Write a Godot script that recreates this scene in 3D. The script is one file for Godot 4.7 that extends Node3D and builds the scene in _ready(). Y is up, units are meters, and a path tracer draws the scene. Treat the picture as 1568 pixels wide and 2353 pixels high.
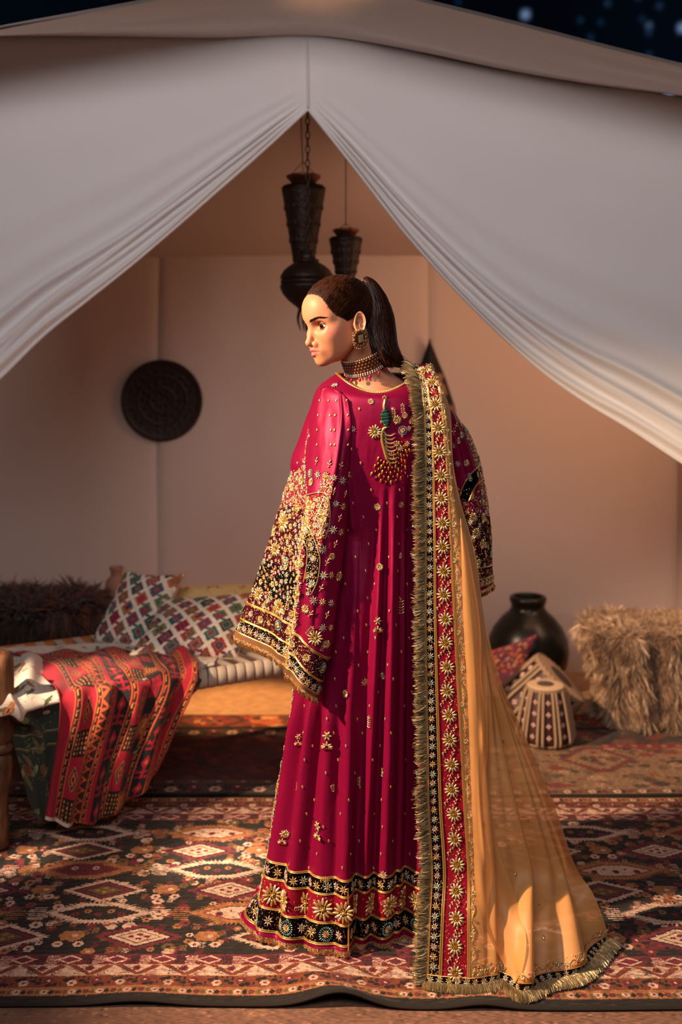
extends Node3D

# The picture's frame is 1568 x 2353; the lens has a focal length of 2400 of its pixels, a level camera 1.5 m up, its horizon on row 847.
const F := 2400.0
const CX := 784.0
const HY := 847.0
const EYE := 1.5

var rng := RandomNumberGenerator.new()
var M := {}


func px(x: float, y: float, d: float) -> Vector3:
	return Vector3((x - CX) / F * d, EYE - (y - HY) / F * d, -d)


func fl(x: float, y: float, h := 0.0) -> Vector3:
	return px(x, y, F * (EYE - h) / (y - HY))


func ss(a: float, b: float, x: float) -> float:
	return smoothstep(a, b, x)


# ------------------------------------------------------------------ mesh builder
class MB:
	var v := PackedVector3Array()
	var uv := PackedVector2Array()
	var c := PackedColorArray()
	var idx := PackedInt32Array()
	var col := Color.WHITE
	var nrm := PackedVector3Array()

	func vert(p: Vector3, t := Vector2.ZERO) -> int:
		v.append(p)
		uv.append(t)
		c.append(col)
		return v.size() - 1

	func tri(a: int, b: int, d: int) -> void:   # counter-clockwise seen from outside
		idx.append(a)
		idx.append(b)
		idx.append(d)

	func quad(a: int, b: int, d: int, e: int) -> void:
		tri(a, b, d)
		tri(a, d, e)

	func face(pts: Array) -> void:
		var f := v.size()
		for p in pts:
			vert(p)
		for i in range(1, pts.size() - 1):
			tri(f, f + i, f + i + 1)

	# a box with chamfered edges, put in place by xf
	func box(xf: Transform3D, size: Vector3, b := 0.004) -> void:
		var h := size / 2.0
		b = minf(b, minf(h.x, minf(h.y, h.z)) * 0.9)
		var nr := func(p: Vector3) -> Vector3: return xf * p
		for ax in 3:
			var u := (ax + 1) % 3
			var w := (ax + 2) % 3
			for s in [-1.0, 1.0]:
				var q: Array = []
				for k in [[-1.0, -1.0], [1.0, -1.0], [1.0, 1.0], [-1.0, 1.0]]:
					var p := Vector3.ZERO
					p[ax] = s * h[ax]
					p[u] = k[0] * (h[u] - b)
					p[w] = k[1] * (h[w] - b)
					q.append(nr.call(p))
				if s < 0.0:
					q.reverse()
				face(q)
			for s in [-1.0, 1.0]:
				for t in [-1.0, 1.0]:   # edge along ax
					var q2: Array = []
					for k in [-1.0, 1.0]:
						var p1 := Vector3.ZERO
						p1[ax] = k * (h[ax] - b)
						p1[u] = s * h[u]
						p1[w] = t * (h[w] - b)
						var p2 := Vector3.ZERO
						p2[ax] = k * (h[ax] - b)
						p2[u] = s * (h[u] - b)
						p2[w] = t * h[w]
						if k < 0.0:
							q2 = [nr.call(p1), nr.call(p2)]
						else:
							q2.append(nr.call(p2))
							q2.append(nr.call(p1))
					if s * t < 0.0:
						q2.reverse()
					q2.reverse()
					face(q2)
		for sx in [-1.0, 1.0]:
			for sy in [-1.0, 1.0]:
				for sz in [-1.0, 1.0]:
					var a: Vector3 = nr.call(Vector3(sx * h.x, sy * (h.y - b), sz * (h.z - b)))
					var e: Vector3 = nr.call(Vector3(sx * (h.x - b), sy * h.y, sz * (h.z - b)))
					var d: Vector3 = nr.call(Vector3(sx * (h.x - b), sy * (h.y - b), sz * h.z))
					face([a, e, d] if sx * sy * sz > 0.0 else [a, d, e])

	# profile: Vector2(radius, height) from bottom to top, outside on the right; a repeated point makes a crease
	func lathe(profile: Array, segs: int, xf := Transform3D(), wob := 0.0, seed_ := 0.0) -> void:
		var first := v.size()
		var n := profile.size()
		var run := 0.0
		for j in n:
			if j > 0:
				run += (profile[j] as Vector2).distance_to(profile[j - 1])
			for i in segs + 1:
				var a := TAU * i / segs
				var r: float = profile[j].x * (1.0 + wob * sin(3.0 * a + seed_ + profile[j].y * 9.0))
				vert(xf * Vector3(r * cos(a), profile[j].y, -r * sin(a)), Vector2(a * 0.15, run))
		for j in n - 1:
			if (profile[j] as Vector2).distance_to(profile[j + 1]) < 1e-6:
				continue
			for i in segs:
				var a0 := first + j * (segs + 1) + i
				var b0 := a0 + segs + 1
				quad(a0, a0 + 1, b0 + 1, b0)

	func tube(path: PackedVector3Array, rad: Variant, sides := 6, caps := true, uvk := 1.0) -> void:
		var n := path.size()
		if n < 2:
			return
		var first := v.size()
		var t := (path[1] - path[0]).normalized()
		var up := Vector3.UP if absf(t.y) < 0.9 else Vector3.RIGHT
		var nx := t.cross(up).normalized()
		var run := 0.0
		for i in n:
			var t2 := (path[mini(i + 1, n - 1)] - path[maxi(i - 1, 0)]).normalized()
			nx = (nx - t2 * nx.dot(t2)).normalized()
			var ny := t2.cross(nx)
			var r: float = rad if rad is float else rad[i]
			if i > 0:
				run += path[i].distance_to(path[i - 1])
			for k in sides + 1:
				var a := TAU * k / sides
				vert(path[i] + (nx * cos(a) + ny * sin(a)) * r, Vector2(float(k) / sides, run * uvk))
		for i in n - 1:
			for k in sides:
				var a0 := first + i * (sides + 1) + k
				var b0 := a0 + sides + 1
				quad(a0, a0 + 1, b0 + 1, b0)
		if caps:
			for e in [0, n - 1]:
				var m := vert(path[e])
				for k in sides:
					var a1: int = first + e * (sides + 1) + k
					if e == 0:
						tri(m, a1 + 1, a1)
					else:
						tri(m, a1, a1 + 1)

	# unit sphere put in place by xf
	func ell(xf: Transform3D, nu := 8, nv := 5) -> void:
		var first := v.size()
		vert(xf * Vector3(0, -1, 0))
		for j in range(1, nv):
			var b := PI * j / nv - PI / 2
			for i in nu:
				var a := TAU * i / nu
				vert(xf * Vector3(cos(b) * cos(a), sin(b), -cos(b) * sin(a)))
		var last := vert(xf * Vector3(0, 1, 0))
		for i in nu:
			var k := (i + 1) % nu
			tri(first, first + 1 + k, first + 1 + i)
			tri(last, last - nu + i, last - nu + k)
			for j in nv - 2:
				var r := first + 1 + j * nu
				quad(r + i, r + k, r + nu + k, r + nu + i)

	func flip() -> void:   # turn the faces over, after a mirroring transform
		for i in range(0, idx.size(), 3):
			var k := idx[i + 1]
			idx[i + 1] = idx[i + 2]
			idx[i + 2] = k

	func add(o: MB, xf: Transform3D) -> void:
		var f := v.size()
		v.append_array(xf * o.v)
		uv.append_array(o.uv)
		c.append_array(o.c)
		for i in o.idx:
			idx.append(i + f)

	func mesh(keep_normals := false) -> ArrayMesh:
		var n := PackedVector3Array()
		if keep_normals:
			n = nrm
		else:
			n.resize(v.size())
			for i in range(0, idx.size(), 3):
				var a := idx[i]
				var b := idx[i + 1]
				var d := idx[i + 2]
				var f := (v[b] - v[a]).cross(v[d] - v[a])
				n[a] += f
				n[b] += f
				n[d] += f
			for i in n.size():
				n[i] = n[i].normalized() if n[i].length_squared() > 1e-30 else Vector3.UP
		var ind := idx.duplicate()
		for i in range(0, ind.size(), 3):
			var k := ind[i + 1]
			ind[i + 1] = ind[i + 2]
			ind[i + 2] = k
		var arr := []
		arr.resize(Mesh.ARRAY_MAX)
		arr[Mesh.ARRAY_VERTEX] = v
		arr[Mesh.ARRAY_NORMAL] = n
		arr[Mesh.ARRAY_TEX_UV] = uv
		arr[Mesh.ARRAY_COLOR] = c
		arr[Mesh.ARRAY_INDEX] = ind
		var m := ArrayMesh.new()
		m.add_surface_from_arrays(Mesh.PRIMITIVE_TRIANGLES, arr)
		return m


# ------------------------------------------------------------------ cloth sheets: a dense grid of points with normals, made from a coarse one
class Sheet:
	var nu := 0
	var nv := 0
	var closed := false
	var p := PackedVector3Array()
	var n := PackedVector3Array()
	var side := 1.0
	var mu := PackedFloat32Array()   # metres along u, of the middle row
	var mv := PackedFloat32Array()

	static func cr(a: Vector3, b: Vector3, c: Vector3, d: Vector3, t: float) -> Vector3:
		return b.cubic_interpolate(c, a, d, t)

	# rows of control points -> (nu+1) x (nv+1) points
	static func loft(rows: Array, nu_: int, nv_: int, closed_ := false, side_ := 1.0) -> Sheet:
		var s := Sheet.new()
		s.nu = nu_
		s.nv = nv_
		s.closed = closed_
		s.side = side_
		var nr := rows.size()
		var nc: int = rows[0].size()
		var fine: Array = []
		for r in rows:
			var line := PackedVector3Array()
			line.resize(nu_ + 1)
			var spans := nc if closed_ else nc - 1
			for i in nu_ + 1:
				var x := float(i) / nu_ * spans
				var k := mini(int(x), spans - 1)
				var t := x - k
				if closed_:
					line[i] = cr(r[(k + nc - 1) % nc], r[k % nc], r[(k + 1) % nc], r[(k + 2) % nc], t)
				else:
					var a: Vector3 = r[k - 1] if k > 0 else r[0] * 2.0 - r[1]
					var d: Vector3 = r[k + 2] if k + 2 < nc else r[nc - 1] * 2.0 - r[nc - 2]
					line[i] = cr(a, r[k], r[k + 1], d, t)
			fine.append(line)
		s.p.resize((nu_ + 1) * (nv_ + 1))
		for j in nv_ + 1:
			var y := float(j) / nv_ * (nr - 1)
			var k := mini(int(y), nr - 2)
			var t := y - k
			for i in nu_ + 1:
				var b: Vector3 = fine[k][i]
				var c: Vector3 = fine[k + 1][i]
				var a: Vector3 = fine[k - 1][i] if k > 0 else b * 2.0 - c
				var d: Vector3 = fine[k + 2][i] if k + 2 < nr else c * 2.0 - b
				s.p[j * (nu_ + 1) + i] = cr(a, b, c, d, t)
		s.done()
		return s

	func done() -> void:
		var w := nu + 1
		n.resize(p.size())
		for j in nv + 1:
			for i in w:
				var i0 := i - 1
				var i1 := i + 1
				if closed:
					i0 = (i + nu - 1) % nu
					i1 = (i + 1) % nu
				else:
					i0 = maxi(i0, 0)
					i1 = mini(i1, nu)
				var du := p[j * w + i1] - p[j * w + i0]
				var dv := p[mini(j + 1, nv) * w + i] - p[maxi(j - 1, 0) * w + i]
				n[j * w + i] = du.cross(dv).normalized() * side
		mu.resize(w)
		mv.resize(nv + 1)
		var jm := nv / 2
		for i in range(1, w):
			mu[i] = mu[i - 1] + p[jm * w + i].distance_to(p[jm * w + i - 1])
		for j in range(1, nv + 1):
			mv[j] = mv[j - 1] + p[j * w + nu / 2].distance_to(p[(j - 1) * w + nu / 2])

	func outward(c: Vector3) -> void:
		var sum := 0.0
		for i in p.size():
			sum += n[i].dot(p[i] - c)
		if sum < 0.0:
			side = -side
			done()

	# push every point along its normal by f(u, v, point)
	func push(f: Callable) -> void:
		var w := nu + 1
		for j in nv + 1:
			for i in w:
				var k := j * w + i
				p[k] += n[k] * float(f.call(float(i) / nu, float(j) / nv, p[k]))
		if closed:
			for j in nv + 1:
				p[j * w + nu] = p[j * w]
		done()

	func _mix(a: PackedVector3Array, u: float, v: float) -> Vector3:
		var x := clampf(u, 0.0, 1.0) * nu
		var y := clampf(v, 0.0, 1.0) * nv
		var i := mini(int(x), nu - 1)
		var j := mini(int(y), nv - 1)
		var fx := x - i
		var fy := y - j
		var k := j * (nu + 1) + i
		var q := k + nu + 1
		return a[k].lerp(a[k + 1], fx).lerp(a[q].lerp(a[q + 1], fx), fy)

	func at(u: float, v: float) -> Vector3:
		return _mix(p, u, v)

	func nor(u: float, v: float) -> Vector3:
		return _mix(n, u, v).normalized()

	# axes on the cloth: x towards growing u, z out of the cloth, turned by «turn» round z
	func frame(u: float, v: float, lift := 0.0, turn := 0.0, size := 1.0) -> Transform3D:
		var z := nor(u, v)
		var e := 0.004
		var x := at(minf(u + e, 1.0), v) - at(maxf(u - e, 0.0), v)
		x = (x - z * x.dot(z)).normalized()
		var y := z.cross(x)
		var b := Basis(x, y, z).rotated(z, turn)
		return Transform3D(b.scaled_local(Vector3.ONE * size), at(u, v) + z * lift)

	# a mesh of the part u0..u1, v0..v1, lifted off the cloth; uv in metres
	func part(mb: MB, u0 := 0.0, u1 := 1.0, v0 := 0.0, v1 := 1.0, lift := 0.0, cu := 0, cv := 0) -> void:
		var iu := cu if cu else maxi(1, int(round((u1 - u0) * nu)))
		var iv := cv if cv else maxi(1, int(round((v1 - v0) * nv)))
		var first := mb.v.size()
		for j in iv + 1:
			var v := v0 + (v1 - v0) * j / iv
			for i in iu + 1:
				var u := u0 + (u1 - u0) * i / iu
				var z := nor(u, v)
				var xu := clampf(u, 0, 1) * nu
				var xv := clampf(v, 0, 1) * nv
				var a := mini(int(xu), nu - 1)
				var b := mini(int(xv), nv - 1)
				mb.vert(at(u, v) + z * lift, Vector2(lerpf(mu[a], mu[a + 1], xu - a), lerpf(mv[b], mv[b + 1], xv - b)))
				mb.nrm.append(z)
		for j in iv:
			for i in iu:
				var k := first + j * (iu + 1) + i
				var q := k + iu + 1
				if side > 0.0:
					mb.quad(k, k + 1, q + 1, q)
				else:
					mb.quad(k, q, q + 1, k + 1)

	# where a point of the picture lies on the cloth: (u, v), nearest first
	var cells := {}
	func find(x: float, y: float) -> Vector2:
		if cells.is_empty():
			for j in nv + 1:
				for i in nu + 1:
					var q := p[j * (nu + 1) + i]
					if q.z > -0.1 or n[j * (nu + 1) + i].dot(q - Vector3(0, 1.5, 0)) > 0.0:
						continue
					var sx := 784.0 + q.x / -q.z * 2400.0
					var sy := 847.0 - (q.y - 1.5) / -q.z * 2400.0
					var key := Vector2i(int(sx / 16.0), int(sy / 16.0))
					if not cells.has(key):
						cells[key] = []
					cells[key].append([sx, sy, i, j])
		var best := 1e9
		var out := Vector2(-1, -1)
		var c := Vector2i(int(x / 16.0), int(y / 16.0))
		for dx in [-1, 0, 1]:
			for dy in [-1, 0, 1]:
				for e in cells.get(c + Vector2i(dx, dy), []):
					var d: float = (e[0] - x) ** 2 + (e[1] - y) ** 2
					if d < best:
						best = d
						out = Vector2(float(e[2]) / nu, float(e[3]) / nv)
		if best > 400.0:
			return Vector2(-1, -1)
		for k in 3:   # refine on the cloth
			var e := 0.5 / nu
			var g := 0.5 / nv
			var a := shown(out.x, out.y)
			var du := (shown(out.x + e, out.y) - shown(out.x - e, out.y)) / (2 * e)
			var dv := (shown(out.x, out.y + g) - shown(out.x, out.y - g)) / (2 * g)
			var det := du.x * dv.y - du.y * dv.x
			if absf(det) < 1e-3:
				break
			var r := Vector2(x, y) - a
			out.x += clampf((r.x * dv.y - r.y * dv.x) / det, -2.0 / nu, 2.0 / nu)
			out.y += clampf((du.x * r.y - du.y * r.x) / det, -2.0 / nv, 2.0 / nv)
		return out

	func shown(u: float, v: float) -> Vector2:
		var q := at(u, v)
		return Vector2(784.0 + q.x / -q.z * 2400.0, 847.0 - (q.y - 1.5) / -q.z * 2400.0)

	# u at even steps along the row v
	func walk_u(v: float, u0: float, u1: float, step: float) -> Array:
		var out := []
		var run := step * 0.5
		var last := at(u0, v)
		var n := nu * 2
		for i in range(1, n + 1):
			var u := lerpf(u0, u1, float(i) / n)
			var q := at(u, v)
			run += q.distance_to(last)
			last = q
			if run >= step:
				run -= step
				out.append(u)
		return out

	func walk_v(u: float, v0: float, v1: float, step: float) -> Array:
		var out := []
		var run := step * 0.5
		var last := at(u, v0)
		var n := nv * 3
		for i in range(1, n + 1):
			var v := lerpf(v0, v1, float(i) / n)
			var q := at(u, v)
			run += q.distance_to(last)
			last = q
			if run >= step:
				run -= step
				out.append(v)
		return out


# ------------------------------------------------------------------ naming, tagging
var taken := {}


func numbered(called: String) -> String:
	taken[called] = taken.get(called, -1) + 1
	return called if taken[called] == 0 else "%s_%03d" % [called, taken[called]]


func tag(o: Node3D, label: String, category: String, group := "") -> Node3D:
	o.set_meta("label", label)
	o.set_meta("category", category)
	if group:
		o.set_meta("group", group)
	return o


func thing(called: String, label: String, category: String, at := Vector3.ZERO, group := "") -> Node3D:
	var o := Node3D.new()
	o.name = numbered(called)
	o.position = at
	add_child(o)
	return tag(o, label, category, group)


func put(called: String, mesh: Mesh, mat: Material, parent: Node3D = null, xf := Transform3D()) -> MeshInstance3D:
	var o := MeshInstance3D.new()
	o.mesh = mesh
	o.material_override = mat
	o.transform = xf
	if parent == null:
		o.name = numbered(called)
		add_child(o)
	else:
		if not parent.has_meta("names"):
			parent.set_meta("names", {})
		var t: Dictionary = parent.get_meta("names")
		t[called] = t.get(called, -1) + 1
		o.name = called if t[called] == 0 else "%s_%03d" % [called, t[called]]
		parent.add_child(o)
	return o


func struct(called: String, mesh: Mesh, mat: Material, parent: Node3D = null) -> MeshInstance3D:
	var o := put(called, mesh, mat, parent)
	if parent == null:
		o.set_meta("kind", "structure")
	return o


func many(called: String, mesh: Mesh, mat: Material, where: Array, colors: Array, parent: Node3D) -> void:
	if where.is_empty():
		return
	var mm := MultiMesh.new()
	mm.transform_format = MultiMesh.TRANSFORM_3D
	mm.use_colors = not colors.is_empty()
	mm.mesh = mesh
	mm.instance_count = where.size()
	for i in where.size():
		mm.set_instance_transform(i, where[i])
		if mm.use_colors:
			mm.set_instance_color(i, colors[i])
	var o := MultiMeshInstance3D.new()
	o.multimesh = mm
	o.material_override = mat
	o.name = called
	o.set_meta("kind", "stuff")
	parent.add_child(o, true)


func group_of(called: String, parent: Node3D) -> Node3D:
	var o := Node3D.new()
	o.name = called
	parent.add_child(o, true)
	return o


# ------------------------------------------------------------------ materials and textures
func mat(called: String, color: Color, rough := 0.7, metal := 0.0) -> StandardMaterial3D:
	var m := StandardMaterial3D.new()
	m.resource_name = called
	m.albedo_color = color
	m.roughness = rough
	m.metallic = metal
	M[called] = m
	return m


func noise(freq: float, oct := 4, seed_ := 1, kind := FastNoiseLite.TYPE_SIMPLEX_SMOOTH) -> FastNoiseLite:
	var n := FastNoiseLite.new()
	n.noise_type = kind
	n.seed = seed_
	n.frequency = freq
	n.fractal_octaves = oct
	return n


func noise_tex(freq: float, size := 512, lo := 0.0, hi := 1.0, seed_ := 1, oct := 4) -> NoiseTexture2D:
	var t := NoiseTexture2D.new()
	t.width = size
	t.height = size
	t.seamless = true
	t.noise = noise(freq, oct, seed_)
	var g := Gradient.new()
	g.set_color(0, Color(lo, lo, lo))
	g.set_color(1, Color(hi, hi, hi))
	t.color_ramp = g
	return t


func tint_tex(freq: float, a: Color, b: Color, size := 512, seed_ := 1, oct := 4) -> NoiseTexture2D:
	var t := noise_tex(freq, size, 0, 1, seed_, oct)
	t.color_ramp.set_color(0, a)
	t.color_ramp.set_color(1, b)
	return t


func bump(m: StandardMaterial3D, t: Texture2D, cm: float, scale: float) -> void:
	m.heightmap_enabled = true
	m.heightmap_texture = t
	m.heightmap_scale = cm
	m.uv1_triplanar = true
	m.uv1_scale = Vector3.ONE * scale


func img(w: int, h: int, c: Color) -> Image:
	var i := Image.create(w, h, false, Image.FORMAT_RGB8)
	i.fill(c)
	return i


# fills a polygon, row by row
func poly(im: Image, pts: PackedVector2Array, c: Color) -> void:
	var lo := 1e9
	var hi := -1e9
	for p in pts:
		lo = minf(lo, p.y)
		hi = maxf(hi, p.y)
	var w := im.get_width()
	for y in range(maxi(0, int(floor(lo))), mini(im.get_height() - 1, int(ceil(hi))) + 1):
		var xs: Array = []
		var yy := y + 0.5
		for i in pts.size():
			var a := pts[i]
			var b := pts[(i + 1) % pts.size()]
			if (a.y <= yy) != (b.y <= yy):
				xs.append(a.x + (yy - a.y) / (b.y - a.y) * (b.x - a.x))
		xs.sort()
		for k in range(0, xs.size() - 1, 2):
			var x0 := maxi(0, int(round(xs[k])))
			var x1 := mini(w, int(round(xs[k + 1])))
			if x1 > x0:
				im.fill_rect(Rect2i(x0, y, x1 - x0, 1), c)


func disc(im: Image, x: float, y: float, rx: float, ry: float, c: Color) -> void:
	for j in range(int(-ry), int(ry) + 1):
		var k := 1.0 - (j / maxf(ry, 0.5)) ** 2
		if k >= 0.0:
			var w := sqrt(k) * rx
			im.fill_rect(Rect2i(int(round(x - w)), int(round(y)) + j, maxi(1, int(round(2 * w))), 1), c)


func diamond(im: Image, x: float, y: float, rx: float, ry: float, c: Color) -> void:
	poly(im, PackedVector2Array([Vector2(x - rx, y), Vector2(x, y - ry), Vector2(x + rx, y), Vector2(x, y + ry)]), c)


func tex(im: Image) -> ImageTexture:
	im.generate_mipmaps()
	return ImageTexture.create_from_image(im)


func catmull(pts: Array, n: int) -> PackedVector3Array:
	var out := PackedVector3Array()
	var c := pts.size()
	for i in n + 1:
		var x := float(i) / n * (c - 1)
		var k := mini(int(x), c - 2)
		var a: Vector3 = pts[k - 1] if k > 0 else pts[0] * 2.0 - pts[1]
		var d: Vector3 = pts[k + 2] if k + 2 < c else pts[c - 1] * 2.0 - pts[c - 2]
		out.append(Sheet.cr(a, pts[k], pts[k + 1], d, x - k))
	return out


func spline1(pts: Array, y: float) -> float:   # linear through [y, value] pairs, eased
	if y <= pts[0][0]:
		return pts[0][1]
	for i in range(1, pts.size()):
		if y <= pts[i][0]:
			var t: float = (y - pts[i - 1][0]) / (pts[i][0] - pts[i - 1][0])
			return lerpf(pts[i - 1][1], pts[i][1], t)
	return pts[-1][1]


func _ready() -> void:
	rng.seed = 7
	# ---- camera: level, its lens shifted down
	var cam := Camera3D.new()
	cam.name = "camera"
	var ca := CameraAttributesPhysical.new()
	ca.frustum_focal_length = 36.0
	ca.frustum_focus_distance = 2.66
	ca.frustum_near = 0.1
	ca.frustum_far = 60.0
	ca.exposure_aperture = 1.8
	cam.attributes = ca
	add_child(cam)
	cam.set_frustum(2353.0 / F * 0.1, Vector2(0, -(1176.5 - HY) / F * 0.1), 0.1, 60.0)
	cam.position = Vector3(0, EYE, 0)
	cam.current = true
	# ---- sky and exposure
	var we := WorldEnvironment.new()
	we.name = "night"
	var e := Environment.new()
	e.background_mode = Environment.BG_SKY
	e.sky = Sky.new()
	var ps := PanoramaSkyMaterial.new()
	ps.panorama = tex(star_sky())
	e.sky.sky_material = ps
	e.tonemap_mode = Environment.TONE_MAPPER_LINEAR
	e.tonemap_exposure = 1.0
	e.sdfgi_enabled = true
	e.ssao_enabled = true
	e.ssil_enabled = true
	we.environment = e
	add_child(we)
	# ---- lamps, and unseen spots added for single patches of light
	spot("key_lamp", Vector3(-2.6, 2.75, -1.55), Vector3(0.03, 0.82, -2.76), Color(1.0, 0.84, 0.68), 39.0, 19.5, 0.6, 0.06)
	spot("added_rug_spot", Vector3(-2.6, 2.6, -1.3), Vector3(-0.36, 0.0, -3.20), Color(1.0, 0.86, 0.72), 60.0, 2.5, 0.9, 0.05)  # added: unseen narrow spot standing in for a dapple of the key beam
	spot("added_near_rug_spot", Vector3(-2.6, 2.6, -1.3), Vector3(-0.94, 0.0, -3.17), Color(1.0, 0.86, 0.72), 45.0, 1.8, 0.9, 0.05)  # unseen extra spot, added to make the bright patch by the near bed leg
	spot("added_bed_spot", Vector3(-2.6, 2.6, -1.3), Vector3(-0.86, 0.46, -3.45), Color(1.0, 0.86, 0.72), 45.0, 3.6, 0.8, 0.05)  # no lamp of the tent: added to throw the lit streak over the covers
	area("front_fill", Vector3(-0.3, 3.3, 0.3), Vector3(0.1, 1.9, -3.7), Vector2(2.8, 1.4), Color(0.99, 0.95, 0.96), 8.0)
	area("tent_glow", Vector3(0.98, 2.12, -3.96), Vector3(0.98, 1.78, -5.1), Vector2(1.3, 0.3), Color(1.0, 0.77, 0.62), 0.75)
	area("corner_glow", Vector3(1.52, 1.45, -4.05), Vector3(0.6, 1.25, -5.0), Vector2(0.3, 0.7), Color(1.0, 0.77, 0.62), 0.55)
	spot("added_canopy_spot", Vector3(0.0, 2.45, -2.3), Vector3(-0.05, 2.97, -3.3), Color(1.0, 0.7, 0.46), 8.0, 15.0, 1.0, 0.1)  # unseen uplight, added to brighten the underside of the jutting roof cloth
	spot("floor_lamp", Vector3(-0.85, 2.02, -4.85), Vector3(-0.42, 0.0, -4.62), Color(1.0, 0.76, 0.5), 11.0, 12.5, 0.8, 0.06)
	materials()
	build_tent()
	build_rugs()
	build_bed()
	build_left_corner()
	build_right_corner()
	build_hanging()
	build_person()


func spot(called: String, at: Vector3, to: Vector3, c: Color, energy: float, angle: float, soft: float, size: float) -> void:
	var l := SpotLight3D.new()
	l.name = called
	l.light_color = c
	l.light_energy = energy
	l.spot_angle = angle
	l.spot_angle_attenuation = soft
	l.spot_range = 20.0
	l.spot_attenuation = 2.0
	l.light_size = size
	l.shadow_enabled = true
	l.transform = Transform3D(Basis.looking_at(to - at), at)
	add_child(l)


func area(called: String, at: Vector3, to: Vector3, size: Vector2, c: Color, energy: float) -> void:
	var l := AreaLight3D.new()
	l.name = called
	l.light_color = c
	l.light_energy = energy
	l.area_size = size
	l.area_range = 20.0
	l.area_attenuation = 2.0
	l.shadow_enabled = true
	l.transform = Transform3D(Basis.looking_at(to - at), at)
	add_child(l)


func star_sky() -> Image:
	var w := 2048
	var im := img(w, 1024, Color8(2, 4, 9))
	var r := RandomNumberGenerator.new()
	r.seed = 5
	var small := img(256, 128, Color8(2, 4, 9))
	var n := noise(0.02, 4, 3)
	for y in 128:
		for x in 256:
			var a := TAU * x / 256.0
			var k := clampf(0.5 + n.get_noise_3d(60 * cos(a), y, 60 * sin(a)), 0.0, 1.0)
			small.set_pixel(x, y, Color(0.004 + 0.012 * k, 0.008 + 0.028 * k, 0.02 + 0.055 * k))
	small.resize(w, 1024, Image.INTERPOLATE_CUBIC)
	im.blit_rect(small, Rect2i(0, 0, w, 1024), Vector2i.ZERO)
	for i in 20000:
		var b := r.randf() ** 3.0
		var c := Color(0.10 + 0.5 * b, 0.2 + 0.5 * b, 0.32 + 0.55 * b)
		var p := Vector2i(r.randi_range(0, w - 2), r.randi_range(0, 1022))
		im.set_pixelv(p, c)
		if b > 0.62:
			im.fill_rect(Rect2i(p, Vector2i(2, 2)), c)
	return im


# ------------------------------------------------------------------ shared materials
func materials() -> void:
	var weave := noise_tex(0.25, 256, 0.0, 1.0, 4, 2)
	var crumple := noise_tex(0.012, 512, 0.0, 1.0, 9, 4)
	var cv := mat("canvas", Color("cdc3b8"), 0.85)
	cv.albedo_texture = tint_tex(0.006, Color(0.93, 0.92, 0.91), Color.WHITE, 512, 3, 5)
	cv.uv1_triplanar = true
	cv.uv1_scale = Vector3.ONE * 0.9
	var cu := mat("curtain_cloth", Color("e4e0dc"), 0.8)
	bump(cu, weave, 0.03, 14.0)
	cu.backlight_enabled = true
	cu.backlight = Color(0.25, 0.22, 0.2)
	var wl := mat("wall_canvas", Color("bfada3"), 0.9)
	bump(wl, crumple, 0.08, 1.0)
	var fl_ := mat("floor_clay", Color("a98462"), 0.75)
	fl_.albedo_texture = tint_tex(0.01, Color(0.82, 0.8, 0.78), Color.WHITE, 512, 6, 5)
	bump(fl_, weave, 0.05, 3.0)
	mat("old_wood", Color("8a5c38"), 0.6)
	M.old_wood.albedo_texture = tint_tex(0.02, Color(0.32, 0.28, 0.25), Color.WHITE, 512, 12, 5)
	bump(M.old_wood, noise_tex(0.03, 256, 0, 1, 8), 0.25, 2.2)
	M.old_wood.uv1_scale = Vector3(4.0, 0.9, 4.0)
	mat("gold", Color("d9ab62"), 0.34, 0.75)
	mat("dull_gold", Color("a8854f"), 0.42, 0.6)
	mat("pale_gold", Color("e8cf9a"), 0.3, 0.7)
	mat("bead", Color.WHITE, 0.2, 0.25)
	M.bead.vertex_color_use_as_albedo = true
	mat("sequin", Color("c98a4a"), 0.25, 0.85)
	mat("turquoise", Color("6fb0b8"), 0.3)
	mat("black_velvet", Color("0a0707"), 0.9)
	M.black_velvet.metallic_specular = 0.12
	mat("red_velvet", Color("780a20"), 0.75)
	M.red_velvet.metallic_specular = 0.2
	M.red_velvet.rim_enabled = true
	M.red_velvet.rim = 0.1
	M.red_velvet.rim_tint = 0.8
	var st := mat("satin", Color("7c0635"), 0.46)
	st.metallic_specular = 0.3
	st.metallic = 0.3
	st.rim_enabled = true
	st.rim = 0.1
	st.rim_tint = 0.7
	bump(st, noise_tex(0.03, 512, 0, 1, 21, 4), 0.035, 2.5)


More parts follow.
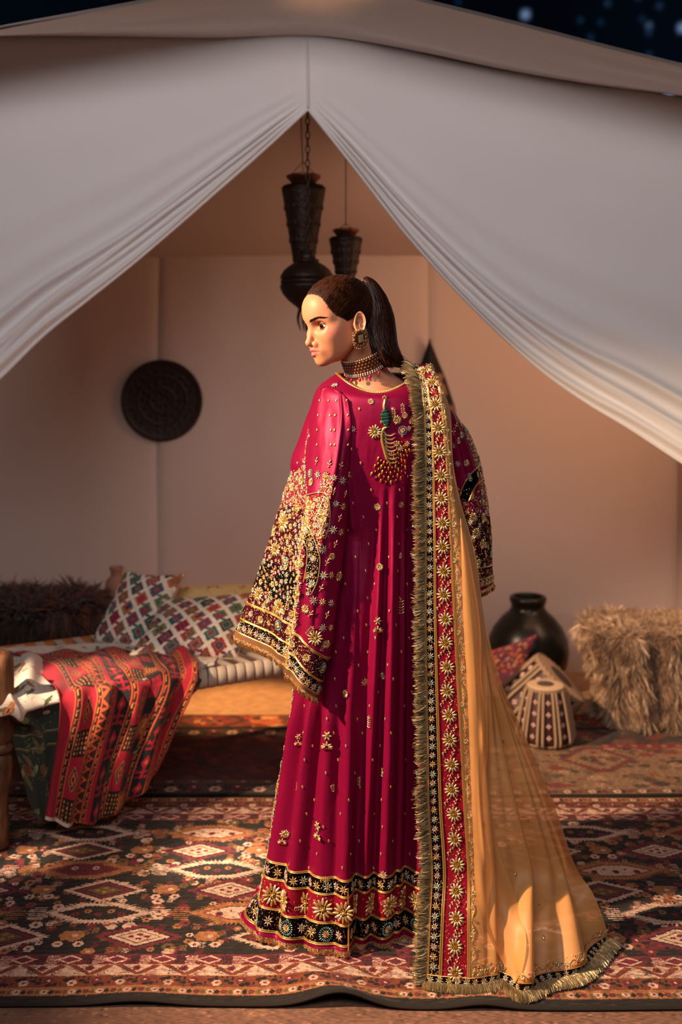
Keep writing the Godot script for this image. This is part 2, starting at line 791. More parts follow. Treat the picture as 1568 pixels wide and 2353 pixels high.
# ------------------------------------------------------------------ the tent
func build_tent() -> void:
	var mb := MB.new()
	mb.box(Transform3D(Basis(), Vector3(0, -0.05, -3.2)), Vector3(9, 0.1, 8), 0.01)
	struct("floor", mb.mesh(), M.floor_clay)
	# back wall: three widths of canvas sewn together, a little slack
	var wall := Node3D.new()
	wall.name = "wall_back"
	wall.set_meta("kind", "structure")
	add_child(wall)
	var seams := [-2.3, -0.9, 0.43, 1.66]
	for k in 3:
		var rows := []
		for j in 9:
			var row := []
			for i in 7:
				row.append(Vector3(lerpf(seams[k], seams[k + 1], i / 6.0), lerpf(0.0, 2.06, j / 8.0), -5.15))
			rows.append(row)
		var s := Sheet.loft(rows, 60, 70)
		var nz := noise(0.9, 3, 30 + k)
		s.push(func(u, v, q): return 0.012 * nz.get_noise_3d(q.x * 1.0, q.y * 0.5, k) - 0.014 * exp(-u * 60.0) - 0.014 * exp(-(1.0 - u) * 60.0) + 0.02 * sin(v * PI) - 0.01 * exp(-(1.0 - v) * 40.0))
		var m := MB.new()
		s.part(m)
		struct("panel", m.mesh(true), M.wall_canvas, wall)
	mb = MB.new()
	mb.box(Transform3D(Basis(), Vector3(-0.32, 1.03, -5.2)), Vector3(4.1, 2.1, 0.03))
	struct("backing", mb.mesh(), M.wall_canvas, wall)
	mb = MB.new()
	mb.box(Transform3D(Basis(), Vector3(1.672, 1.25, -4.47)), Vector3(0.03, 2.5, 1.45))
	struct("wall_right", mb.mesh(), M.wall_canvas)
	mb = MB.new()
	mb.box(Transform3D(Basis(), Vector3(-2.33, 1.3, -4.47)), Vector3(0.03, 2.6, 1.45))
	struct("wall_left", mb.mesh(), M.wall_canvas)
	# inside of the roof, from the top of the back wall up to the ridge in front
	var rc := []
	for j in 6:
		var t := j / 5.0
		var row := []
		for i in 9:
			var x := lerpf(-2.34, 1.69, i / 8.0)
			var front := 2.62 - 0.163 * maxf(0.0, x + 0.1)
			row.append(Vector3(x, lerpf(2.05, front, t) - 0.05 * sin(t * PI), lerpf(-5.17, -3.74, t)))
		rc.append(row)
	var cs := Sheet.loft(rc, 60, 40, false, -1.0)
	var cn := noise(0.8, 3, 41)
	cs.push(func(_u, _v, q): return 0.015 * cn.get_noise_3d(q.x, q.y, q.z))
	var cm := MB.new()
	cs.part(cm)
	cs.side = 1.0
	struct("ceiling", cm.mesh(true), M.wall_canvas)
	curtain(true)
	curtain(false)
	# the roof cloth that juts out over the entrance
	var lo := [[-260, 74], [0, 75], [230, 79], [480, 84], [708, 80], [900, 107], [1150, 159], [1350, 194], [1568, 224], [1800, 262]]
	var hi := [[-300, 130], [0, 68], [180, 33], [400, -9], [687, -66], [900, -12], [1150, 50], [1350, 101], [1568, 155], [1850, 226]]
	var rows2 := []
	for j in 6:
		var t2 := j / 5.0
		var row2 := []
		for i in lo.size():
			var a := px(lo[i][0], lo[i][1], 3.69)
			var b := px(hi[i][0], hi[i][1], 3.25)
			row2.append(a.lerp(b, t2) + Vector3(0, -0.012 * sin(t2 * PI), 0))
		rows2.append(row2)
	var os := Sheet.loft(rows2, 120, 30, false, 1.0)
	var on := noise(1.3, 2, 44)
	os.push(func(u, v, q): return 0.006 * on.get_noise_3d(q.x * 0.5, 0, q.z * 4.0) + 0.006 * sin(v * 14.0 + u * 5.0) * (1.0 - v))
	var om := MB.new()
	os.part(om)
	os.part(om, 0, 1, 0, 1, -0.012)
	struct("roof", om.mesh(), M.curtain_cloth)


func curtain(left: bool) -> void:
	var edge := [[708, 250], [600, 350], [480, 455], [400, 525], [300, 610], [200, 690], [100, 770], [0, 868], [-130, 990]]
	var top := [[708, 80], [600, 82], [480, 83], [400, 82], [300, 80], [200, 78], [100, 76], [0, 75], [-130, 74]]
	if not left:
		edge = [[708, 250], [800, 365], [900, 495], [960, 568], [1050, 668], [1150, 768], [1250, 855], [1350, 925], [1450, 985], [1568, 1062], [1720, 1160]]
		top = [[708, 80], [800, 92], [900, 108], [960, 120], [1050, 140], [1150, 160], [1250, 178], [1350, 195], [1450, 208], [1568, 225], [1720, 250]]
	var rows := []
	for j in 7:
		var t := j / 6.0
		var row := []
		for i in edge.size():
			var k: float = i / (edge.size() - 1.0)
			var a := px(edge[i][0], edge[i][1], 3.7 - 0.05 * k)
			var b := px(top[i][0], top[i][1], 3.7)
			row.append(a.lerp(b, t) + Vector3(0, 0, 0.03 * sin(t * PI) * k))
		rows.append(row)
	var s := Sheet.loft(rows, 150, 220, false, 1.0 if not left else -1.0)
	var nz := noise(1.1, 3, 50 if left else 51)
	var sgn := 1.7 if left else 2.1
	s.push(func(u, v, q):
		var w: float = v * (0.26 + 1.1 * u)          # metres from the hem
		var k: float = 0.16 + 0.9 * u                # the gathers fan out from the peak
		var x: float = w / k
		var f: float = 0.0
		for g in [[0.035, 0.022, 0.016], [0.085, 0.018, 0.013], [0.13, 0.02, 0.020], [0.20, 0.028, 0.022], [0.34, 0.05, 0.010], [0.52, 0.08, 0.008]]:
			f += g[2] * sgn * exp(-((x - g[0] - 0.012 * sin(u * 7.0 + g[0] * 40.0)) / g[1]) ** 2)
		f *= smoothstep(0.0, 0.12, u) * (0.5 + 0.5 * u)
		f += 0.012 * smoothstep(0.0, 0.1, u) * nz.get_noise_3d(q.x * 0.7, q.y * 0.7, 3.0)
		f += 0.006 * sin((1.0 - v) * 60.0 * (0.6 + 0.4 * u)) * exp(-(1.0 - v) * 7.0) * smoothstep(0.2, 0.6, u)
		return f)
	var m := MB.new()
	s.part(m)
	var hem := MB.new()
	var path := PackedVector3Array()
	for i in 81:
		path.append(s.at(i / 80.0, 0.0))
	hem.tube(path, 0.006, 8)
	var c := thing("tent_curtain", "off-white tent curtain drawn back above the %s, its slanting hem in folds" % ("rope bed" if left else "fur stool"), "curtain", Vector3.ZERO, "")
	put("cloth", m.mesh(true), M.curtain_cloth, c)
	put("hem", hem.mesh(), M.curtain_cloth, c)
	if left:   # the seam where the two curtains are sewn together above the peak
		var sm := MB.new()
		sm.tube(catmull([px(705, 84, 3.692), px(707, 160, 3.686), px(708, 246, 3.684)], 12), 0.0035, 8)
		put("seam", sm.mesh(), M.curtain_cloth, c)


# ------------------------------------------------------------------ rugs
const INK := Color("1a120e")
const CREAM := Color("cfae98")
const TAN := Color("a36a3f")
const WINE := Color("6e1c2a")
const OLIVE := Color("665226")
const RUST := Color("7c3a24")


func jag(im: Image, x: float, y: float, rx: float, ry: float, c: Color, teeth := 9, depth := 0.22, flat := 0.35) -> void:
	# a long six-sided medallion whose edge is combed into teeth
	var pts := PackedVector2Array()
	var outline := [Vector2(-1, 0), Vector2(-flat, -1), Vector2(flat, -1), Vector2(1, 0), Vector2(flat, 1), Vector2(-flat, 1)]
	for k in 6:
		var a: Vector2 = outline[k]
		var b: Vector2 = outline[(k + 1) % 6]
		for i in teeth:
			var t := float(i) / teeth
			var q := a.lerp(b, t)
			pts.append(Vector2(x + q.x * rx, y + q.y * ry))
			q = a.lerp(b, t + 0.5 / teeth) * (1.0 + depth * (0.7 + 0.6 * rng.randf()))
			pts.append(Vector2(x + q.x * rx, y + q.y * ry))
	poly(im, pts, c)


func blossom(im: Image, x: float, y: float, r: float, c: Color, heart: Color) -> void:
	for k in 6:
		var a := TAU * k / 6.0
		disc(im, x + cos(a) * r * 0.6, y + sin(a) * r * 0.6, r * 0.42, r * 0.42, c)
	disc(im, x, y, r * 0.32, r * 0.32, heart)


func comb(im: Image, x: float, y: float, dir: float, n: int, len_: float, gap: float, c: Color) -> void:
	for k in n:
		var l := len_ * (1.0 - 0.6 * absf(k - n / 2.0) / n) * (0.8 + 0.4 * rng.randf())
		im.fill_rect(Rect2i(int(x if dir > 0 else x - l), int(y + (k - n / 2.0) * gap), int(l), maxi(1, int(gap * 0.55))), c)


func border(im: Image, y0: float, y1: float, w: int, base: Color, kind: int) -> void:
	im.fill_rect(Rect2i(0, int(y0), w, int(y1 - y0)), base)
	var h := y1 - y0
	var m := (y0 + y1) / 2.0
	var step := 44.0 if kind == 0 else 78.0
	var n := int(w / step) + 1
	for k in n:
		var x := k * step
		match kind:
			0:
				blossom(im, x, m, h * 0.32, CREAM, WINE)
				blossom(im, x + step * 0.5, m, h * 0.24, WINE, OLIVE)
				diamond(im, x + step * 0.25, m, 5, h * 0.3, INK)
				diamond(im, x + step * 0.75, m, 5, h * 0.3, OLIVE)
			1:
				for t in 9:
					var u := t / 9.0
					disc(im, x + u * step, m + sin(u * TAU) * h * 0.28, 5, 4, INK if t % 3 else RUST)
					im.fill_rect(Rect2i(int(x + u * step), int(m + sin(u * TAU) * h * 0.28 - 8 * cos(u * TAU)), 3, 9), INK)
				blossom(im, x + step * 0.25, m - h * 0.1, h * 0.26, CREAM, WINE)
				blossom(im, x + step * 0.75, m + h * 0.12, h * 0.26, WINE, CREAM)
			2:
				poly(im, PackedVector2Array([Vector2(x, y1), Vector2(x + step * 0.5, y0 + 3), Vector2(x + step * 0.5 + 9, y0 + 3), Vector2(x + step, y1 - 3), Vector2(x + step - 12, y1), Vector2(x + step * 0.5 + 3, y0 + 9), Vector2(x + 14, y1)]), RUST)
				comb(im, x + step * 0.2, m + h * 0.1, 1, 6, 20, h * 0.11, INK)
				comb(im, x + step * 0.72, m - h * 0.1, 1, 6, 18, h * 0.11, WINE)
				blossom(im, x + step * 0.5, y1 - h * 0.3, h * 0.24, WINE, INK)
			3:
				diamond(im, x, m, step * 0.3, h * 0.42, CREAM)
				diamond(im, x, m, step * 0.2, h * 0.26, WINE)
				comb(im, x + step * 0.5, m, 1, 7, 24, h * 0.12, CREAM)
				comb(im, x + step * 0.5, m, -1, 7, 20, h * 0.12, INK)


func wear(im: Image, seed_: int, amount: float) -> void:
	# single knots that came out lighter or darker
	var r := RandomNumberGenerator.new()
	r.seed = seed_
	var w := im.get_width()
	var h := im.get_height()
	for k in int(w * h * amount):
		var x := r.randi_range(1, w - 3)
		var y := r.randi_range(1, h - 3)
		var c := im.get_pixel(x + r.randi_range(-1, 2), y + r.randi_range(-1, 2))
		var g := r.randf_range(0.75, 1.3)
		im.fill_rect(Rect2i(x, y, 2, r.randi_range(1, 2)), Color(c.r * g, c.g * g, c.b * g))


func rug_field() -> Image:
	var w := 1867
	var h := 800
	var im := img(w, h, INK)
	# small flowers everywhere, then rows of medallions and diamonds
	for k in 1050:
		var x := rng.randf() * w
		var y := rng.randf_range(140, h - 140)
		var c: Color = [TAN, WINE, CREAM, RUST, OLIVE, TAN, WINE][rng.randi() % 7]
		blossom(im, x, y, rng.randf_range(7, 13), c, [CREAM, INK, WINE][rng.randi() % 3])
	for k in 700:
		comb(im, rng.randf() * w, rng.randf_range(140, h - 140), 1.0 if rng.randf() < 0.5 else -1.0, 5, 16, 4.0, [CREAM, TAN, WINE][rng.randi() % 3])
	var row := 0
	var y0 := 190.0
	while y0 < h - 150:
		var off := [0.0, 95.0, 140.0, 30.0, 60.0][row % 5] as float
		var n := 0
		var x0 := -60.0 + off
		while x0 < w + 100:
			if row % 2 == 1:
				var cream := (n + row / 2) % 2 == 0
				jag(im, x0, y0, 92, 33, CREAM if cream else TAN, 9, 0.26)
				jag(im, x0, y0, 70, 23, INK if cream else RUST, 6, 0.12)
				jag(im, x0, y0, 66, 20, INK if cream else (WINE if n % 3 else CREAM), 4, 0.05)
				for q in 5:
					blossom(im, x0 + (q - 2) * 21.0, y0 + (5 if q % 2 else -5), 7.5, (TAN if cream else CREAM) if q % 2 else WINE, INK)
				comb(im, x0 + 96, y0, 1, 7, 34, 6.5, CREAM if cream else TAN)
				comb(im, x0 - 96, y0, -1, 7, 34, 6.5, CREAM if cream else TAN)
			else:
				jag(im, x0, y0, 74, 40, WINE if n % 2 else CREAM, 8, 0.16, 0.04)
				diamond(im, x0, y0, 62, 33, INK)
				jag(im, x0, y0, 54, 28, CREAM if n % 2 else WINE, 5, 0.06, 0.04)
				diamond(im, x0, y0, 40, 21, OLIVE if n % 2 else INK)
				diamond(im, x0, y0, 36, 18, CREAM if n % 2 else OLIVE)
				for q in [[-14, 0], [14, 0], [0, 7], [0, -7]]:
					disc(im, x0 + q[0], y0 + q[1], 5, 4, WINE if n % 2 else TAN)
				for q in [-1.0, 1.0]:
					blossom(im, x0 + q * 112, y0 + 3, 17, TAN, CREAM)
					blossom(im, x0 + q * 100, y0 - 24, 10, CREAM, WINE)
			x0 += 262.0 if row % 2 else 236.0
			n += 1
		y0 += 82.0
		row += 1
	for e in 2:   # borders, the outer edge at rows 0 and h
		var g := func(a: float) -> float: return a if e == 0 else h - a
		for b in [[0, 17, INK, -1], [17, 40, TAN, 0], [40, 72, RUST, 1], [72, 104, CREAM, 2], [104, 136, WINE, 3]]:
			var a0: float = minf(g.call(b[0]), g.call(b[1]))
			var a1: float = maxf(g.call(b[0]), g.call(b[1]))
			border(im, a0, a1, w, b[2], b[3])
			im.fill_rect(Rect2i(0, int(a0), w, 2), TAN if b[3] > 0 else INK)
	wear(im, 3, 0.10)
	return im


func rug_plain(w: int, h: int, ground: Color, inks: Array, edge: Color, seed_: int) -> Image:
	var im := img(w, h, ground)
	var r := rng.seed
	rng.seed = seed_
	for k in int(w * h / 480.0):
		var x := rng.randf() * w
		var y := rng.randf() * h
		var c: Color = inks[rng.randi() % inks.size()]
		match rng.randi() % 4:
			0: blossom(im, x, y, rng.randf_range(5, 11), c, inks[rng.randi() % inks.size()])
			1: comb(im, x, y, 1, 5, 16, 4, c)
			2: jag(im, x, y, rng.randf_range(10, 22), rng.randf_range(6, 12), c, 4, 0.3)
			3:
				for q in 7:
					disc(im, x + q * 4, y + 5 * sin(q * 0.9), 3, 2, c)
	for k in 4:
		jag(im, (k + 0.5) * w / 4.0, h * 0.5, 70, 60, edge, 10, 0.15, 0.2)
		jag(im, (k + 0.5) * w / 4.0, h * 0.5, 55, 45, ground, 8, 0.15, 0.2)
		for q in 30:
			var a := rng.randf() * TAU
			blossom(im, (k + 0.5) * w / 4.0 + cos(a) * 40 * rng.randf(), h * 0.5 + sin(a) * 32 * rng.randf(), 7, inks[rng.randi() % inks.size()], edge)
	rng.seed = r
	wear(im, seed_, 0.10)
	return im


func rug(label: String, x0: float, x1: float, d0: float, d1: float, im: Image, per_metre: float, lift: Callable, group := "rugs laid edge to edge in the tent") -> void:
	var m := mat("rug_pile", Color(0.86, 0.84, 0.83), 0.95)
	m.albedo_texture = tex(im)
	m.rim_enabled = true
	m.rim = 0.06
	m.rim_tint = 0.5
	m.normal_enabled = true
	var nt := noise_tex(0.3, 256, 0, 1, 70, 3)
	nt.as_normal_map = true
	nt.bump_strength = 3.0
	m.normal_texture = nt
	m.normal_scale = 0.5
	var t := thing("rug", label, "rug", Vector3.ZERO, group)
	var top := MB.new()
	var nx := int((x1 - x0) / 0.016)
	var nz := int((d1 - d0) / 0.014)
	for j in nz + 1:
		for i in nx + 1:
			var x := lerpf(x0, x1, float(i) / nx)
			var d := lerpf(d0, d1, float(j) / nz)
			var y: float = lift.call(x, d)
			var wob := 0.008 * sin(x * 3.1) * (1.0 - float(j) / nz)
			top.vert(Vector3(x, y, -d + wob), Vector2((x - x0) * per_metre / im.get_width(), (d - d0) * per_metre / im.get_height()))
	for j in nz:
		for i in nx:
			var k := j * (nx + 1) + i
			top.quad(k, k + 1, k + nx + 2, k + nx + 1)
	put("pile", top.mesh(), m, t)
	var back := MB.new()   # the woven underside and the bound edge
	for j in nz + 1:
		for i in nx + 1:
			back.vert(top.v[j * (nx + 1) + i] - Vector3(0, 0.008, 0))
	for j in nz:
		for i in nx:
			var k := j * (nx + 1) + i
			back.quad(k, k + nx + 1, k + nx + 2, k + 1)
	for j in [0, nz]:
		var path := PackedVector3Array()
		for i in nx + 1:
			path.append(top.v[j * (nx + 1) + i] - Vector3(0, 0.004, 0))
		back.tube(path, 0.0055, 6)
	for i in [0, nx]:
		var path := PackedVector3Array()
		for j in nz + 1:
			path.append(top.v[j * (nx + 1) + i] - Vector3(0, 0.004, 0))
		back.tube(path, 0.0055, 6)
	if not M.has("rug_edge"):
		mat("rug_edge", Color("1b130f"), 0.95)
	put("bound_edge", back.mesh(), M.rug_edge, t)


func build_rugs() -> void:
	var nz := noise(2.2, 2, 60)
	var flatten := func(x: float, d: float, base: float, k: float) -> float:
		return base + k * (0.5 + 0.5 * nz.get_noise_2d(x * 0.8, d * 1.5))
	var front := func(x: float, d: float) -> float:
		var e := maxf(0.0, d - 2.44)
		var y: float = flatten.call(x, d, 0.0125, 0.004)
		y += 0.036 * exp(-((x + 0.0 + e * 0.5) / 0.085) ** 2) * exp(-e / 0.11)
		y += 0.012 * exp(-((x - 0.33 - e * 0.3) / 0.07) ** 2) * exp(-e / 0.09)
		y += 0.010 * exp(-((x + 0.48) / 0.10) ** 2) * exp(-e / 0.07)
		return y
	rug("black rug with cream medallions and flowered borders under the woman, its near edge rucked up", -1.5, 1.3, 2.44, 3.62, rug_field(), 667.0, front)
	rug("plain pinkish brown mat along the very bottom, in front of the black rug", -1.4, 1.4, 1.95, 2.50, rug_plain(600, 100, Color("86604c"), [Color("7c5845"), Color("90694f")], Color("86604c"), 19), 220.0, func(_x: float, _d: float) -> float: return 0.0035)
	var low := func(x: float, d: float) -> float: return flatten.call(x, d, 0.0125, 0.004)
	rug("faded beige rug with worn floral field, in front of the two drums", 0.18, 2.3, 3.645, 4.30, rug_beige(), 500.0, low)
	rug("dark red rug with a greyish patterned border lying beside and below the rope bed", -2.2, 0.16, 3.645, 4.31, rug_red(), 500.0, low)
	rug("rust and red patterned rug at the back, between bed and fur stool", -2.2, 2.2, 4.32, 4.48, rug_plain(2000, 80, Color("7a2c20"), [Color("b5613a"), Color("3b1d16"), Color("c79a6a"), Color("9b2a28"), Color("4a3a26")], Color("3b1d16"), 17), 455.0, low)


func rug_red() -> Image:
	var im := rug_plain(1180, 290, Color("5a1a17"), [Color("6e231c"), Color("4a1612"), Color("73301f"), Color("3a2418")], Color("45130f"), 13)
	border(im, 0, 46, 1180, Color("4c3a34"), 1)
	border(im, 46, 60, 1180, Color("6b5148"), 0)
	wear(im, 5, 0.1)
	return im


func rug_beige() -> Image:
	var im := rug_plain(1060, 330, Color("8a6c50"), [Color("4a3a28"), Color("7a3428"), Color("a8866a"), Color("382a20"), Color("86603f"), Color("6a5236")], Color("6a2a28"), 11)
	var far := rug_plain(1060, 96, Color("3c2a22"), [Color("6e3a2a"), Color("241a16"), Color("8a6a4c"), Color("5a4a34"), Color("7a2426")], Color("241a16"), 23)
	im.blit_rect(far, Rect2i(0, 0, 1060, 96), Vector2i(0, 234))
	im.fill_rect(Rect2i(420, 222, 640, 20), Color("84161f"))
	for k in 22:
		blossom(im, 430 + k * 29.0, 232, 6, Color("a8765a"), Color("84161f"))
	border(im, 0, 24, 1060, Color("7a5a44"), 0)
	wear(im, 29, 0.1)
	return im


# ------------------------------------------------------------------ rope bed, its covers and cushions
const BO := Vector3(-1.06, 0.0, -3.23)
const BU := Vector3(0.863, 0.0, -0.506)
const BW := Vector3(-0.506, 0.0, -0.863)


func bed(s: float, t: float, h: float) -> Vector3:
	return BO + BU * s + BW * t + Vector3.UP * h


func rail_depth(x: float) -> float:   # how far away the near rail is in that column of the picture
	var k := (x - CX) / F
	var s := (1.06 + 3.23 * k) / (0.863 - 0.506 * k)
	return 3.23 + 0.506 * s


func turned_leg() -> ArrayMesh:
	var mb := MB.new()
	var pr := [[0.0, 0], [0.024, 0], [0.031, 0.008], [0.033, 0.06], [0.029, 0.13], [0.031, 0.17], [0.041, 0.215], [0.044, 0.25], [0.040, 0.285], [0.031, 0.297], [0.031, 0.297], [0.043, 0.303], [0.045, 0.313], [0.040, 0.322], [0.036, 0.328], [0.036, 0.328], [0.045, 0.345], [0.047, 0.37], [0.047, 0.56], [0.044, 0.585], [0.036, 0.603], [0.02, 0.612], [0, 0.614]]
	var q := []
	for p in pr:
		q.append(Vector2(p[0], p[1]))
	mb.lathe(q, 24, Transform3D(), 0.015)
	return mb.mesh()


func cover_sheet(rows_px: Array, hang_from: int, h: float, back: float, nu: int, nv: int, top := 0.0) -> Sheet:
	var rows := []
	for j in rows_px.size():
		var row := []
		for q in rows_px[j]:
			var d: float = F * (EYE - h) / (q[1] - HY)
			if j >= hang_from:
				d = rail_depth(q[0]) - 0.045 + back
			row.append(px(q[0], q[1], d) + Vector3(0, top, 0))
		rows.append(row)
	return Sheet.loft(rows, nu, nv, false, -1.0)


func kilim() -> Image:
	var w := 512
	var h := 768
	var red := Color("990f28")
	var ink := Color("160d0c")
	var org := Color("c0532a")
	var yel := Color("c98f3a")
	var im := img(w, h, Color("5a1815"))
	var x := 0
	var kinds := [0, 1, 2, 1, 3, 1, 0, 4, 1, 2, 5, 1, 4, 1, 0, 1, 3, 5]
	var wide := [40, 22, 46, 20, 26, 20, 18, 44, 20, 44, 40, 22, 42, 18, 30, 18, 30, 40]
	for k in kinds.size():
		var b: int = wide[k]
		match kinds[k]:
			0:   # plain red stripe
				im.fill_rect(Rect2i(x, 0, b, h), red)
			1:   # narrow dark stripe with hooks
				im.fill_rect(Rect2i(x, 0, b, h), ink)
				im.fill_rect(Rect2i(x, 0, 4, h), org)
				im.fill_rect(Rect2i(x + b - 4, 0, 4, h), org)
				im.fill_rect(Rect2i(x + 6, 0, 2, h), Color("7c2a1e"))
				for y in range(0, h, 24):
					im.fill_rect(Rect2i(x + 8, y, 3, 16), yel if (y / 24) % 2 else org)
					im.fill_rect(Rect2i(x + 8, y, 8, 3), org)
			2:   # red with diamonds, cut by black blocks with dashes
				im.fill_rect(Rect2i(x, 0, b, h), red)
				for y in range(-20, h, 190):
					diamond(im, x + b / 2.0, y + 55, b * 0.36, 36, Color("8a8f4a"))
					diamond(im, x + b / 2.0, y + 55, b * 0.31, 31, ink)
					diamond(im, x + b / 2.0, y + 55, b * 0.22, 22, org)
					diamond(im, x + b / 2.0, y + 55, b * 0.10, 9, ink)
					im.fill_rect(Rect2i(x, y + 110, b, 74), ink)
					for q in 5:
						for r in 4:
							im.fill_rect(Rect2i(x + 5 + r * b / 4, y + 118 + q * 13, 4, 8), org if (q + r) % 2 else yel)
			3:   # zigzag
				im.fill_rect(Rect2i(x, 0, b, h), Color("3a1411"))
				for y in range(0, h, 30):
					poly(im, PackedVector2Array([Vector2(x, y), Vector2(x + b, y + 15), Vector2(x, y + 30), Vector2(x, y + 20), Vector2(x + b * 0.6, y + 15), Vector2(x, y + 8)]), org)
			4:   # hooked red figures on black
				im.fill_rect(Rect2i(x, 0, b, h), ink)
				for y in range(0, h, 96):
					diamond(im, x + b / 2.0, y + 30, b * 0.34, 24, red)
					diamond(im, x + b / 2.0, y + 30, b * 0.14, 10, org)
					im.fill_rect(Rect2i(x + 4, y + 60, b - 8, 7), red)
					im.fill_rect(Rect2i(x + 4, y + 78, b - 8, 7), red)
					im.fill_rect(Rect2i(x + b / 2 - 4, y + 52, 8, 36), red)
					im.fill_rect(Rect2i(x + 4, y + 54, 5, 14), red)
					im.fill_rect(Rect2i(x + b - 9, y + 76, 5, 14), red)
			5:   # flame stitch blocks
				im.fill_rect(Rect2i(x, 0, b, h), ink)
				for y in range(20, h, 210):
					for r in 9:
						var l := 70 - (r % 2) * 26
						im.fill_rect(Rect2i(x + int(r * b / 9.0), y + 50 - l / 2, maxi(2, b / 11), l), yel if r % 2 else org)
					for r in 5:
						im.fill_rect(Rect2i(x + 6 + r * (b - 12) / 5, y + 120, 4, 60), red)
					im.fill_rect(Rect2i(x + 3, y + 140, b - 6, 9), red)
		x += b
	wear(im, 21, 0.05)
	return im


func floral(ground: Color, leaf: Array, seed_: int, dark := false) -> Image:
	var im := img(512, 512, ground)
	var old := rng.seed
	rng.seed = seed_
	for k in 46:
		var x := rng.randf() * 512
		var y := rng.randf() * 512
		var a := rng.randf() * TAU
		var c: Color = leaf[rng.randi() % leaf.size()]
		var l := rng.randf_range(30, 80)
		var pts := PackedVector2Array()
		var dir := Vector2.from_angle(a)
		var nn := dir.orthogonal()
		for i in 11:
			var t := i / 10.0
			pts.append(Vector2(x, y) + dir * l * t + nn * l * 0.2 * sin(t * PI) * (1.0 + 0.3 * sin(t * 40)) + nn * 14 * t * t)
		for i in 11:
			var t := 1.0 - i / 10.0
			pts.append(Vector2(x, y) + dir * l * t - nn * l * 0.16 * sin(t * PI) + nn * 14 * t * t)
		poly(im, pts, c)
		if k % 4 == 0:
			var fc := Color("c9763f") if not dark else Color("7a4526")
			for q in 7:
				var b := TAU * q / 7.0
				disc(im, x + cos(b) * 13, y + sin(b) * 13, 9, 9, fc)
				disc(im, x + cos(b) * 9, y + sin(b) * 9, 4, 4, ground.lerp(fc, 0.4))
			disc(im, x, y, 7, 7, Color("7a3b22"))
		for q in 6:
			disc(im, x + 40 * sin(q + a), y + q * 8, 2.5, 2.5, leaf[0])
	if dark:
		for e in [0, 70]:
			im.fill_rect(Rect2i(0, e, 512, 5), Color("8b7b4e"))
			im.fill_rect(Rect2i(0, e + 8, 512, 3), Color("6b5a36"))
	rng.seed = old
	wear(im, seed_, 0.04)
	return im


func lattice() -> Image:
	var im := img(640, 640, Color("e8d8c0"))
	var cs := [Color("1f565c"), Color("a02030"), Color("6e4860"), Color("c86430"), Color("707848"), Color("b82a38"), Color("342a3c"), Color("80604c")]
	var k := 0
	var old := rng.seed
	rng.seed = 77
	for j in 17:
		for i in 9:
			var x := i * 80.0 + (40.0 if j % 2 else 0.0)
			var y := j * 40.0
			var a: Color = cs[rng.randi() % 8]
			var b: Color = cs[rng.randi() % 8]
			var c: Color = cs[rng.randi() % 8]
			jag(im, x, y, 28, 29, a, 4, 0.10, 0.04)
			for q in [-1.0, 1.0]:
				im.fill_rect(Rect2i(int(x + q * 22 - 6), int(y + q * 20 - 4), 12, 8), a.darkened(0.3))
			diamond(im, x, y, 20, 21, b)
			diamond(im, x, y, 13, 14, c)
			diamond(im, x, y, 7, 8, cs[(k + 6) % 8])
			k += 1
	rng.seed = old
	wear(im, 31, 0.12)
	return im


func cloth_mat(called: String, im: Image, per_metre: float, rough := 0.9) -> StandardMaterial3D:
	var m := mat(called, Color.WHITE, rough)
	m.albedo_texture = tex(im)
	m.uv1_scale = Vector3(per_metre / im.get_width(), per_metre / im.get_height(), 1)
	m.rim_enabled = true
	m.rim = 0.15
	m.rim_tint = 0.6
	return m


# a stuffed cushion: centre, half its width and half its height as vectors, thickness
func cushion(label: String, c: Vector3, hx: Vector3, hy: Vector3, thick: float, m: Material, edge: Material, group := "", sag := 0.0) -> Node3D:
	var t := thing("cushion", label, "cushion", c, group)
	var nz := hx.cross(hy).normalized()
	var n := 26
	var wob := noise(1.6, 2, int(c.x * 1000) + 400)
	var mb := MB.new()
	var rim_path := PackedVector3Array()
	var spot_at := func(a: float, b: float) -> Vector3:
		var pa := a * (1.0 - 0.10 * (1.0 - b * b)) if absf(a) > 0.0 else 0.0
		var pb := b * (1.0 - 0.10 * (1.0 - a * a))
		return hx * pa + hy * pb + Vector3(0, -sag * (1.0 - a * a) * maxf(b, 0.0), 0)
	for f in [1.0, -1.0]:
		var first := mb.v.size()
		for j in n + 1:
			for i in n + 1:
				var a := sin((i * 2.0 / n - 1.0) * PI / 2)
				var b := sin((j * 2.0 / n - 1.0) * PI / 2)
				var p: Vector3 = spot_at.call(a, b)
				var z := pow(maxf(0.0, (1.0 - a * a) * (1.0 - b * b)), 0.42) * thick
				z *= 1.0 + 0.25 * wob.get_noise_2d(p.x * 4, p.y * 4)
				z += 0.004 * wob.get_noise_2d(p.x * 14, p.y * 14) * (1.0 - a * a)
				mb.vert(p + nz * f * z, Vector2(hx.length() * a, -hy.length() * b))
		for j in n:
			for i in n:
				var k := first + j * (n + 1) + i
				if f > 0:
					mb.quad(k, k + 1, k + n + 2, k + n + 1)
				else:
					mb.quad(k, k + n + 1, k + n + 2, k + 1)
	for e in 4:
		for i in n:
			var s := sin((i * 2.0 / n - 1.0) * PI / 2)
			var ab := [[s, -1.0], [1.0, s], [-s, 1.0], [-1.0, -s]][e] as Array
			rim_path.append(spot_at.call(ab[0], ab[1]))
	rim_path.append(rim_path[0])
	put("cover", mb.mesh(), m, t)
	var r := MB.new()
	r.tube(rim_path, 0.0045, 6, false)
	put("piping", r.mesh(), edge, t)
	return t


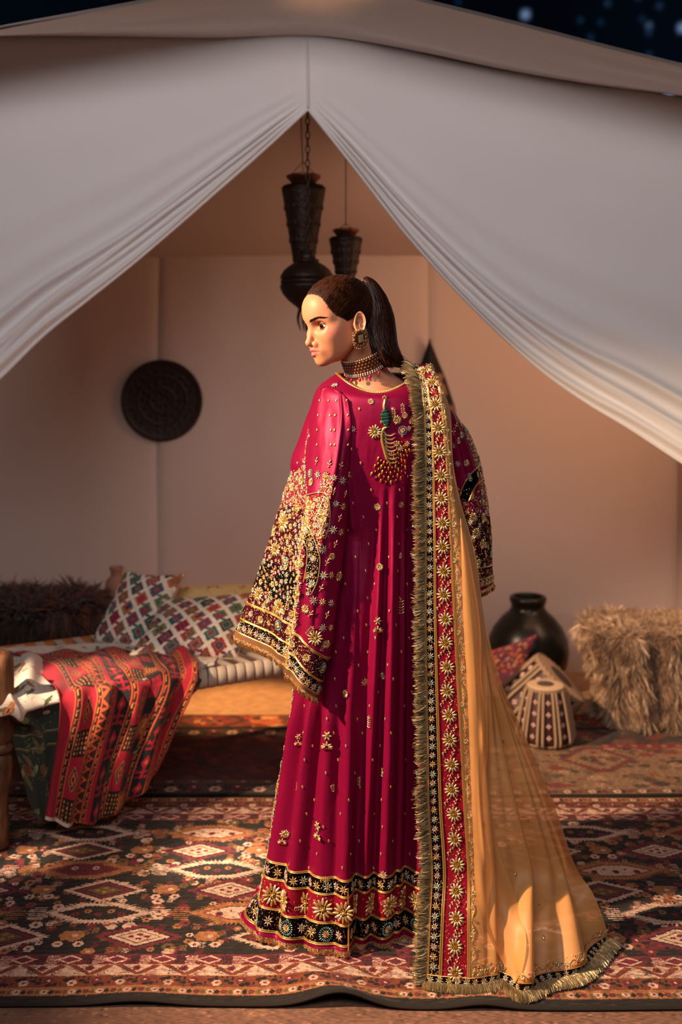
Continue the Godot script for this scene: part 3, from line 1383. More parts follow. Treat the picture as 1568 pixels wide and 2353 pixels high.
func build_bed() -> void:
	var b := thing("rope_bed", "low wooden rope-strung bed with turned legs, heaped with cushions and throws", "bed", Vector3.ZERO)
	mat("strap_cotton", Color("b5a595"), 0.9)
	bump(M.strap_cotton, noise_tex(0.3, 256, 0, 1, 90), 0.06, 9.0)
	mat("rail_wood", Color("a8602c"), 0.55)
	var leg := turned_leg()
	for q in [[0, 0], [1.5, 0], [0, 0.68], [1.5, 0.68]]:
		put("leg", leg, M.old_wood, b, Transform3D(Basis(), bed(q[0], q[1], 0.0165)))
	for q in [[0.0, 0.0, 1.5, 0.0], [0.0, 0.68, 1.5, 0.68], [0.0, 0.0, 0.0, 0.68], [1.5, 0.0, 1.5, 0.68]]:
		var mb := MB.new()
		mb.tube(catmull([bed(q[0], q[1], 0.44), bed((q[0] + q[2]) / 2, (q[1] + q[3]) / 2, 0.432), bed(q[2], q[3], 0.44)], 12), 0.026, 14)
		put("rail", mb.mesh(), M.rail_wood, b)
	for k in 40:   # cotton webbing wound round the near rail, then across to the far one
		var s := 0.08 + k * 0.0352
		var mb := MB.new()
		var lean := BU * 0.008
		var q := []
		for i in 19:
			var a := TAU * i / 18.0
			q.append(bed(s, 0.0, 0.438) + lean * cos(a) + (BW * cos(a) + Vector3.UP * sin(a)) * 0.0325)
		for i in 19:   # a band with rounded edges
			for e in 5:
				var w: float = [-0.0158, -0.0135, 0.0, 0.0135, 0.0158][e]
				var dr: float = [-0.004, 0.0, 0.0016, 0.0, -0.004][e]
				var c0 := bed(s, 0.0, 0.438) + lean * cos(TAU * i / 18.0)
				mb.vert(q[i] + BU * w + (q[i] - c0).normalized() * dr)
		for i in 18:
			for e in 4:
				var v := i * 5 + e
				mb.quad(v, v + 1, v + 6, v + 5)
		put("strap", mb.mesh(), M.strap_cotton, b)
		if k % 2 == 0:
			var sh := []
			for j in 2:
				var row := []
				for i in 6:
					row.append(bed(s + (j - 0.5) * 0.030, 0.02 + i * 0.128, 0.462 - 0.012 * sin(PI * i / 5.0)))
				sh.append(row)
			var st := Sheet.loft(sh, 20, 2)
			var m2 := MB.new()
			st.part(m2)
			st.part(m2, 0, 1, 0, 1, -0.004)
			put("webbing", m2.mesh(true), M.strap_cotton, b)
	# flowered sheet under, red throw over it
	var green := cover_sheet([
		[[-60, 1500], [40, 1488], [130, 1483], [250, 1478], [400, 1482], [520, 1480]],
		[[-40, 1545], [60, 1530], [140, 1522], [250, 1512], [400, 1508], [505, 1500]],
		[[-8, 1638], [55, 1622], [130, 1598], [260, 1566], [400, 1540], [494, 1520]],
		[[14, 1662], [70, 1655], [135, 1640], [270, 1600], [410, 1572], [486, 1548]],
		[[40, 1740], [90, 1740], [140, 1720], [250, 1690], [350, 1650], [442, 1605]],
		[[64, 1830], [105, 1832], [140, 1800], [240, 1750], [340, 1690], [416, 1622]],
		[[84, 1882], [112, 1888], [140, 1850], [240, 1790], [335, 1706], [412, 1630]]], 3, 0.468, 0.02, 120, 110)
	var wn := noise(3.0, 3, 95)
	green.push(func(u, v, q):
		var f: float = 0.010 * wn.get_noise_3d(q.x * 1.5, q.y * 1.5, q.z * 1.5)
		f += 0.05 * exp(-((u - 0.22) / 0.07) ** 2 - ((v - 0.20) / 0.09) ** 2)
		f += 0.03 * exp(-((u - 0.10 - (v - 0.3) * 0.5) / 0.035) ** 2) * smoothstep(0.12, 0.3, v) * (1.0 - smoothstep(0.55, 0.7, v))
		f += 0.012 * sin(u * 46.0 + v * 5.0) * smoothstep(0.4, 0.7, v)
		return f)
	var sheet := thing("flowered_sheet", "white cotton sheet with green leaf print and dark green border, crumpled under the red throw", "bedsheet")
	var fl_ := cloth_mat("leaf_print", floral(Color("d3c6b6"), [Color("4c5a34"), Color("6f7a4c"), Color("8a6a42"), Color("3c4a2c")], 5), 1300.0)
	var dk := cloth_mat("leaf_border", floral(Color("2a2f22"), [Color("5c7a4a"), Color("4a6a44"), Color("6b5a36"), Color("7a8a58")], 8, true), 1500.0)
	var gm := MB.new()
	green.part(gm, 0, 1, 0, 0.40)
	put("print", gm.mesh(true), fl_, sheet)
	gm = MB.new()
	green.part(gm, 0, 1, 0.40, 1.0)
	put("border", gm.mesh(true), dk, sheet)
	var red := cover_sheet([
		[[22, 1506], [120, 1500], [220, 1497], [320, 1494], [398, 1499]],
		[[72, 1528], [165, 1522], [250, 1517], [350, 1512], [432, 1504]],
		[[122, 1582], [195, 1564], [275, 1556], [370, 1540], [454, 1520]],
		[[138, 1612], [210, 1600], [290, 1590], [378, 1574], [452, 1545]],
		[[130, 1700], [190, 1692], [268, 1682], [340, 1668], [416, 1628]],
		[[116, 1790], [166, 1792], [238, 1784], [306, 1764], [388, 1716]],
		[[103, 1880], [150, 1892], [218, 1888], [285, 1850], [362, 1782]]], 3, 0.480, 0.0, 130, 140)
	red.push(func(u, v, q):
		var hang: float = smoothstep(0.36, 0.55, v)
		var f: float = 0.006 * wn.get_noise_3d(q.x * 2 + 9, q.y * 2, q.z * 2)
		f += hang * 0.016 * sin(u * 30.0 - v * 6.0) * (0.4 + u)
		f += hang * 0.020 * exp(-((u - 0.36 + (v - 0.5) * 0.25) / 0.05) ** 2)
		f += (1.0 - hang) * 0.008 * sin(u * 24.0 + v * 22.0)
		f += (1.0 - hang) * 0.025 * exp(-((u - 0.95) / 0.05) ** 2 - ((v - 0.2) / 0.1) ** 2)
		return f + 0.006)
	var throw_ := thing("throw_blanket", "red and black striped woven throw with diamonds, hanging over the near rail of the bed", "blanket")
	var rm := MB.new()
	red.part(rm)
	red.part(rm, 0, 1, 0, 1, -0.004)
	put("weave", rm.mesh(true), cloth_mat("kilim_weave", kilim(), 860.0), throw_)
	var lm := MB.new()
	red.part(lm, 0.0, 0.3, 0.985, 1.0, 0.003)
	put("lining_corner", lm.mesh(true), mat("lining", Color("b9a99a"), 0.9), throw_)
	mat("selvedge", Color("6e1a1a"), 0.9)
	for v in [0.0, 1.0]:
		var em := MB.new()
		var path := PackedVector3Array()
		for i in 61:
			path.append(red.at(v, i / 60.0))
		em.tube(path, 0.0025, 5)
		put("selvedge", em.mesh(), M.selvedge, throw_)
	# cushions
	var lt := cloth_mat("lattice_weave", lattice(), 900.0)
	var pipe := mat("natural_piping", Color("b49a80"), 0.9)
	cushion("diamond lattice cushion standing upright on its corner, left of the two on the bed", px(314, 1408, 4.02), Vector3(0.130, 0.008, 0.07), Vector3(0.062, 0.145, -0.06), 0.062, lt, pipe, "diamond lattice cushions on the bed")
	cushion("diamond lattice cushion leaning back in front of the pale yellow flowered cushion", px(456, 1444, 3.86), Vector3(0.205, 0.006, -0.03), Vector3(0.055, 0.092, -0.13), 0.068, lt, pipe, "diamond lattice cushions on the bed")
	cushion("pale yellow flowered cushion behind the two diamond lattice cushions", px(500, 1402, 4.12), Vector3(0.20, 0.0, -0.03), Vector3(0.0, 0.085, -0.08), 0.06, cloth_mat("yellow_print", floral(Color("d8b878"), [Color("e2cf9a"), Color("c08a4a"), Color("a8a05a")], 15), 2200.0), pipe)


# ------------------------------------------------------------------ fur, pots, drums, the left and the right corner
func fur(called: String, s: Sheet, count: int, len_: float, width: float, colors: Array, parent: Node3D, flow: Vector3, seed_: int, lie := 0.5) -> void:
	var mb := MB.new()   # one lock of hair: a bent, tapering blade with a keel
	var n := 4
	for i in n + 1:
		var t := float(i) / n
		var w := 0.5 * (1.0 - t * t) + 0.03
		var y := t
		var z := -0.35 * t * t
		mb.vert(Vector3(-w, y, z))
		mb.vert(Vector3(0, y, z + 0.35 * w))
		mb.vert(Vector3(w, y, z))
	for i in n:
		for e in 2:
			var k := i * 3 + e
			mb.quad(k, k + 1, k + 4, k + 3)
	var m := mat("fur_" + called, Color.WHITE, 0.6)
	m.vertex_color_use_as_albedo = true
	m.rim_enabled = true
	m.rim = 0.3
	m.rim_tint = 0.6
	var r := RandomNumberGenerator.new()
	r.seed = seed_
	var tuft := noise(6.0, 2, seed_)
	var xs := []
	var cs := []
	for k in count:
		var u := r.randf()
		var v := r.randf()
		var nn := s.nor(u, v)
		var p := s.at(u, v)
		var tn := tuft.get_noise_3d(p.x * 1.2, p.y * 1.2, p.z * 1.2)
		var side := Vector3(tuft.get_noise_3d(p.x * 2 + 50, p.y * 2, p.z * 2), 0, tuft.get_noise_3d(p.x * 2, p.y * 2 + 50, p.z * 2)) * 1.2
		var along := flow - nn * flow.dot(nn) * 0.8 + Vector3(nn.x, 0, nn.z) * 0.2
		if nn.y > 0.6:
			along = Vector3(r.randf_range(-1, 1), 0, r.randf_range(-1, 1)) * 0.8
		var dir := (nn * lie + along + side + Vector3(r.randf_range(-0.2, 0.2), r.randf_range(-0.2, 0.2), r.randf_range(-0.2, 0.2))).normalized()
		var zz := (nn - dir * nn.dot(dir)).normalized()
		var xx := dir.cross(zz)
		var l := len_ * r.randf_range(0.55, 1.15) * (1.0 + 0.5 * tn)
		xs.append(Transform3D(Basis(xx * width * r.randf_range(0.6, 1.3), dir * l, zz * l * 0.5), p - nn * 0.004))
		var c: Color = colors[r.randi() % colors.size()]
		c = c.lerp(colors[0], clampf(0.5 - tn * 0.9, 0.0, 0.8))
		var g := r.randf_range(0.8, 1.15)
		cs.append(Color(c.r * g, c.g * g, c.b * g).srgb_to_linear())
	many("hair", mb.mesh(), m, xs, cs, parent)


func ring_sheet(rings: Array, nu: int, nv: int, side := 1.0) -> Sheet:
	# rings: [centre, half x, half z, squareness] from the bottom up; the last ones may close the top
	var rows := []
	for q in rings:
		var row := []
		for i in 16:
			var a := TAU * i / 16.0
			var c := cos(a)
			var sn := sin(a)
			var k: float = 1.0 / pow(pow(absf(c), q[3]) + pow(absf(sn), q[3]), 1.0 / q[3])
			row.append((q[0] as Vector3) + Vector3(c * k * q[1], 0, -sn * k * q[2]))
		rows.append(row)
	return Sheet.loft(rows, nu, nv, true, side)


func build_left_corner() -> void:
	mat("dark_hide", Color("1c0d08"), 0.8)
	mat("pale_wood", Color("a67f5c"), 0.6)
	mat("clay", Color("9c6a58"), 0.8)
	mat("dark_bowl", Color("17110e"), 0.5)
	var browns := [Color("1c0c07"), Color("34160b"), Color("542612"), Color("7c3a1a"), Color("3c1a0a")]
	var t := thing("fur_bench", "long-haired dark brown fur thrown over a low bench behind the rope bed", "bench")
	var c := px(60, 1380, 4.45)
	c.y = 0.0
	var s := ring_sheet([[c + Vector3(0, 0.02, 0), 0.30, 0.19, 4.0], [c + Vector3(0, 0.2, 0), 0.30, 0.19, 4.0], [c + Vector3(0, 0.42, 0), 0.29, 0.19, 4.0], [c + Vector3(0, 0.48, 0), 0.27, 0.17, 4.0], [c + Vector3(0, 0.495, 0), 0.15, 0.1, 3.0], [c + Vector3(0, 0.495, 0), 0.01, 0.01, 2.0]], 60, 40)
	var mb := MB.new()
	s.part(mb)
	put("hide", mb.mesh(true), M.dark_hide, t)
	fur("dark", s, 12000, 0.10, 0.0045, browns, t, Vector3(0, -0.9, 0), 3, 0.45)
	var h := px(160, 1400, 4.4)   # the rolled end of the fur
	var s2 := ring_sheet([[h + Vector3(0.02, -0.14, 0), 0.08, 0.10, 2.2], [h + Vector3(0.01, -0.06, 0), 0.10, 0.13, 2.2], [h, 0.10, 0.14, 2.2], [h + Vector3(0, 0.035, 0), 0.08, 0.11, 2.0], [h + Vector3(0, 0.05, 0), 0.01, 0.01, 2.0]], 36, 24)
	mb = MB.new()
	s2.part(mb)
	put("rolled_end", mb.mesh(true), M.dark_hide, t)
	fur("rolled", s2, 4200, 0.085, 0.004, [Color("2a1209"), Color("4a2212"), Color("7a3c1c"), Color("5c2b14")], t, Vector3(0.25, -0.9, 0.1), 4, 0.4)
	# little table, bowl and bottle
	var tp := px(285, 1400, 4.66)
	tp.y = 0.0
	var tb := thing("side_table", "small pale wooden table behind the upright diamond cushion", "table", tp)
	mb = MB.new()
	mb.box(Transform3D(Basis(), Vector3(0, 0.455, 0)), Vector3(0.32, 0.03, 0.26), 0.004)
	put("table_top", mb.mesh(), M.pale_wood, tb)
	mb = MB.new()
	mb.box(Transform3D(Basis(), Vector3(0, 0.385, 0)), Vector3(0.29, 0.11, 0.23), 0.004)
	put("apron", mb.mesh(), M.rail_wood, tb)
	for q in [[-1, -1], [1, -1], [-1, 1], [1, 1]]:
		mb = MB.new()
		mb.box(Transform3D(Basis(), Vector3(q[0] * 0.125, 0.165, q[1] * 0.095)), Vector3(0.035, 0.33, 0.035), 0.004)
		put("leg", mb.mesh(), M.pale_wood, tb)
	var bw := thing("shallow_bowl", "shallow dark bowl on the small table beside the clay bottle", "bowl", px(226, 1385, 4.60) * Vector3(1, 0, 1) + Vector3(0, 0.4705, 0))
	mb = MB.new()
	mb.lathe([Vector2(0, 0), Vector2(0.03, 0), Vector2(0.032, 0.004), Vector2(0.045, 0.012), Vector2(0.052, 0.03), Vector2(0.052, 0.033), Vector2(0.047, 0.033), Vector2(0.04, 0.014), Vector2(0, 0.008)], 28)
	put("shell", mb.mesh(), M.dark_bowl, bw)
	var bt := thing("clay_bottle", "unglazed pinkish clay bottle with a wide flat lip on the small table", "bottle", px(268, 1385, 4.64) * Vector3(1, 0, 1) + Vector3(0, 0.4705, 0))
	mb = MB.new()
	mb.lathe([Vector2(0, 0), Vector2(0.03, 0), Vector2(0.036, 0.005), Vector2(0.049, 0.04), Vector2(0.051, 0.065), Vector2(0.046, 0.088), Vector2(0.034, 0.102), Vector2(0.027, 0.107), Vector2(0.025, 0.112), Vector2(0.026, 0.132), Vector2(0.031, 0.138), Vector2(0.032, 0.147), Vector2(0.029, 0.150), Vector2(0.022, 0.149), Vector2(0.02, 0.12), Vector2(0, 0.11)], 30)
	put("vessel", mb.mesh(), M.clay, bt)


func drum(called: String, label: String, base: Transform3D, r0: float, r1: float, h: float) -> void:
	# r0 at the foot, r1 at the head
	var t := thing(called, label, "drum", Vector3.ZERO, "")
	t.transform = base
	if not M.has("drum_body"):
		mat("drum_body", Color("3a1712"), 0.5)
		mat("drum_skin", Color("c4a888"), 0.6)
		mat("drum_paste", Color("4c423c"), 0.5)
		mat("leather", Color("8f765d"), 0.7)
		bump(M.leather, noise_tex(0.08, 256, 0, 1, 60), 0.12, 4.0)
		mat("studs", Color("c9a9a0"), 0.3, 0.3)
	var mb := MB.new()
	mb.lathe([Vector2(0, 0), Vector2(r0 * 0.72, 0), Vector2(r0 * 0.92, h * 0.04), Vector2(r0, h * 0.14), Vector2(lerpf(r0, r1, 0.35), h * 0.5), Vector2(lerpf(r0, r1, 0.75), h * 0.82), Vector2(r1, h * 0.97), Vector2(r1 * 0.97, h * 0.98), Vector2(0, h * 0.98)], 40)
	put("shell", mb.mesh(), M.drum_body, t)
	mb = MB.new()
	mb.lathe([Vector2(r1 * 1.02, h * 0.965), Vector2(r1 * 1.03, h * 0.99), Vector2(r1 * 0.98, h * 1.003), Vector2(r1 * 0.7, h * 1.008), Vector2(0, h * 1.010)], 40)
	put("skin", mb.mesh(), M.drum_skin, t)
	mb = MB.new()
	mb.lathe([Vector2(r1 * 0.48, h * 1.0085), Vector2(r1 * 0.46, h * 1.018), Vector2(0, h * 1.024)], 32)
	put("black_patch", mb.mesh(), M.drum_paste, t)
	mb = MB.new()   # plaited hoop at the head, ring at the foot
	for k in 30:
		for e in 2:
			var a := TAU * (k + 0.5 * e) / 30.0
			var o := Vector3(cos(a) * r1 * 1.04, h * (0.945 + 0.02 * e), -sin(a) * r1 * 1.04)
			var tang := Vector3(-sin(a), 0.5 - e, -cos(a)).normalized()
			var b := Basis(tang.cross(Vector3.UP).normalized() * r1 * 0.07, tang * r1 * 0.17, tang.cross(tang.cross(Vector3.UP)).normalized() * r1 * 0.07)
			mb.ell(Transform3D(b, o), 6, 5)
	put("plaited_hoop", mb.mesh(), M.leather, t)
	mb = MB.new()
	var ring := PackedVector3Array()
	for k in 41:
		ring.append(Vector3(cos(TAU * k / 40.0) * r0 * 0.9, h * 0.03, -sin(TAU * k / 40.0) * r0 * 0.9))
	mb.tube(ring, h * 0.022, 8, false)
	put("foot_ring", mb.mesh(), M.leather, t)
	for k in 20:   # the tension straps, in pairs
		var a := TAU * (k + 0.22 * (1 if k % 2 else -1)) / 20.0
		var m2 := MB.new()
		var path := []
		for q in [[r1 * 1.06, 0.945], [lerpf(r0, r1, 0.75) + 0.006, 0.80], [lerpf(r0, r1, 0.35) + 0.007, 0.48], [r0 + 0.008, 0.14], [r0 * 0.95 + 0.004, 0.04]]:
			path.append(Vector3(cos(a) * q[0], h * q[1], -sin(a) * q[0]))
		m2.tube(catmull(path, 12), r0 * 0.062, 7)
		put("tension_strap", m2.mesh(), M.leather, t)
	mb = MB.new()
	for k in 10:   # little four-petalled studs between the straps
		for j in 4:
			var a := TAU * (k * 2 + 0.5) / 20.0
			var y := 0.2 + j * 0.19
			var rr := lerpf(r0, r1, clampf((y - 0.14) / 0.8, 0, 1)) + 0.002
			var o := Vector3(cos(a) * rr, h * y, -sin(a) * rr)
			for q in 4:
				var b := TAU * q / 4.0
				mb.ell(Transform3D(Basis().scaled(Vector3.ONE * r0 * 0.045), o + (Vector3(-sin(a), 0, -cos(a)) * cos(b) + Vector3.UP * sin(b)) * r0 * 0.055), 6, 4)
	put("stud_flowers", mb.mesh(), M.studs, t).set_meta("kind", "stuff")


func build_right_corner() -> void:
	# black jar
	mat("black_glaze", Color("14130f"), 0.3)
	M.black_glaze.metallic_specular = 0.4
	bump(M.black_glaze, noise_tex(0.03, 256, 0, 1, 61), 0.08, 2.0)
	var jar := thing("storage_jar", "large round black jar with a short thick-lipped neck standing by the wall", "jar", Vector3(px(1214, 1400, 4.85).x, 0.0, -4.85))
	var mb := MB.new()
	mb.lathe([Vector2(0, 0), Vector2(0.09, 0), Vector2(0.10, 0.005), Vector2(0.145, 0.06), Vector2(0.178, 0.13), Vector2(0.188, 0.19), Vector2(0.182, 0.245), Vector2(0.158, 0.30), Vector2(0.122, 0.345), Vector2(0.09, 0.373), Vector2(0.079, 0.388), Vector2(0.077, 0.405), Vector2(0.083, 0.416), Vector2(0.086, 0.430), Vector2(0.082, 0.443), Vector2(0.072, 0.446), Vector2(0.064, 0.438), Vector2(0.062, 0.40), Vector2(0.075, 0.37), Vector2(0.15, 0.28), Vector2(0.16, 0.15), Vector2(0, 0.03)], 56)
	put("vessel", mb.mesh(), M.black_glaze, jar)
	# drums
	drum("drum", "smaller strapped hand drum standing upright in front of the tilted one", Transform3D(Basis(Vector3.UP, 0.1), fl(1254, 1702, 0.0165)), 0.106, 0.071, 0.225)
	var ax := Vector3(0.66, 0.72, 0.12).normalized()
	var zx := Vector3(0, 0, 1)
	zx = (zx - ax * zx.dot(ax)).normalized()
	var hc := px(1290, 1556, 4.36)
	drum("drum", "larger strapped hand drum tilted behind the small upright one", Transform3D(Basis(ax.cross(zx), ax, zx), hc - ax * 0.235), 0.135, 0.122, 0.235)
	# patchwork cushion
	var im := img(256, 256, Color("5a2433"))
	for k in 260:
		blossom(im, rng.randf() * 256, rng.randf() * 256, rng.randf_range(5, 12), [Color("b5541f"), Color("8a3a4a"), Color("b08a68"), Color("6a2a48"), Color("c06a2a")][rng.randi() % 5], Color("3c1a2a"))
	wear(im, 8, 0.1)
	cushion("orange and purple flowered cushion with magenta piping leaning against the black jar", px(1126, 1555, 4.58), Vector3(0.172, 0.045, -0.02), Vector3(0.05, 0.115, -0.07), 0.055, cloth_mat("patch_print", im, 1100.0), mat("magenta_piping", Color("7a1440"), 0.8))
	# stool with a pale shaggy hide
	var tans := [Color("86684e"), Color("a4845f"), Color("c2a486"), Color("dcc2a4"), Color("947458")]
	var st := thing("fur_stool", "square stool covered in shaggy beige fur hanging to the rug, in the tent corner", "stool")
	mat("tan_hide", Color("5a4030"), 0.85)
	var c := Vector3(px(1478, 1400, 4.42).x, 0.0, -4.45)
	var s := ring_sheet([[c + Vector3(0.03, 0.03, 0.02), 0.17, 0.15, 5.0], [c + Vector3(0.02, 0.15, 0.01), 0.185, 0.17, 5.0], [c + Vector3(0, 0.30, 0), 0.205, 0.18, 5.0], [c + Vector3(-0.01, 0.385, 0), 0.22, 0.19, 5.0], [c + Vector3(-0.01, 0.405, 0), 0.20, 0.17, 4.0], [c + Vector3(-0.01, 0.41, 0), 0.1, 0.1, 3.0], [c + Vector3(-0.01, 0.41, 0), 0.01, 0.01, 2.0]], 60, 44)
	s.push(func(u, v, q): return 0.022 * sin(u * TAU * 9.0) * (1.0 - smoothstep(0.5, 0.75, v)))
	mb = MB.new()
	s.part(mb)
	put("hide", mb.mesh(true), M.tan_hide, st)
	fur("beige", s, 20000, 0.055, 0.0026, tans, st, Vector3(0, -0.8, 0), 9, 0.6)
	for q in [[-1, -1], [1, -1], [-1, 1], [1, 1]]:
		mb = MB.new()
		mb.box(Transform3D(Basis(), c + Vector3(0.03 + q[0] * 0.13, 0.10, 0.02 + q[1] * 0.11)), Vector3(0.04, 0.18, 0.04), 0.004)
		put("leg", mb.mesh(), M.old_wood, st)
	var tl := fl(1392, 1640, 0.02)   # a paw of the hide on the floor
	var s2 := ring_sheet([[tl + Vector3(0, -0.012, 0), 0.05, 0.05, 2.0], [tl + Vector3(0.005, 0.008, 0), 0.055, 0.05, 2.0], [tl + Vector3(0.015, 0.035, -0.01), 0.045, 0.04, 2.0], [tl + Vector3(0.03, 0.06, -0.02), 0.02, 0.02, 2.0]], 20, 12)
	mb = MB.new()
	s2.part(mb)
	put("paw", mb.mesh(true), M.tan_hide, st)
	fur("paw", s2, 700, 0.05, 0.0035, tans, st, Vector3(-0.5, -0.5, 0.3), 10, 0.6)
	# spotted hide on the wall
	var hp := [[988, 779], [996, 800], [1010, 835], [1022, 862], [1028, 880], [1036, 905], [1046, 935], [1050, 965], [1056, 1010], [1058, 1080], [1040, 1120], [1000, 1140], [960, 1120], [940, 1060], [945, 960], [955, 900], [958, 870], [968, 835], [978, 805]]
	var sp := noise(3.2, 3, 66)
	var rowsh := []
	for j in 24:
		var y := 779.0 + j * 15.5
		var xl := 1e9
		var xr := -1e9
		for i in hp.size():
			var a: Array = hp[i]
			var b2: Array = hp[(i + 1) % hp.size()]
			if (a[1] <= y) != (b2[1] <= y):
				var x: float = a[0] + (y - a[1]) / (b2[1] - a[1]) * (b2[0] - a[0])
				xl = minf(xl, x)
				xr = maxf(xr, x)
		if xl > xr:
			xl = 988
			xr = 988.5
		var row := []
		for i in 7:
			row.append(px(lerpf(xl, xr, i / 6.0), y, 5.105 - 0.03 * sin(PI * i / 6.0)))
		rowsh.append(row)
	var hs := Sheet.loft(rowsh, 16, 60, false, -1.0)
	mb = MB.new()
	hs.part(mb)
	hs.part(mb, 0, 1, 0, 1, -0.006)
	for i in mb.v.size():
		var q := mb.v[i]
		var k := sp.get_noise_3d(q.x * 2.2, q.y * 2.2, 0)
		var dark: bool = q.y > 1.47 or k > 0.12
		mb.c[i] = (Color("120a08") if dark else Color("8a6448")).srgb_to_linear()
	var hm := mat("spotted_hide", Color.WHITE, 0.8)
	hm.vertex_color_use_as_albedo = true
	var hide := thing("wall_hide", "black and tan spotted animal hide hanging on the back wall by her shoulder", "animal hide")
	put("skin", mb.mesh(true), hm, hide)


func build_hanging() -> void:
	mat("copper", Color("5a3322"), 0.42, 0.8)
	mat("dark_brass", Color("2a1a10"), 0.5, 0.55)
	bump(M.dark_brass, noise_tex(0.06, 256, 0, 1, 33), 0.25, 3.0)
	mat("iron", Color("3a2a20"), 0.5, 0.6)
	# embossed plate
	var pl := thing("wall_plate", "round dark embossed metal plate hanging on the back wall", "wall plate")
	pl.transform = Transform3D(Basis(Vector3.RIGHT, PI / 2), px(373, 920, 5.125))
	var mb := MB.new()
	mb.lathe([Vector2(0, 0), Vector2(0.19, 0), Vector2(0.199, 0.006), Vector2(0.2, 0.013), Vector2(0.196, 0.017), Vector2(0.178, 0.014), Vector2(0.172, 0.010), Vector2(0.165, 0.012), Vector2(0.13, 0.006), Vector2(0.125, 0.010), Vector2(0.118, 0.010), Vector2(0.112, 0.005), Vector2(0.07, 0.004), Vector2(0.065, 0.008), Vector2(0.058, 0.008), Vector2(0.05, 0.004), Vector2(0, 0.006)], 64)
	put("dish", mb.mesh(), M.dark_brass, pl)
	for ringk in [[0.148, 22, 0.017, 0.010], [0.09, 14, 0.017, 0.009], [0.035, 8, 0.013, 0.008]]:
		mb = MB.new()
		for k in ringk[1]:
			var a: float = TAU * k / float(ringk[1])
			mb.ell(Transform3D(Basis(Vector3.UP, a).scaled_local(Vector3(ringk[2], 0.006, ringk[3])), Vector3(cos(a) * ringk[0], 0.006, -sin(a) * ringk[0])), 8, 5)
		put("embossed_petals", mb.mesh(), M.dark_brass, pl).set_meta("kind", "stuff")
	# lanterns: profile in pixels of the picture (radius, row), at depth d
	var tall := [[0, 606], [20, 606], [25, 602], [26, 590], [50, 440], [50, 440], [51, 433], [47, 428], [30, 427], [27, 424], [27, 424], [30, 418], [39, 409], [40, 405], [36, 403], [0, 402]]
	lantern("tall tapering copper-rimmed metal lantern hanging highest under the tent peak", 698, 3.98, tall, [[692, 255], [694, 330], [696, 372]], 660, 734, 405)
	var short := [[0, 660], [14, 660], [19, 655], [20, 645], [38, 556], [38, 556], [39, 550], [36, 546], [24, 545], [22, 542], [22, 542], [25, 538], [30, 532], [31, 529], [28, 527], [0, 526]]
	lantern("smaller tapering lantern hanging to the right, its lower half hidden by her head", 795, 4.1, short, [[795, 262], [795, 400], [795, 514]], 770, 820, 529)
	var d := 3.86
	var bowl := thing("hanging_pot", "round-bellied dark metal pot on a chain, with a pointed drop below, behind her head", "hanging pot", px(706, 847, d) * Vector3(1, 0, 1))
	var pr := []
	for q in [[0, 768], [2, 762], [5, 745], [8, 728], [8, 720], [17, 714], [24, 706], [42, 692], [56, 676], [62, 662], [62, 656], [59, 654], [59, 654], [61, 650], [61, 646], [58, 643], [58, 643], [62, 640], [61, 634], [54, 622], [40, 610], [29, 604], [26, 603], [26, 603], [28, 599], [24, 595], [20, 594], [20, 594], [19, 585], [22, 580], [21, 577], [0, 576]]:
		pr.append(Vector2(q[0] / F * d, EYE - (q[1] - HY) / F * d))
	mb = MB.new()
	mb.lathe(pr, 48)
	put("belly", mb.mesh(), M.dark_brass, bowl)
	for k in 5:
		mb = MB.new()
		var a := TAU * k / 5.0 + 0.5
		var top := px(784, 712, d).y
		mb.tube(catmull([Vector3(cos(a) * 0.028, top, -sin(a) * 0.028), Vector3(cos(a) * 0.034, top - 0.035, -sin(a) * 0.034), Vector3(cos(a) * 0.024, top - 0.08, -sin(a) * 0.024)], 6), [0.005, 0.006, 0.006, 0.005, 0.004, 0.003, 0.001], 6)
		put("pendant", mb.mesh(), M.dark_brass, bowl)
	var y0 := px(706, 577, d).y
	var link := MB.new()
	var path := PackedVector3Array()
	for k in 17:
		var a := TAU * k / 16.0
		path.append(Vector3(cos(a) * 0.0075, sin(a) * 0.016, 0))
	link.tube(path, 0.0024, 6, false)
	var lm := link.mesh()
	var n := 0
	while y0 + 0.012 + n * 0.026 < 2.53:
		put("chain_link", lm, M.iron, bowl, Transform3D(Basis(Vector3.UP, PI / 2 * (n % 2) + 0.3), Vector3(0.002, y0 + 0.012 + n * 0.026, 0)))
		n += 1


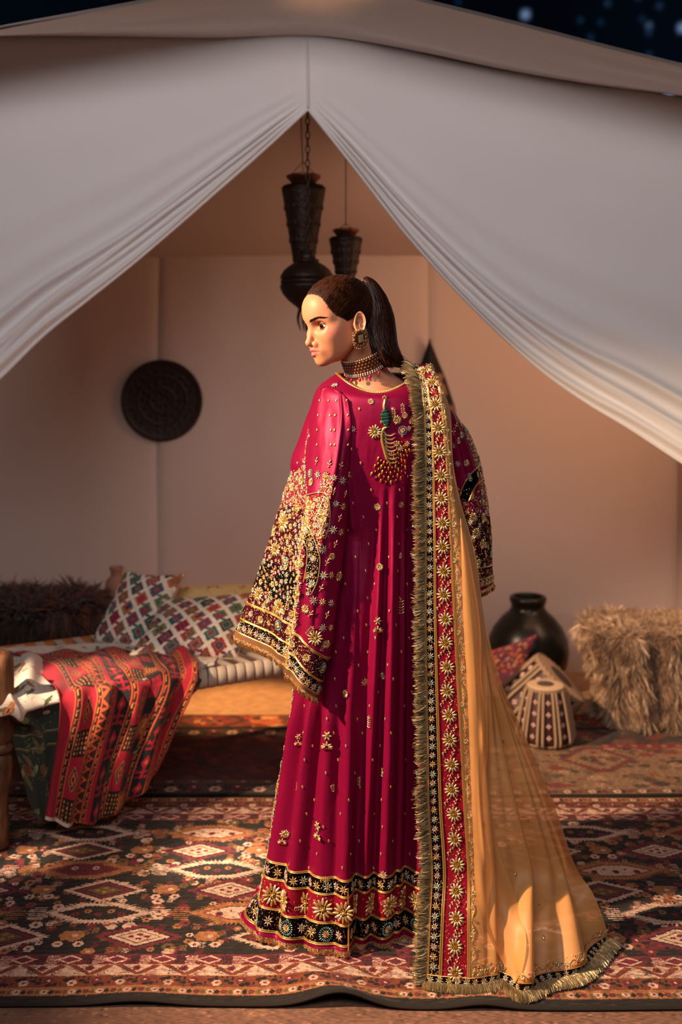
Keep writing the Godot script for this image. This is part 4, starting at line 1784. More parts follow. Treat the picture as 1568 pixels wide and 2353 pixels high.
func lantern(label: String, cx: float, d: float, prof: Array, wire: Array, xl: float, xr: float, yr: float) -> void:
	var t := thing("lantern", label, "lantern", px(cx, HY, d) * Vector3(1, 0, 1))
	var pr := []
	for q in prof:
		pr.append(Vector2(q[0] / F * d, EYE - (q[1] - HY) / F * d))
	var body := pr.slice(0, 9)
	var lid := pr.slice(5)
	var mb := MB.new()
	mb.lathe(body, 40)
	put("body", mb.mesh(), M.dark_brass, t)
	mb = MB.new()
	mb.lathe(lid, 40)
	put("lid", mb.mesh(), M.copper, t)
	for j in 3:
		mb = MB.new()
		for k in 18:
			var a := TAU * k / 18.0
			var f := 0.25 + j * 0.25
			var q: Vector2 = (pr[3] as Vector2).lerp(pr[4], f)
			mb.ell(Transform3D(Basis(Vector3.UP, a).scaled_local(Vector3(0.003, 0.012, 0.006)), Vector3(cos(a) * q.x, q.y, -sin(a) * q.x)), 6, 4)
		put("raised_band", mb.mesh(), M.dark_brass, t).set_meta("kind", "stuff")
	var w := MB.new()
	var o := px(cx, HY, d) * Vector3(1, 0, 1)
	var p := []
	p.append(Vector3(px(wire[0][0], wire[0][1], d).x - o.x, 2.46, 0))
	for q in wire.slice(1):
		p.append(px(q[0], q[1], d) - o)
	w.tube(catmull(p, 8), 0.0022, 5)
	var knot: Vector3 = p[p.size() - 1]
	for x in [xl, xr]:
		w.tube(PackedVector3Array([knot, px(x + (6 if x < cx else -6), yr, d) - o]), 0.0016, 5)
	w.tube(PackedVector3Array([knot, px(cx, yr, d) - o + Vector3(0, 0, 0.05)]), 0.0016, 5)
	put("wire", w.mesh(), M.iron, t)


# ------------------------------------------------------------------ the woman's body: a field of joined capsules, meshed as surface nets
func smin(a: float, b: float, k: float) -> float:
	var h := maxf(k - absf(a - b), 0.0) / k
	return minf(a, b) - h * h * k * 0.25


func cap(p: Vector3, a: Vector3, b: Vector3, ra: float, rb: float) -> float:
	var ab := b - a
	var t := clampf((p - a).dot(ab) / ab.length_squared(), 0.0, 1.0)
	return (p - a - ab * t).length() - lerpf(ra, rb, t)


func elli(p: Vector3, c: Vector3, r: Vector3) -> float:
	var q := (p - c) / r
	var k0 := q.length()
	var k1 := (q / r).length()
	return k0 * (k0 - 1.0) / maxf(k1, 1e-6)


func nets(mb: MB, lo: Vector3, hi: Vector3, cell: float, field: Callable, tint: Callable, xf := Transform3D()) -> void:
	var nx := int(ceil((hi.x - lo.x) / cell))
	var ny := int(ceil((hi.y - lo.y) / cell))
	var nz := int(ceil((hi.z - lo.z) / cell))
	var sx := nx + 1
	var sxy := sx * (ny + 1)
	var val := PackedFloat32Array()
	val.resize(sxy * (nz + 1))
	val.fill(1.0)
	var B := 6
	var reach := cell * B * 0.87 * 1.5 + cell
	for bz in range(0, nz + 1, B):
		for by in range(0, ny + 1, B):
			for bx in range(0, nx + 1, B):
				var c: float = field.call(lo + Vector3(bx + B * 0.5, by + B * 0.5, bz + B * 0.5) * cell)
				if c > reach:
					continue
				var inside := c < -reach
				for z in range(bz, mini(bz + B, nz + 1)):
					for y in range(by, mini(by + B, ny + 1)):
						var k := z * sxy + y * sx
						for x in range(bx, mini(bx + B, nx + 1)):
							val[k + x] = -1.0 if inside else field.call(lo + Vector3(x, y, z) * cell)
	var id := PackedInt32Array()
	id.resize(val.size())
	id.fill(-1)
	var off := [0, 1, sx, sx + 1, sxy, sxy + 1, sxy + sx, sxy + sx + 1]
	var cube := [Vector3(0, 0, 0), Vector3(1, 0, 0), Vector3(0, 1, 0), Vector3(1, 1, 0), Vector3(0, 0, 1), Vector3(1, 0, 1), Vector3(0, 1, 1), Vector3(1, 1, 1)]
	var edges := [[0, 1], [2, 3], [4, 5], [6, 7], [0, 2], [1, 3], [4, 6], [5, 7], [0, 4], [1, 5], [2, 6], [3, 7]]
	for z in nz:
		for y in ny:
			var k := z * sxy + y * sx
			for x in nx:
				var a := val[k + x]
				if a == 1.0 and val[k + x + 1] == 1.0 and val[k + x + sx] == 1.0 and val[k + x + sxy] == 1.0:
					continue
				var neg := 0
				for o in off:
					if val[k + x + o] < 0.0:
						neg += 1
				if neg == 0 or neg == 8:
					continue
				var sum := Vector3.ZERO
				var n := 0
				for e in edges:
					var v0 := val[k + x + off[e[0]]]
					var v1 := val[k + x + off[e[1]]]
					if (v0 < 0.0) != (v1 < 0.0):
						sum += (cube[e[0]] as Vector3).lerp(cube[e[1]], v0 / (v0 - v1))
						n += 1
				var p := lo + (Vector3(x, y, z) + sum / n) * cell
				mb.col = tint.call(p)
				id[k + x] = mb.vert(xf * p)
	for z in range(1, nz):
		for y in range(1, ny):
			var k := z * sxy + y * sx
			for x in range(1, nx):
				var i := k + x
				if id[i] < 0:
					continue
				var neg0 := val[i] < 0.0
				if neg0 != (val[i + 1] < 0.0):
					_quad(mb, id[i], id[i - sx], id[i - sx - sxy], id[i - sxy], neg0)
				if neg0 != (val[i + sx] < 0.0):
					_quad(mb, id[i], id[i - sxy], id[i - sxy - 1], id[i - 1], neg0)
				if neg0 != (val[i + sxy] < 0.0):
					_quad(mb, id[i], id[i - 1], id[i - 1 - sx], id[i - sx], neg0)
	mb.col = Color.WHITE


func _quad(mb: MB, a: int, b: int, c: int, d: int, fwd: bool) -> void:
	if a < 0 or b < 0 or c < 0 or d < 0:
		return
	if fwd:
		mb.quad(a, b, c, d)
	else:
		mb.quad(a, d, c, b)


# her head's own axes: x forward, y up, z to her left (towards the camera); eyes at y = 0
func head_frame() -> Transform3D:
	var yaw := deg_to_rad(31.0)
	var pitch := deg_to_rad(12.0)
	var fw := Vector3(-cos(yaw) * cos(pitch), -sin(pitch), sin(yaw) * cos(pitch))
	var left := Vector3(sin(yaw), 0, cos(yaw))
	var up := left.cross(fw)
	up = -up if up.y < 0 else up
	var b := Basis(fw, up, left).scaled_local(Vector3.ONE * 0.965)
	var eye := px(741, 748, 2.685)
	return Transform3D(b, eye - b * Vector3(0.072, 0, 0.031))


func head_field(p: Vector3) -> float:
	var q := Vector3(p.x, p.y, absf(p.z))
	var d := elli(q, Vector3(-0.008, 0.035, 0), Vector3(0.097, 0.083, 0.073))
	d = smin(d, elli(q, Vector3(0.030, -0.026, 0), Vector3(0.061, 0.080, 0.0575)), 0.03)
	if d < 0.06:
		d = smin(d, cap(q, Vector3(0.004, -0.054, 0.043), Vector3(0.068, -0.090, 0.009), 0.0165, 0.0155), 0.026)
		d = smin(d, (q - Vector3(0.0775, -0.0935, 0)).length() - 0.0145, 0.016)
		d = smin(d, elli(q, Vector3(0.050, -0.028, 0.040), Vector3(0.026, 0.020, 0.018)), 0.032)
		d = smin(d, elli(q, Vector3(0.046, -0.052, 0.024), Vector3(0.024, 0.026, 0.023)), 0.02)
		d = smin(d, cap(q, Vector3(0.080, 0.019, 0.006), Vector3(0.058, 0.020, 0.046), 0.0105, 0.009), 0.020)
		d = smin(d, elli(q, Vector3(0.066, 0.045, 0), Vector3(0.026, 0.034, 0.045)), 0.03)
		# eye sockets
		var s := elli(q, Vector3(0.090, -0.001, 0.0325), Vector3(0.020, 0.0125, 0.0185))
		d = -smin(-d, s, 0.012)
		d = smin(d, cap(q, Vector3(0.081, 0.012, 0), Vector3(0.1035, -0.038, 0), 0.0072, 0.0085), 0.010)
		d = smin(d, (q - Vector3(0.1055, -0.0405, 0)).length() - 0.0085, 0.006)
		d = smin(d, elli(q, Vector3(0.0910, -0.0450, 0.0132), Vector3(0.0108, 0.0085, 0.0076)), 0.0035)
		d = smin(d, cap(q, Vector3(0.094, -0.049, 0), Vector3(0.088, -0.058, 0), 0.0045, 0.006), 0.008)
		# mouth
		d = smin(d, elli(q, Vector3(0.0785, -0.065, 0), Vector3(0.0175, 0.018, 0.0245)), 0.018)
		d = smin(d, cap(q, Vector3(0.0985, -0.0605, 0.003), Vector3(0.0840, -0.0668, 0.0240), 0.0056, 0.0018), 0.004)
		d = smin(d, cap(q, Vector3(0.0965, -0.0735, 0), Vector3(0.0845, -0.0690, 0.0215), 0.0068, 0.0018), 0.004)
		var slit := cap(q, Vector3(0.1045, -0.0664, 0), Vector3(0.0895, -0.0678, 0.0230), 0.0016, 0.0008)
		d = -smin(-d, slit, 0.002)
		d = -smin(-d, elli(q, Vector3(0.0965, -0.0500, 0.0068), Vector3(0.0048, 0.0042, 0.0030)), 0.002)
	return d


const SKIN := Color("c08060")


func head_tint(p: Vector3) -> Color:
	var q := Vector3(p.x, p.y, absf(p.z))
	var c := SKIN.srgb_to_linear()
	# make-up: lips, blusher, eye shadow
	var lip := minf(cap(q, Vector3(0.0995, -0.0607, 0.002), Vector3(0.0855, -0.0668, 0.0235), 0.0062, 0.0022), cap(q, Vector3(0.0975, -0.0737, 0), Vector3(0.0860, -0.0690, 0.0205), 0.0072, 0.0022))
	c = c.lerp(Color("b0605a").srgb_to_linear(), 1.0 - smoothstep(0.0, 0.0012, lip))
	var blush := elli(q, Vector3(0.050, -0.022, 0.055), Vector3(0.030, 0.016, 0.02))
	c = c.lerp(Color("b5625a").srgb_to_linear(), 0.45 * (1.0 - smoothstep(-0.012, 0.010, blush)))
	var sh := elli(q, Vector3(0.075, 0.006, 0.033), Vector3(0.018, 0.008, 0.020))
	c = c.lerp(Color("8a4a30").srgb_to_linear(), 0.6 * (1.0 - smoothstep(-0.004, 0.004, sh)))
	return c


func bones() -> Array:
	var h := head_frame()
	var nb := px(862, 905, 2.80)
	return [
		[h * Vector3(-0.028, -0.045, 0), nb, 0.047, 0.056], [nb, nb + Vector3(0.005, -0.12, -0.01), 0.06, 0.09],
		[px(866, 930, 2.80), px(770, 945, 2.81), 0.062, 0.056], [px(866, 930, 2.80), px(972, 952, 2.83), 0.062, 0.048],
		[px(850, 905, 2.80), px(790, 925, 2.80), 0.04, 0.045], [px(875, 905, 2.80), px(955, 925, 2.81), 0.04, 0.04],
		[px(872, 960, 2.81), px(875, 1150, 2.82), 0.095, 0.085], [px(820, 980, 2.82), px(830, 1130, 2.83), 0.07, 0.06], [px(930, 980, 2.82), px(925, 1130, 2.83), 0.07, 0.06],
		[px(870, 1180, 2.82), px(868, 1380, 2.82), 0.085, 0.1], [px(825, 1380, 2.82), px(925, 1380, 2.82), 0.09, 0.09],
		[px(820, 1400, 2.82), px(815, 1750, 2.83), 0.085, 0.052], [px(815, 1750, 2.83), px(805, 2040, 2.86), 0.052, 0.036], [px(805, 2050, 2.86), px(765, 2024, 2.96), 0.034, 0.026],
		[px(930, 1400, 2.82), px(935, 1750, 2.83), 0.085, 0.052], [px(935, 1750, 2.83), px(945, 2040, 2.86), 0.052, 0.036], [px(945, 2050, 2.86), px(930, 2024, 2.96), 0.034, 0.026],
		[px(768, 950, 2.81), px(722, 1160, 2.79), 0.048, 0.038], [px(722, 1160, 2.79), px(690, 1345, 2.78), 0.038, 0.025], [px(690, 1345, 2.78), px(680, 1410, 2.77), 0.026, 0.022],
		[px(988, 962, 2.84), px(1066, 1130, 2.87), 0.042, 0.037], [px(1066, 1130, 2.87), px(1070, 1230, 3.02), 0.037, 0.025], [px(1070, 1230, 3.02), px(1068, 1245, 3.09), 0.026, 0.022],
	]


func fingers() -> Array:   # short chains rooted in each palm
	var out := []
	for hnd in [[px(680, 1400, 2.77), Vector3(-0.05, -1, 0.05), Vector3(0.5, 0, 0.85)], [px(1068, 1243, 3.08), Vector3(0.0, -0.35, -0.93), Vector3(1, 0, 0)]]:
		var dir: Vector3 = hnd[1].normalized()
		var across: Vector3 = (hnd[2] - dir * dir.dot(hnd[2])).normalized()
		var nn := dir.cross(across)
		for k in 4:
			var o: Vector3 = hnd[0] + across * (k - 1.5) * 0.019 + dir * 0.035
			var l: float = [0.062, 0.074, 0.070, 0.054][k]
			var m := o + dir * l * 0.55 + nn * 0.006
			out.append([o, m, 0.0088, 0.008])
			out.append([m, m + (dir * 0.8 + nn * 0.6).normalized() * l * 0.5, 0.008, 0.0068])
		var o2: Vector3 = hnd[0] - across * 0.028
		out.append([o2, o2 + (dir - across * 0.7).normalized() * 0.04, 0.011, 0.0095])
		out.append([o2 + (dir - across * 0.7).normalized() * 0.04, o2 + (dir - across * 0.7).normalized() * 0.04 + dir * 0.03, 0.0095, 0.0075])
		out.append([hnd[0] - dir * 0.02, hnd[0] + dir * 0.035, 0.026, 0.03])
	return out


func build_person() -> void:
	var who := thing("person", "woman in a long crimson embroidered gown seen from behind, head turned to her left", "person")
	var sk := mat("skin", Color.WHITE, 0.5)
	sk.vertex_color_use_as_albedo = true
	sk.metallic_specular = 0.42
	sk.subsurf_scatter_enabled = true
	sk.subsurf_scatter_strength = 0.08
	var mb := MB.new()
	var bs := bones()
	var body := func(p: Vector3) -> float:
		var d := 1e3
		for b in bs:
			d = smin(d, cap(p, b[0], b[1], b[2], b[3]), 0.035)
		return d
	var plain_skin := SKIN.srgb_to_linear()
	var lo := Vector3(1e3, 1e3, 1e3)
	var hi := -lo
	for b in bs:
		for e in 2:
			lo = lo.min((b[e] as Vector3) - Vector3.ONE * 0.12)
			hi = hi.max((b[e] as Vector3) + Vector3.ONE * 0.12)
	nets(mb, lo, hi, 0.011, body, func(_p): return plain_skin)
	var fs := fingers()
	for half in 2:
		var part := fs.slice(half * 11, half * 11 + 11)
		var l2 := Vector3(1e3, 1e3, 1e3)
		var h2 := -l2
		for b in part:
			for e in 2:
				l2 = l2.min((b[e] as Vector3) - Vector3.ONE * 0.035)
				h2 = h2.max((b[e] as Vector3) + Vector3.ONE * 0.035)
		nets(mb, l2, h2, 0.004, func(p: Vector3) -> float:
			var d := 1e3
			for b in part:
				d = smin(d, cap(p, b[0], b[1], b[2], b[3]), 0.005)
			return d, func(_p): return plain_skin)
	var hf := head_frame()
	var hd := MB.new()
	nets(hd, Vector3(-0.115, -0.118, -0.085), Vector3(0.122, 0.128, 0.085), 0.0021, head_field, head_tint, hf)
	hd.flip()   # her own axes are left-handed
	mb.add(hd, Transform3D())
	ear(mb, hf)
	put("body", mb.mesh(), sk, who)
	face_details(who, hf)
	hair(who, hf)
	jewels(who, hf)
	clothes(who)


func ear(mb: MB, hf: Transform3D) -> void:
	# a shell swept round the rim of the ear, with a rolled edge and a lobe, on both sides
	mb.col = SKIN.srgb_to_linear()
	for s in [1.0, -1.0]:
		var rows := []
		for j in 7:   # from the rim inwards
			var row := []
			for i in 15:
				var a := deg_to_rad(lerpf(-152.0, 206.0, i / 14.0))
				var top := sin(a)
				var rx := 0.0148 if top > 0 else 0.0148 - 0.005 * -top
				var ry := 0.030 if top > 0 else 0.028
				var k: float = [1.0, 1.04, 0.96, 0.80, 0.62, 0.40, 0.05][j]
				var out: float = [0.000, 0.010, 0.0135, 0.0095, 0.0075, 0.001, -0.003][j]
				if top < -0.5 and j > 2:
					out = lerpf(out, 0.009, smoothstep(0.5, 0.9, -top))
				if cos(a) > 0.2:   # the front edge lies against the cheek
					out *= 0.75
				var c := Vector3(-0.014, -0.012, 0.070)
				var p := c + Vector3(cos(a) * rx * k - 0.004 * top, sin(a) * ry * k, out + 0.006 * (1.0 - cos(a)) * 0.5)
				row.append(hf * Vector3(p.x, p.y, p.z * s))
			rows.append(row)
		var sh := Sheet.loft(rows, 48, 30, false, -s)
		sh.outward(hf * Vector3(-0.014, -0.012, 0.05 * s))
		sh.part(mb)
	mb.col = Color.WHITE


func face_details(who: Node3D, hf: Transform3D) -> void:
	mat("eye_white", Color("d8c6b8"), 0.12)
	mat("iris", Color("2a140c"), 0.08)
	mat("pupil", Color("050404"), 0.05)
	mat("brow", Color("24140e"), 0.6)
	mat("kohl", Color("0c0807"), 0.6)
	var lid := mat("eyelid", Color("9a5a40"), 0.4)
	lid.metallic_specular = 0.5
	for s in [1.0, -1.0]:
		var c := Vector3(0.0645, -0.0015, 0.0320 * s)
		var r := 0.0146
		var mb := MB.new()
		mb.ell(hf * Transform3D(Basis().scaled(Vector3.ONE * r), c), 24, 16)
		mb.flip()
		var ball := put("eyeball", mb.mesh(), M.eye_white, who)
		# she looks a little past the camera's left: the gaze turns towards her left
		var gaze := Vector3(0.97, -0.02, 0.22 if s > 0 else 0.10).normalized()
		var u := Vector3(0, 1, 0)
		var gx := u.cross(gaze).normalized()
		var gy := gaze.cross(gx)
		for q in [[0.0078, 0.0026, "iris", 0.01235], [0.0036, 0.0006, "pupil", 0.01465]]:
			mb = MB.new()
			var z: float = q[3]
			mb.ell(hf * Transform3D(Basis(gx * q[0], gy * q[0], gaze * q[1]), c + gaze * (z + 0.0001)), 20, 8)
			if (hf.basis * Basis(gx, gy, gaze)).determinant() < 0:
				mb.flip()
			put(q[2], mb.mesh(), M[q[2]], ball)
		# lids: two shells that leave an almond open
		for up in [1.0, -1.0]:
			var rows := []
			for j in 6:
				var row := []
				for i in 13:
					var t := i / 6.0 - 1.0
					var az := t * deg_to_rad(70.0)
					var edge := (deg_to_rad(25.0) if up > 0 else deg_to_rad(-22.0)) * (1.0 - t * t * t * t) + deg_to_rad(5.0) * t
					var far: float = deg_to_rad(78.0) * up
					var el := lerpf(edge, far, j / 5.0)
					var rr := r + 0.0013 + 0.0008 * sin(j / 5.0 * PI) - (0.0004 if j == 0 else 0.0)
					row.append(hf * (c + Vector3(cos(el) * cos(az), sin(el), cos(el) * sin(az) * s) * rr))
				rows.append(row)
			var sh := Sheet.loft(rows, 24, 10, false, s * up)
			sh.outward(hf * c)
			mb = MB.new()
			sh.part(mb)
			put("eyelid", mb.mesh(true), lid, who)
			# lashes and liner along the edge
			mb = MB.new()
			var path := PackedVector3Array()
			var rad := PackedFloat32Array()
			for i in 25:
				path.append(sh.at(i / 24.0, 0.0))
				rad.append((0.0011 if up > 0 else 0.0007) * (0.5 + 0.5 * i / 24.0))
			if up > 0:
				var e := path[24]
				var wing: Vector3 = hf.basis * Vector3(-0.008, 0.0045, 0.004 * s)
				path.append(e + wing * 0.6)
				rad.append(0.0008)
				path.append(e + wing)
				rad.append(0.0002)
			mb.tube(path, rad, 6)
			put("eyeliner", mb.mesh(), M.kohl, who)
			mb = MB.new()
			for i in 26:
				var t := i / 25.0
				var o := sh.at(t, 0.0)
				var dir: Vector3 = (sh.nor(t, 0.0) * 1.0 + hf.basis.y * 0.7 * up + hf.basis * Vector3(0, 0, s) * (t - 0.35) * 1.2).normalized()
				var l: float = (0.0062 if up > 0 else 0.0026) * (0.6 + 0.5 * t)
				mb.tube(catmull([o, o + dir * l * 0.6, o + dir * l + hf.basis.y * 0.0022 * up], 4), PackedFloat32Array([0.0003, 0.00025, 0.0002, 0.00015, 0.00005]), 3, false)
			var la := put("eyelashes", mb.mesh(), M.kohl, who)
			la.set_meta("kind", "stuff")
		# brow: short hairs combed along an arch
		mb = MB.new()
		for k in 200:
			var t := rng.randf()
			var z := lerpf(0.011, 0.053, t)
			var y := 0.0150 + 0.0080 * sin(minf(t * 1.35, 1.0) * PI * 0.5) - 0.0040 * maxf(0.0, t - 0.72) / 0.28
			var w := lerpf(0.0032, 0.0009, t * t)
			y += rng.randf_range(-w, w)
			var o := skin_point(Vector3(0.13, y, z))
			var e := skin_point(Vector3(0.13, y + 0.0016 * (1.0 - t) + 0.0006, z + 0.0065))
			mb.tube(PackedVector3Array([hf * Vector3(o.x, o.y, o.z * s), hf * Vector3((o.x + e.x) / 2 + 0.0006, (o.y + e.y) / 2, (o.z + e.z) / 2 * s), hf * Vector3(e.x, e.y, e.z * s)]), PackedFloat32Array([0.00036, 0.00036, 0.0001]), 3, false)
		put("eyebrow", mb.mesh(), M.brow, who)


func skin_point(p: Vector3) -> Vector3:   # straight back from in front of the face until it meets the skin
	for k in 40:
		var d := head_field(p)
		if d < 0.0002:
			break
		p.x -= d * 0.8
	return p


const HAIR_C := Vector3(-0.008, 0.035, 0)
const HAIR_R := Vector3(0.1015, 0.0885, 0.0775)
const TIE := Vector3(-0.090, 0.088, 0.0)


func on_cap(p: Vector3, lift := 0.0) -> Vector3:
	var q := p - HAIR_C
	return HAIR_C + q / (q / HAIR_R).length() * (1.0 + lift / 0.09)


func hairline(t: float) -> Vector3:   # 0 at the middle of the forehead, 1 at the nape
	var pts := [Vector3(0.086, 0.068, 0), Vector3(0.083, 0.065, 0.022), Vector3(0.070, 0.052, 0.046), Vector3(0.058, 0.030, 0.060), Vector3(0.040, 0.014, 0.069), Vector3(0.018, -0.004, 0.0745), Vector3(-0.002, 0.016, 0.0755), Vector3(-0.026, 0.014, 0.076), Vector3(-0.046, -0.026, 0.068), Vector3(-0.080, -0.034, 0.04), Vector3(-0.094, -0.036, 0)]
	var x := clampf(t, 0, 1) * (pts.size() - 1)
	var k := mini(int(x), pts.size() - 2)
	return pts[k].lerp(pts[k + 1], x - k)


func hair(who: Node3D, hf: Transform3D) -> void:
	var hm := mat("hair_dark", Color("28130a"), 0.38)
	hm.metallic_specular = 0.42
	var hb := mat("hair_brown", Color("452515"), 0.38)
	hb.metallic_specular = 0.45
	var h := Node3D.new()
	h.name = "hair"
	who.add_child(h)
	var mb := MB.new()   # the combed cap
	var nt := 60
	var ns := 16
	for side in [1.0, -1.0]:
		var first := mb.v.size()
		for i in nt + 1:
			var a := hairline(float(i) / nt)
			for j in ns + 1:
				var q := on_cap(a.lerp(TIE, float(j) / ns), -0.001 - 0.003 * (1.0 - smoothstep(0.0, 0.2, float(j) / ns)))
				mb.vert(hf * Vector3(q.x, q.y, q.z * side))
		for i in nt:
			for j in ns:
				var k := first + i * (ns + 1) + j
				if side < 0:
					mb.quad(k, k + 1, k + ns + 2, k + ns + 1)
				else:
					mb.quad(k, k + ns + 1, k + ns + 2, k + 1)
	put("cap", mb.mesh(), hm, h)
	for batch in 2:
		mb = MB.new()
		for k in 2600:
			var t := rng.randf() * 0.98
			var side := 1.0 if rng.randf() < 0.68 else -1.0
			var s0 := rng.randf() ** 2.2 * 0.75
			var a := hairline(t).lerp(TIE, s0)
			a += Vector3(rng.randf_range(-1, 1), rng.randf_range(-1, 1), rng.randf_range(-1, 1)) * 0.002
			var lift := rng.randf_range(-0.0006, 0.0012)
			var path := PackedVector3Array()
			var rad := PackedFloat32Array()
			var end := TIE + Vector3(0, rng.randf_range(-0.008, 0.008), rng.randf_range(-0.008, 0.008))
			for j in 9:
				var u := j / 8.0
				var q := on_cap(a.lerp(end, u), lift + 0.0005 * sin(u * PI) - (0.0022 * (1.0 - u * 8.0) if u < 0.12 and s0 < 0.05 else 0.0))
				path.append(hf * Vector3(q.x, q.y, q.z * side))
				rad.append(0.00015 + 0.0005 * sin(PI * clampf(u * 1.1 + 0.02, 0, 1)))
			mb.tube(path, rad, 3, false)
		var o := put("combed_strands", mb.mesh(), hm if batch == 0 else hb, h)
		o.set_meta("kind", "stuff")
	# the loose length hanging from the tie to the shoulder
	var outline := [[637, 840, 845, 0.004], [644, 835, 857, 0.018], [660, 838, 872, 0.026], [690, 842, 890, 0.036], [725, 841, 902, 0.042], [760, 839, 907, 0.043], [790, 846, 911, 0.040], [815, 858, 920, 0.034], [834, 868, 928, 0.024], [843, 878, 922, 0.010]]
	var rows := []
	for q in outline:
		var row := []
		for i in 14:
			var a := TAU * i / 14.0
			var cx: float = (q[1] + q[2]) / 2.0
			var hw: float = (q[2] - q[1]) / 2.0
			var dd: float = 2.775 - 0.03 * smoothstep(760, 830, q[0])
			row.append(px(cx - hw * sin(a), q[0], dd) + Vector3(0, 0, -cos(a) * q[3]))
		rows.append(row)
	var s := Sheet.loft(rows, 70, 60, true, -1.0)
	var gr := noise(9.0, 2, 71)
	s.push(func(u, v, _q): return 0.004 * gr.get_noise_2d(cos(u * TAU) * 2.4 + sin(u * TAU) * 2.0, v * 0.25) * smoothstep(0.0, 0.2, v))
	mb = MB.new()
	s.part(mb)
	put("hanging_length", mb.mesh(true), hm, h)
	for batch in 2:
		mb = MB.new()
		for k in 1900:
			var u := rng.randf_range(0.12, 0.88)
			var v0 := rng.randf() ** 2 * 0.5
			var v1 := minf(1.0, v0 + rng.randf_range(0.4, 1.0))
			var drift := rng.randf_range(-0.05, 0.05)
			var lift := rng.randf_range(-0.0005, 0.0022)
			var path := PackedVector3Array()
			var rad := PackedFloat32Array()
			for j in 13:
				var t := j / 12.0
				var v := lerpf(v0, v1, t)
				var uu := clampf(u + drift * t * t + 0.006 * sin(t * 5.0 + k), 0.02, 0.98)
				path.append(s.at(uu, v) + s.nor(uu, v) * (lift + 0.003 * gr.get_noise_2d(k * 3.1, t * 0.5) * t))
				rad.append(0.00015 + 0.0006 * sin(PI * (0.06 + 0.9 * t)))
			mb.tube(path, rad, 3, false)
		for k in 26:   # flyaway ends
			var o := s.at(rng.randf_range(0.4, 0.8), rng.randf_range(0.7, 0.95))
			var dir := Vector3(rng.randf_range(0.1, 0.9), rng.randf_range(-1.0, -0.5), rng.randf_range(-0.2, 0.4)).normalized()
			mb.tube(catmull([o, o + dir * 0.02, o + dir * 0.038 + Vector3(0.006, 0, 0)], 5), PackedFloat32Array([0.0004, 0.0004, 0.0003, 0.0002, 0.0002, 0.0001]), 3, false)
		var o2 := put("loose_strands", mb.mesh(), hm if batch == 0 else hb, h)
		o2.set_meta("kind", "stuff")


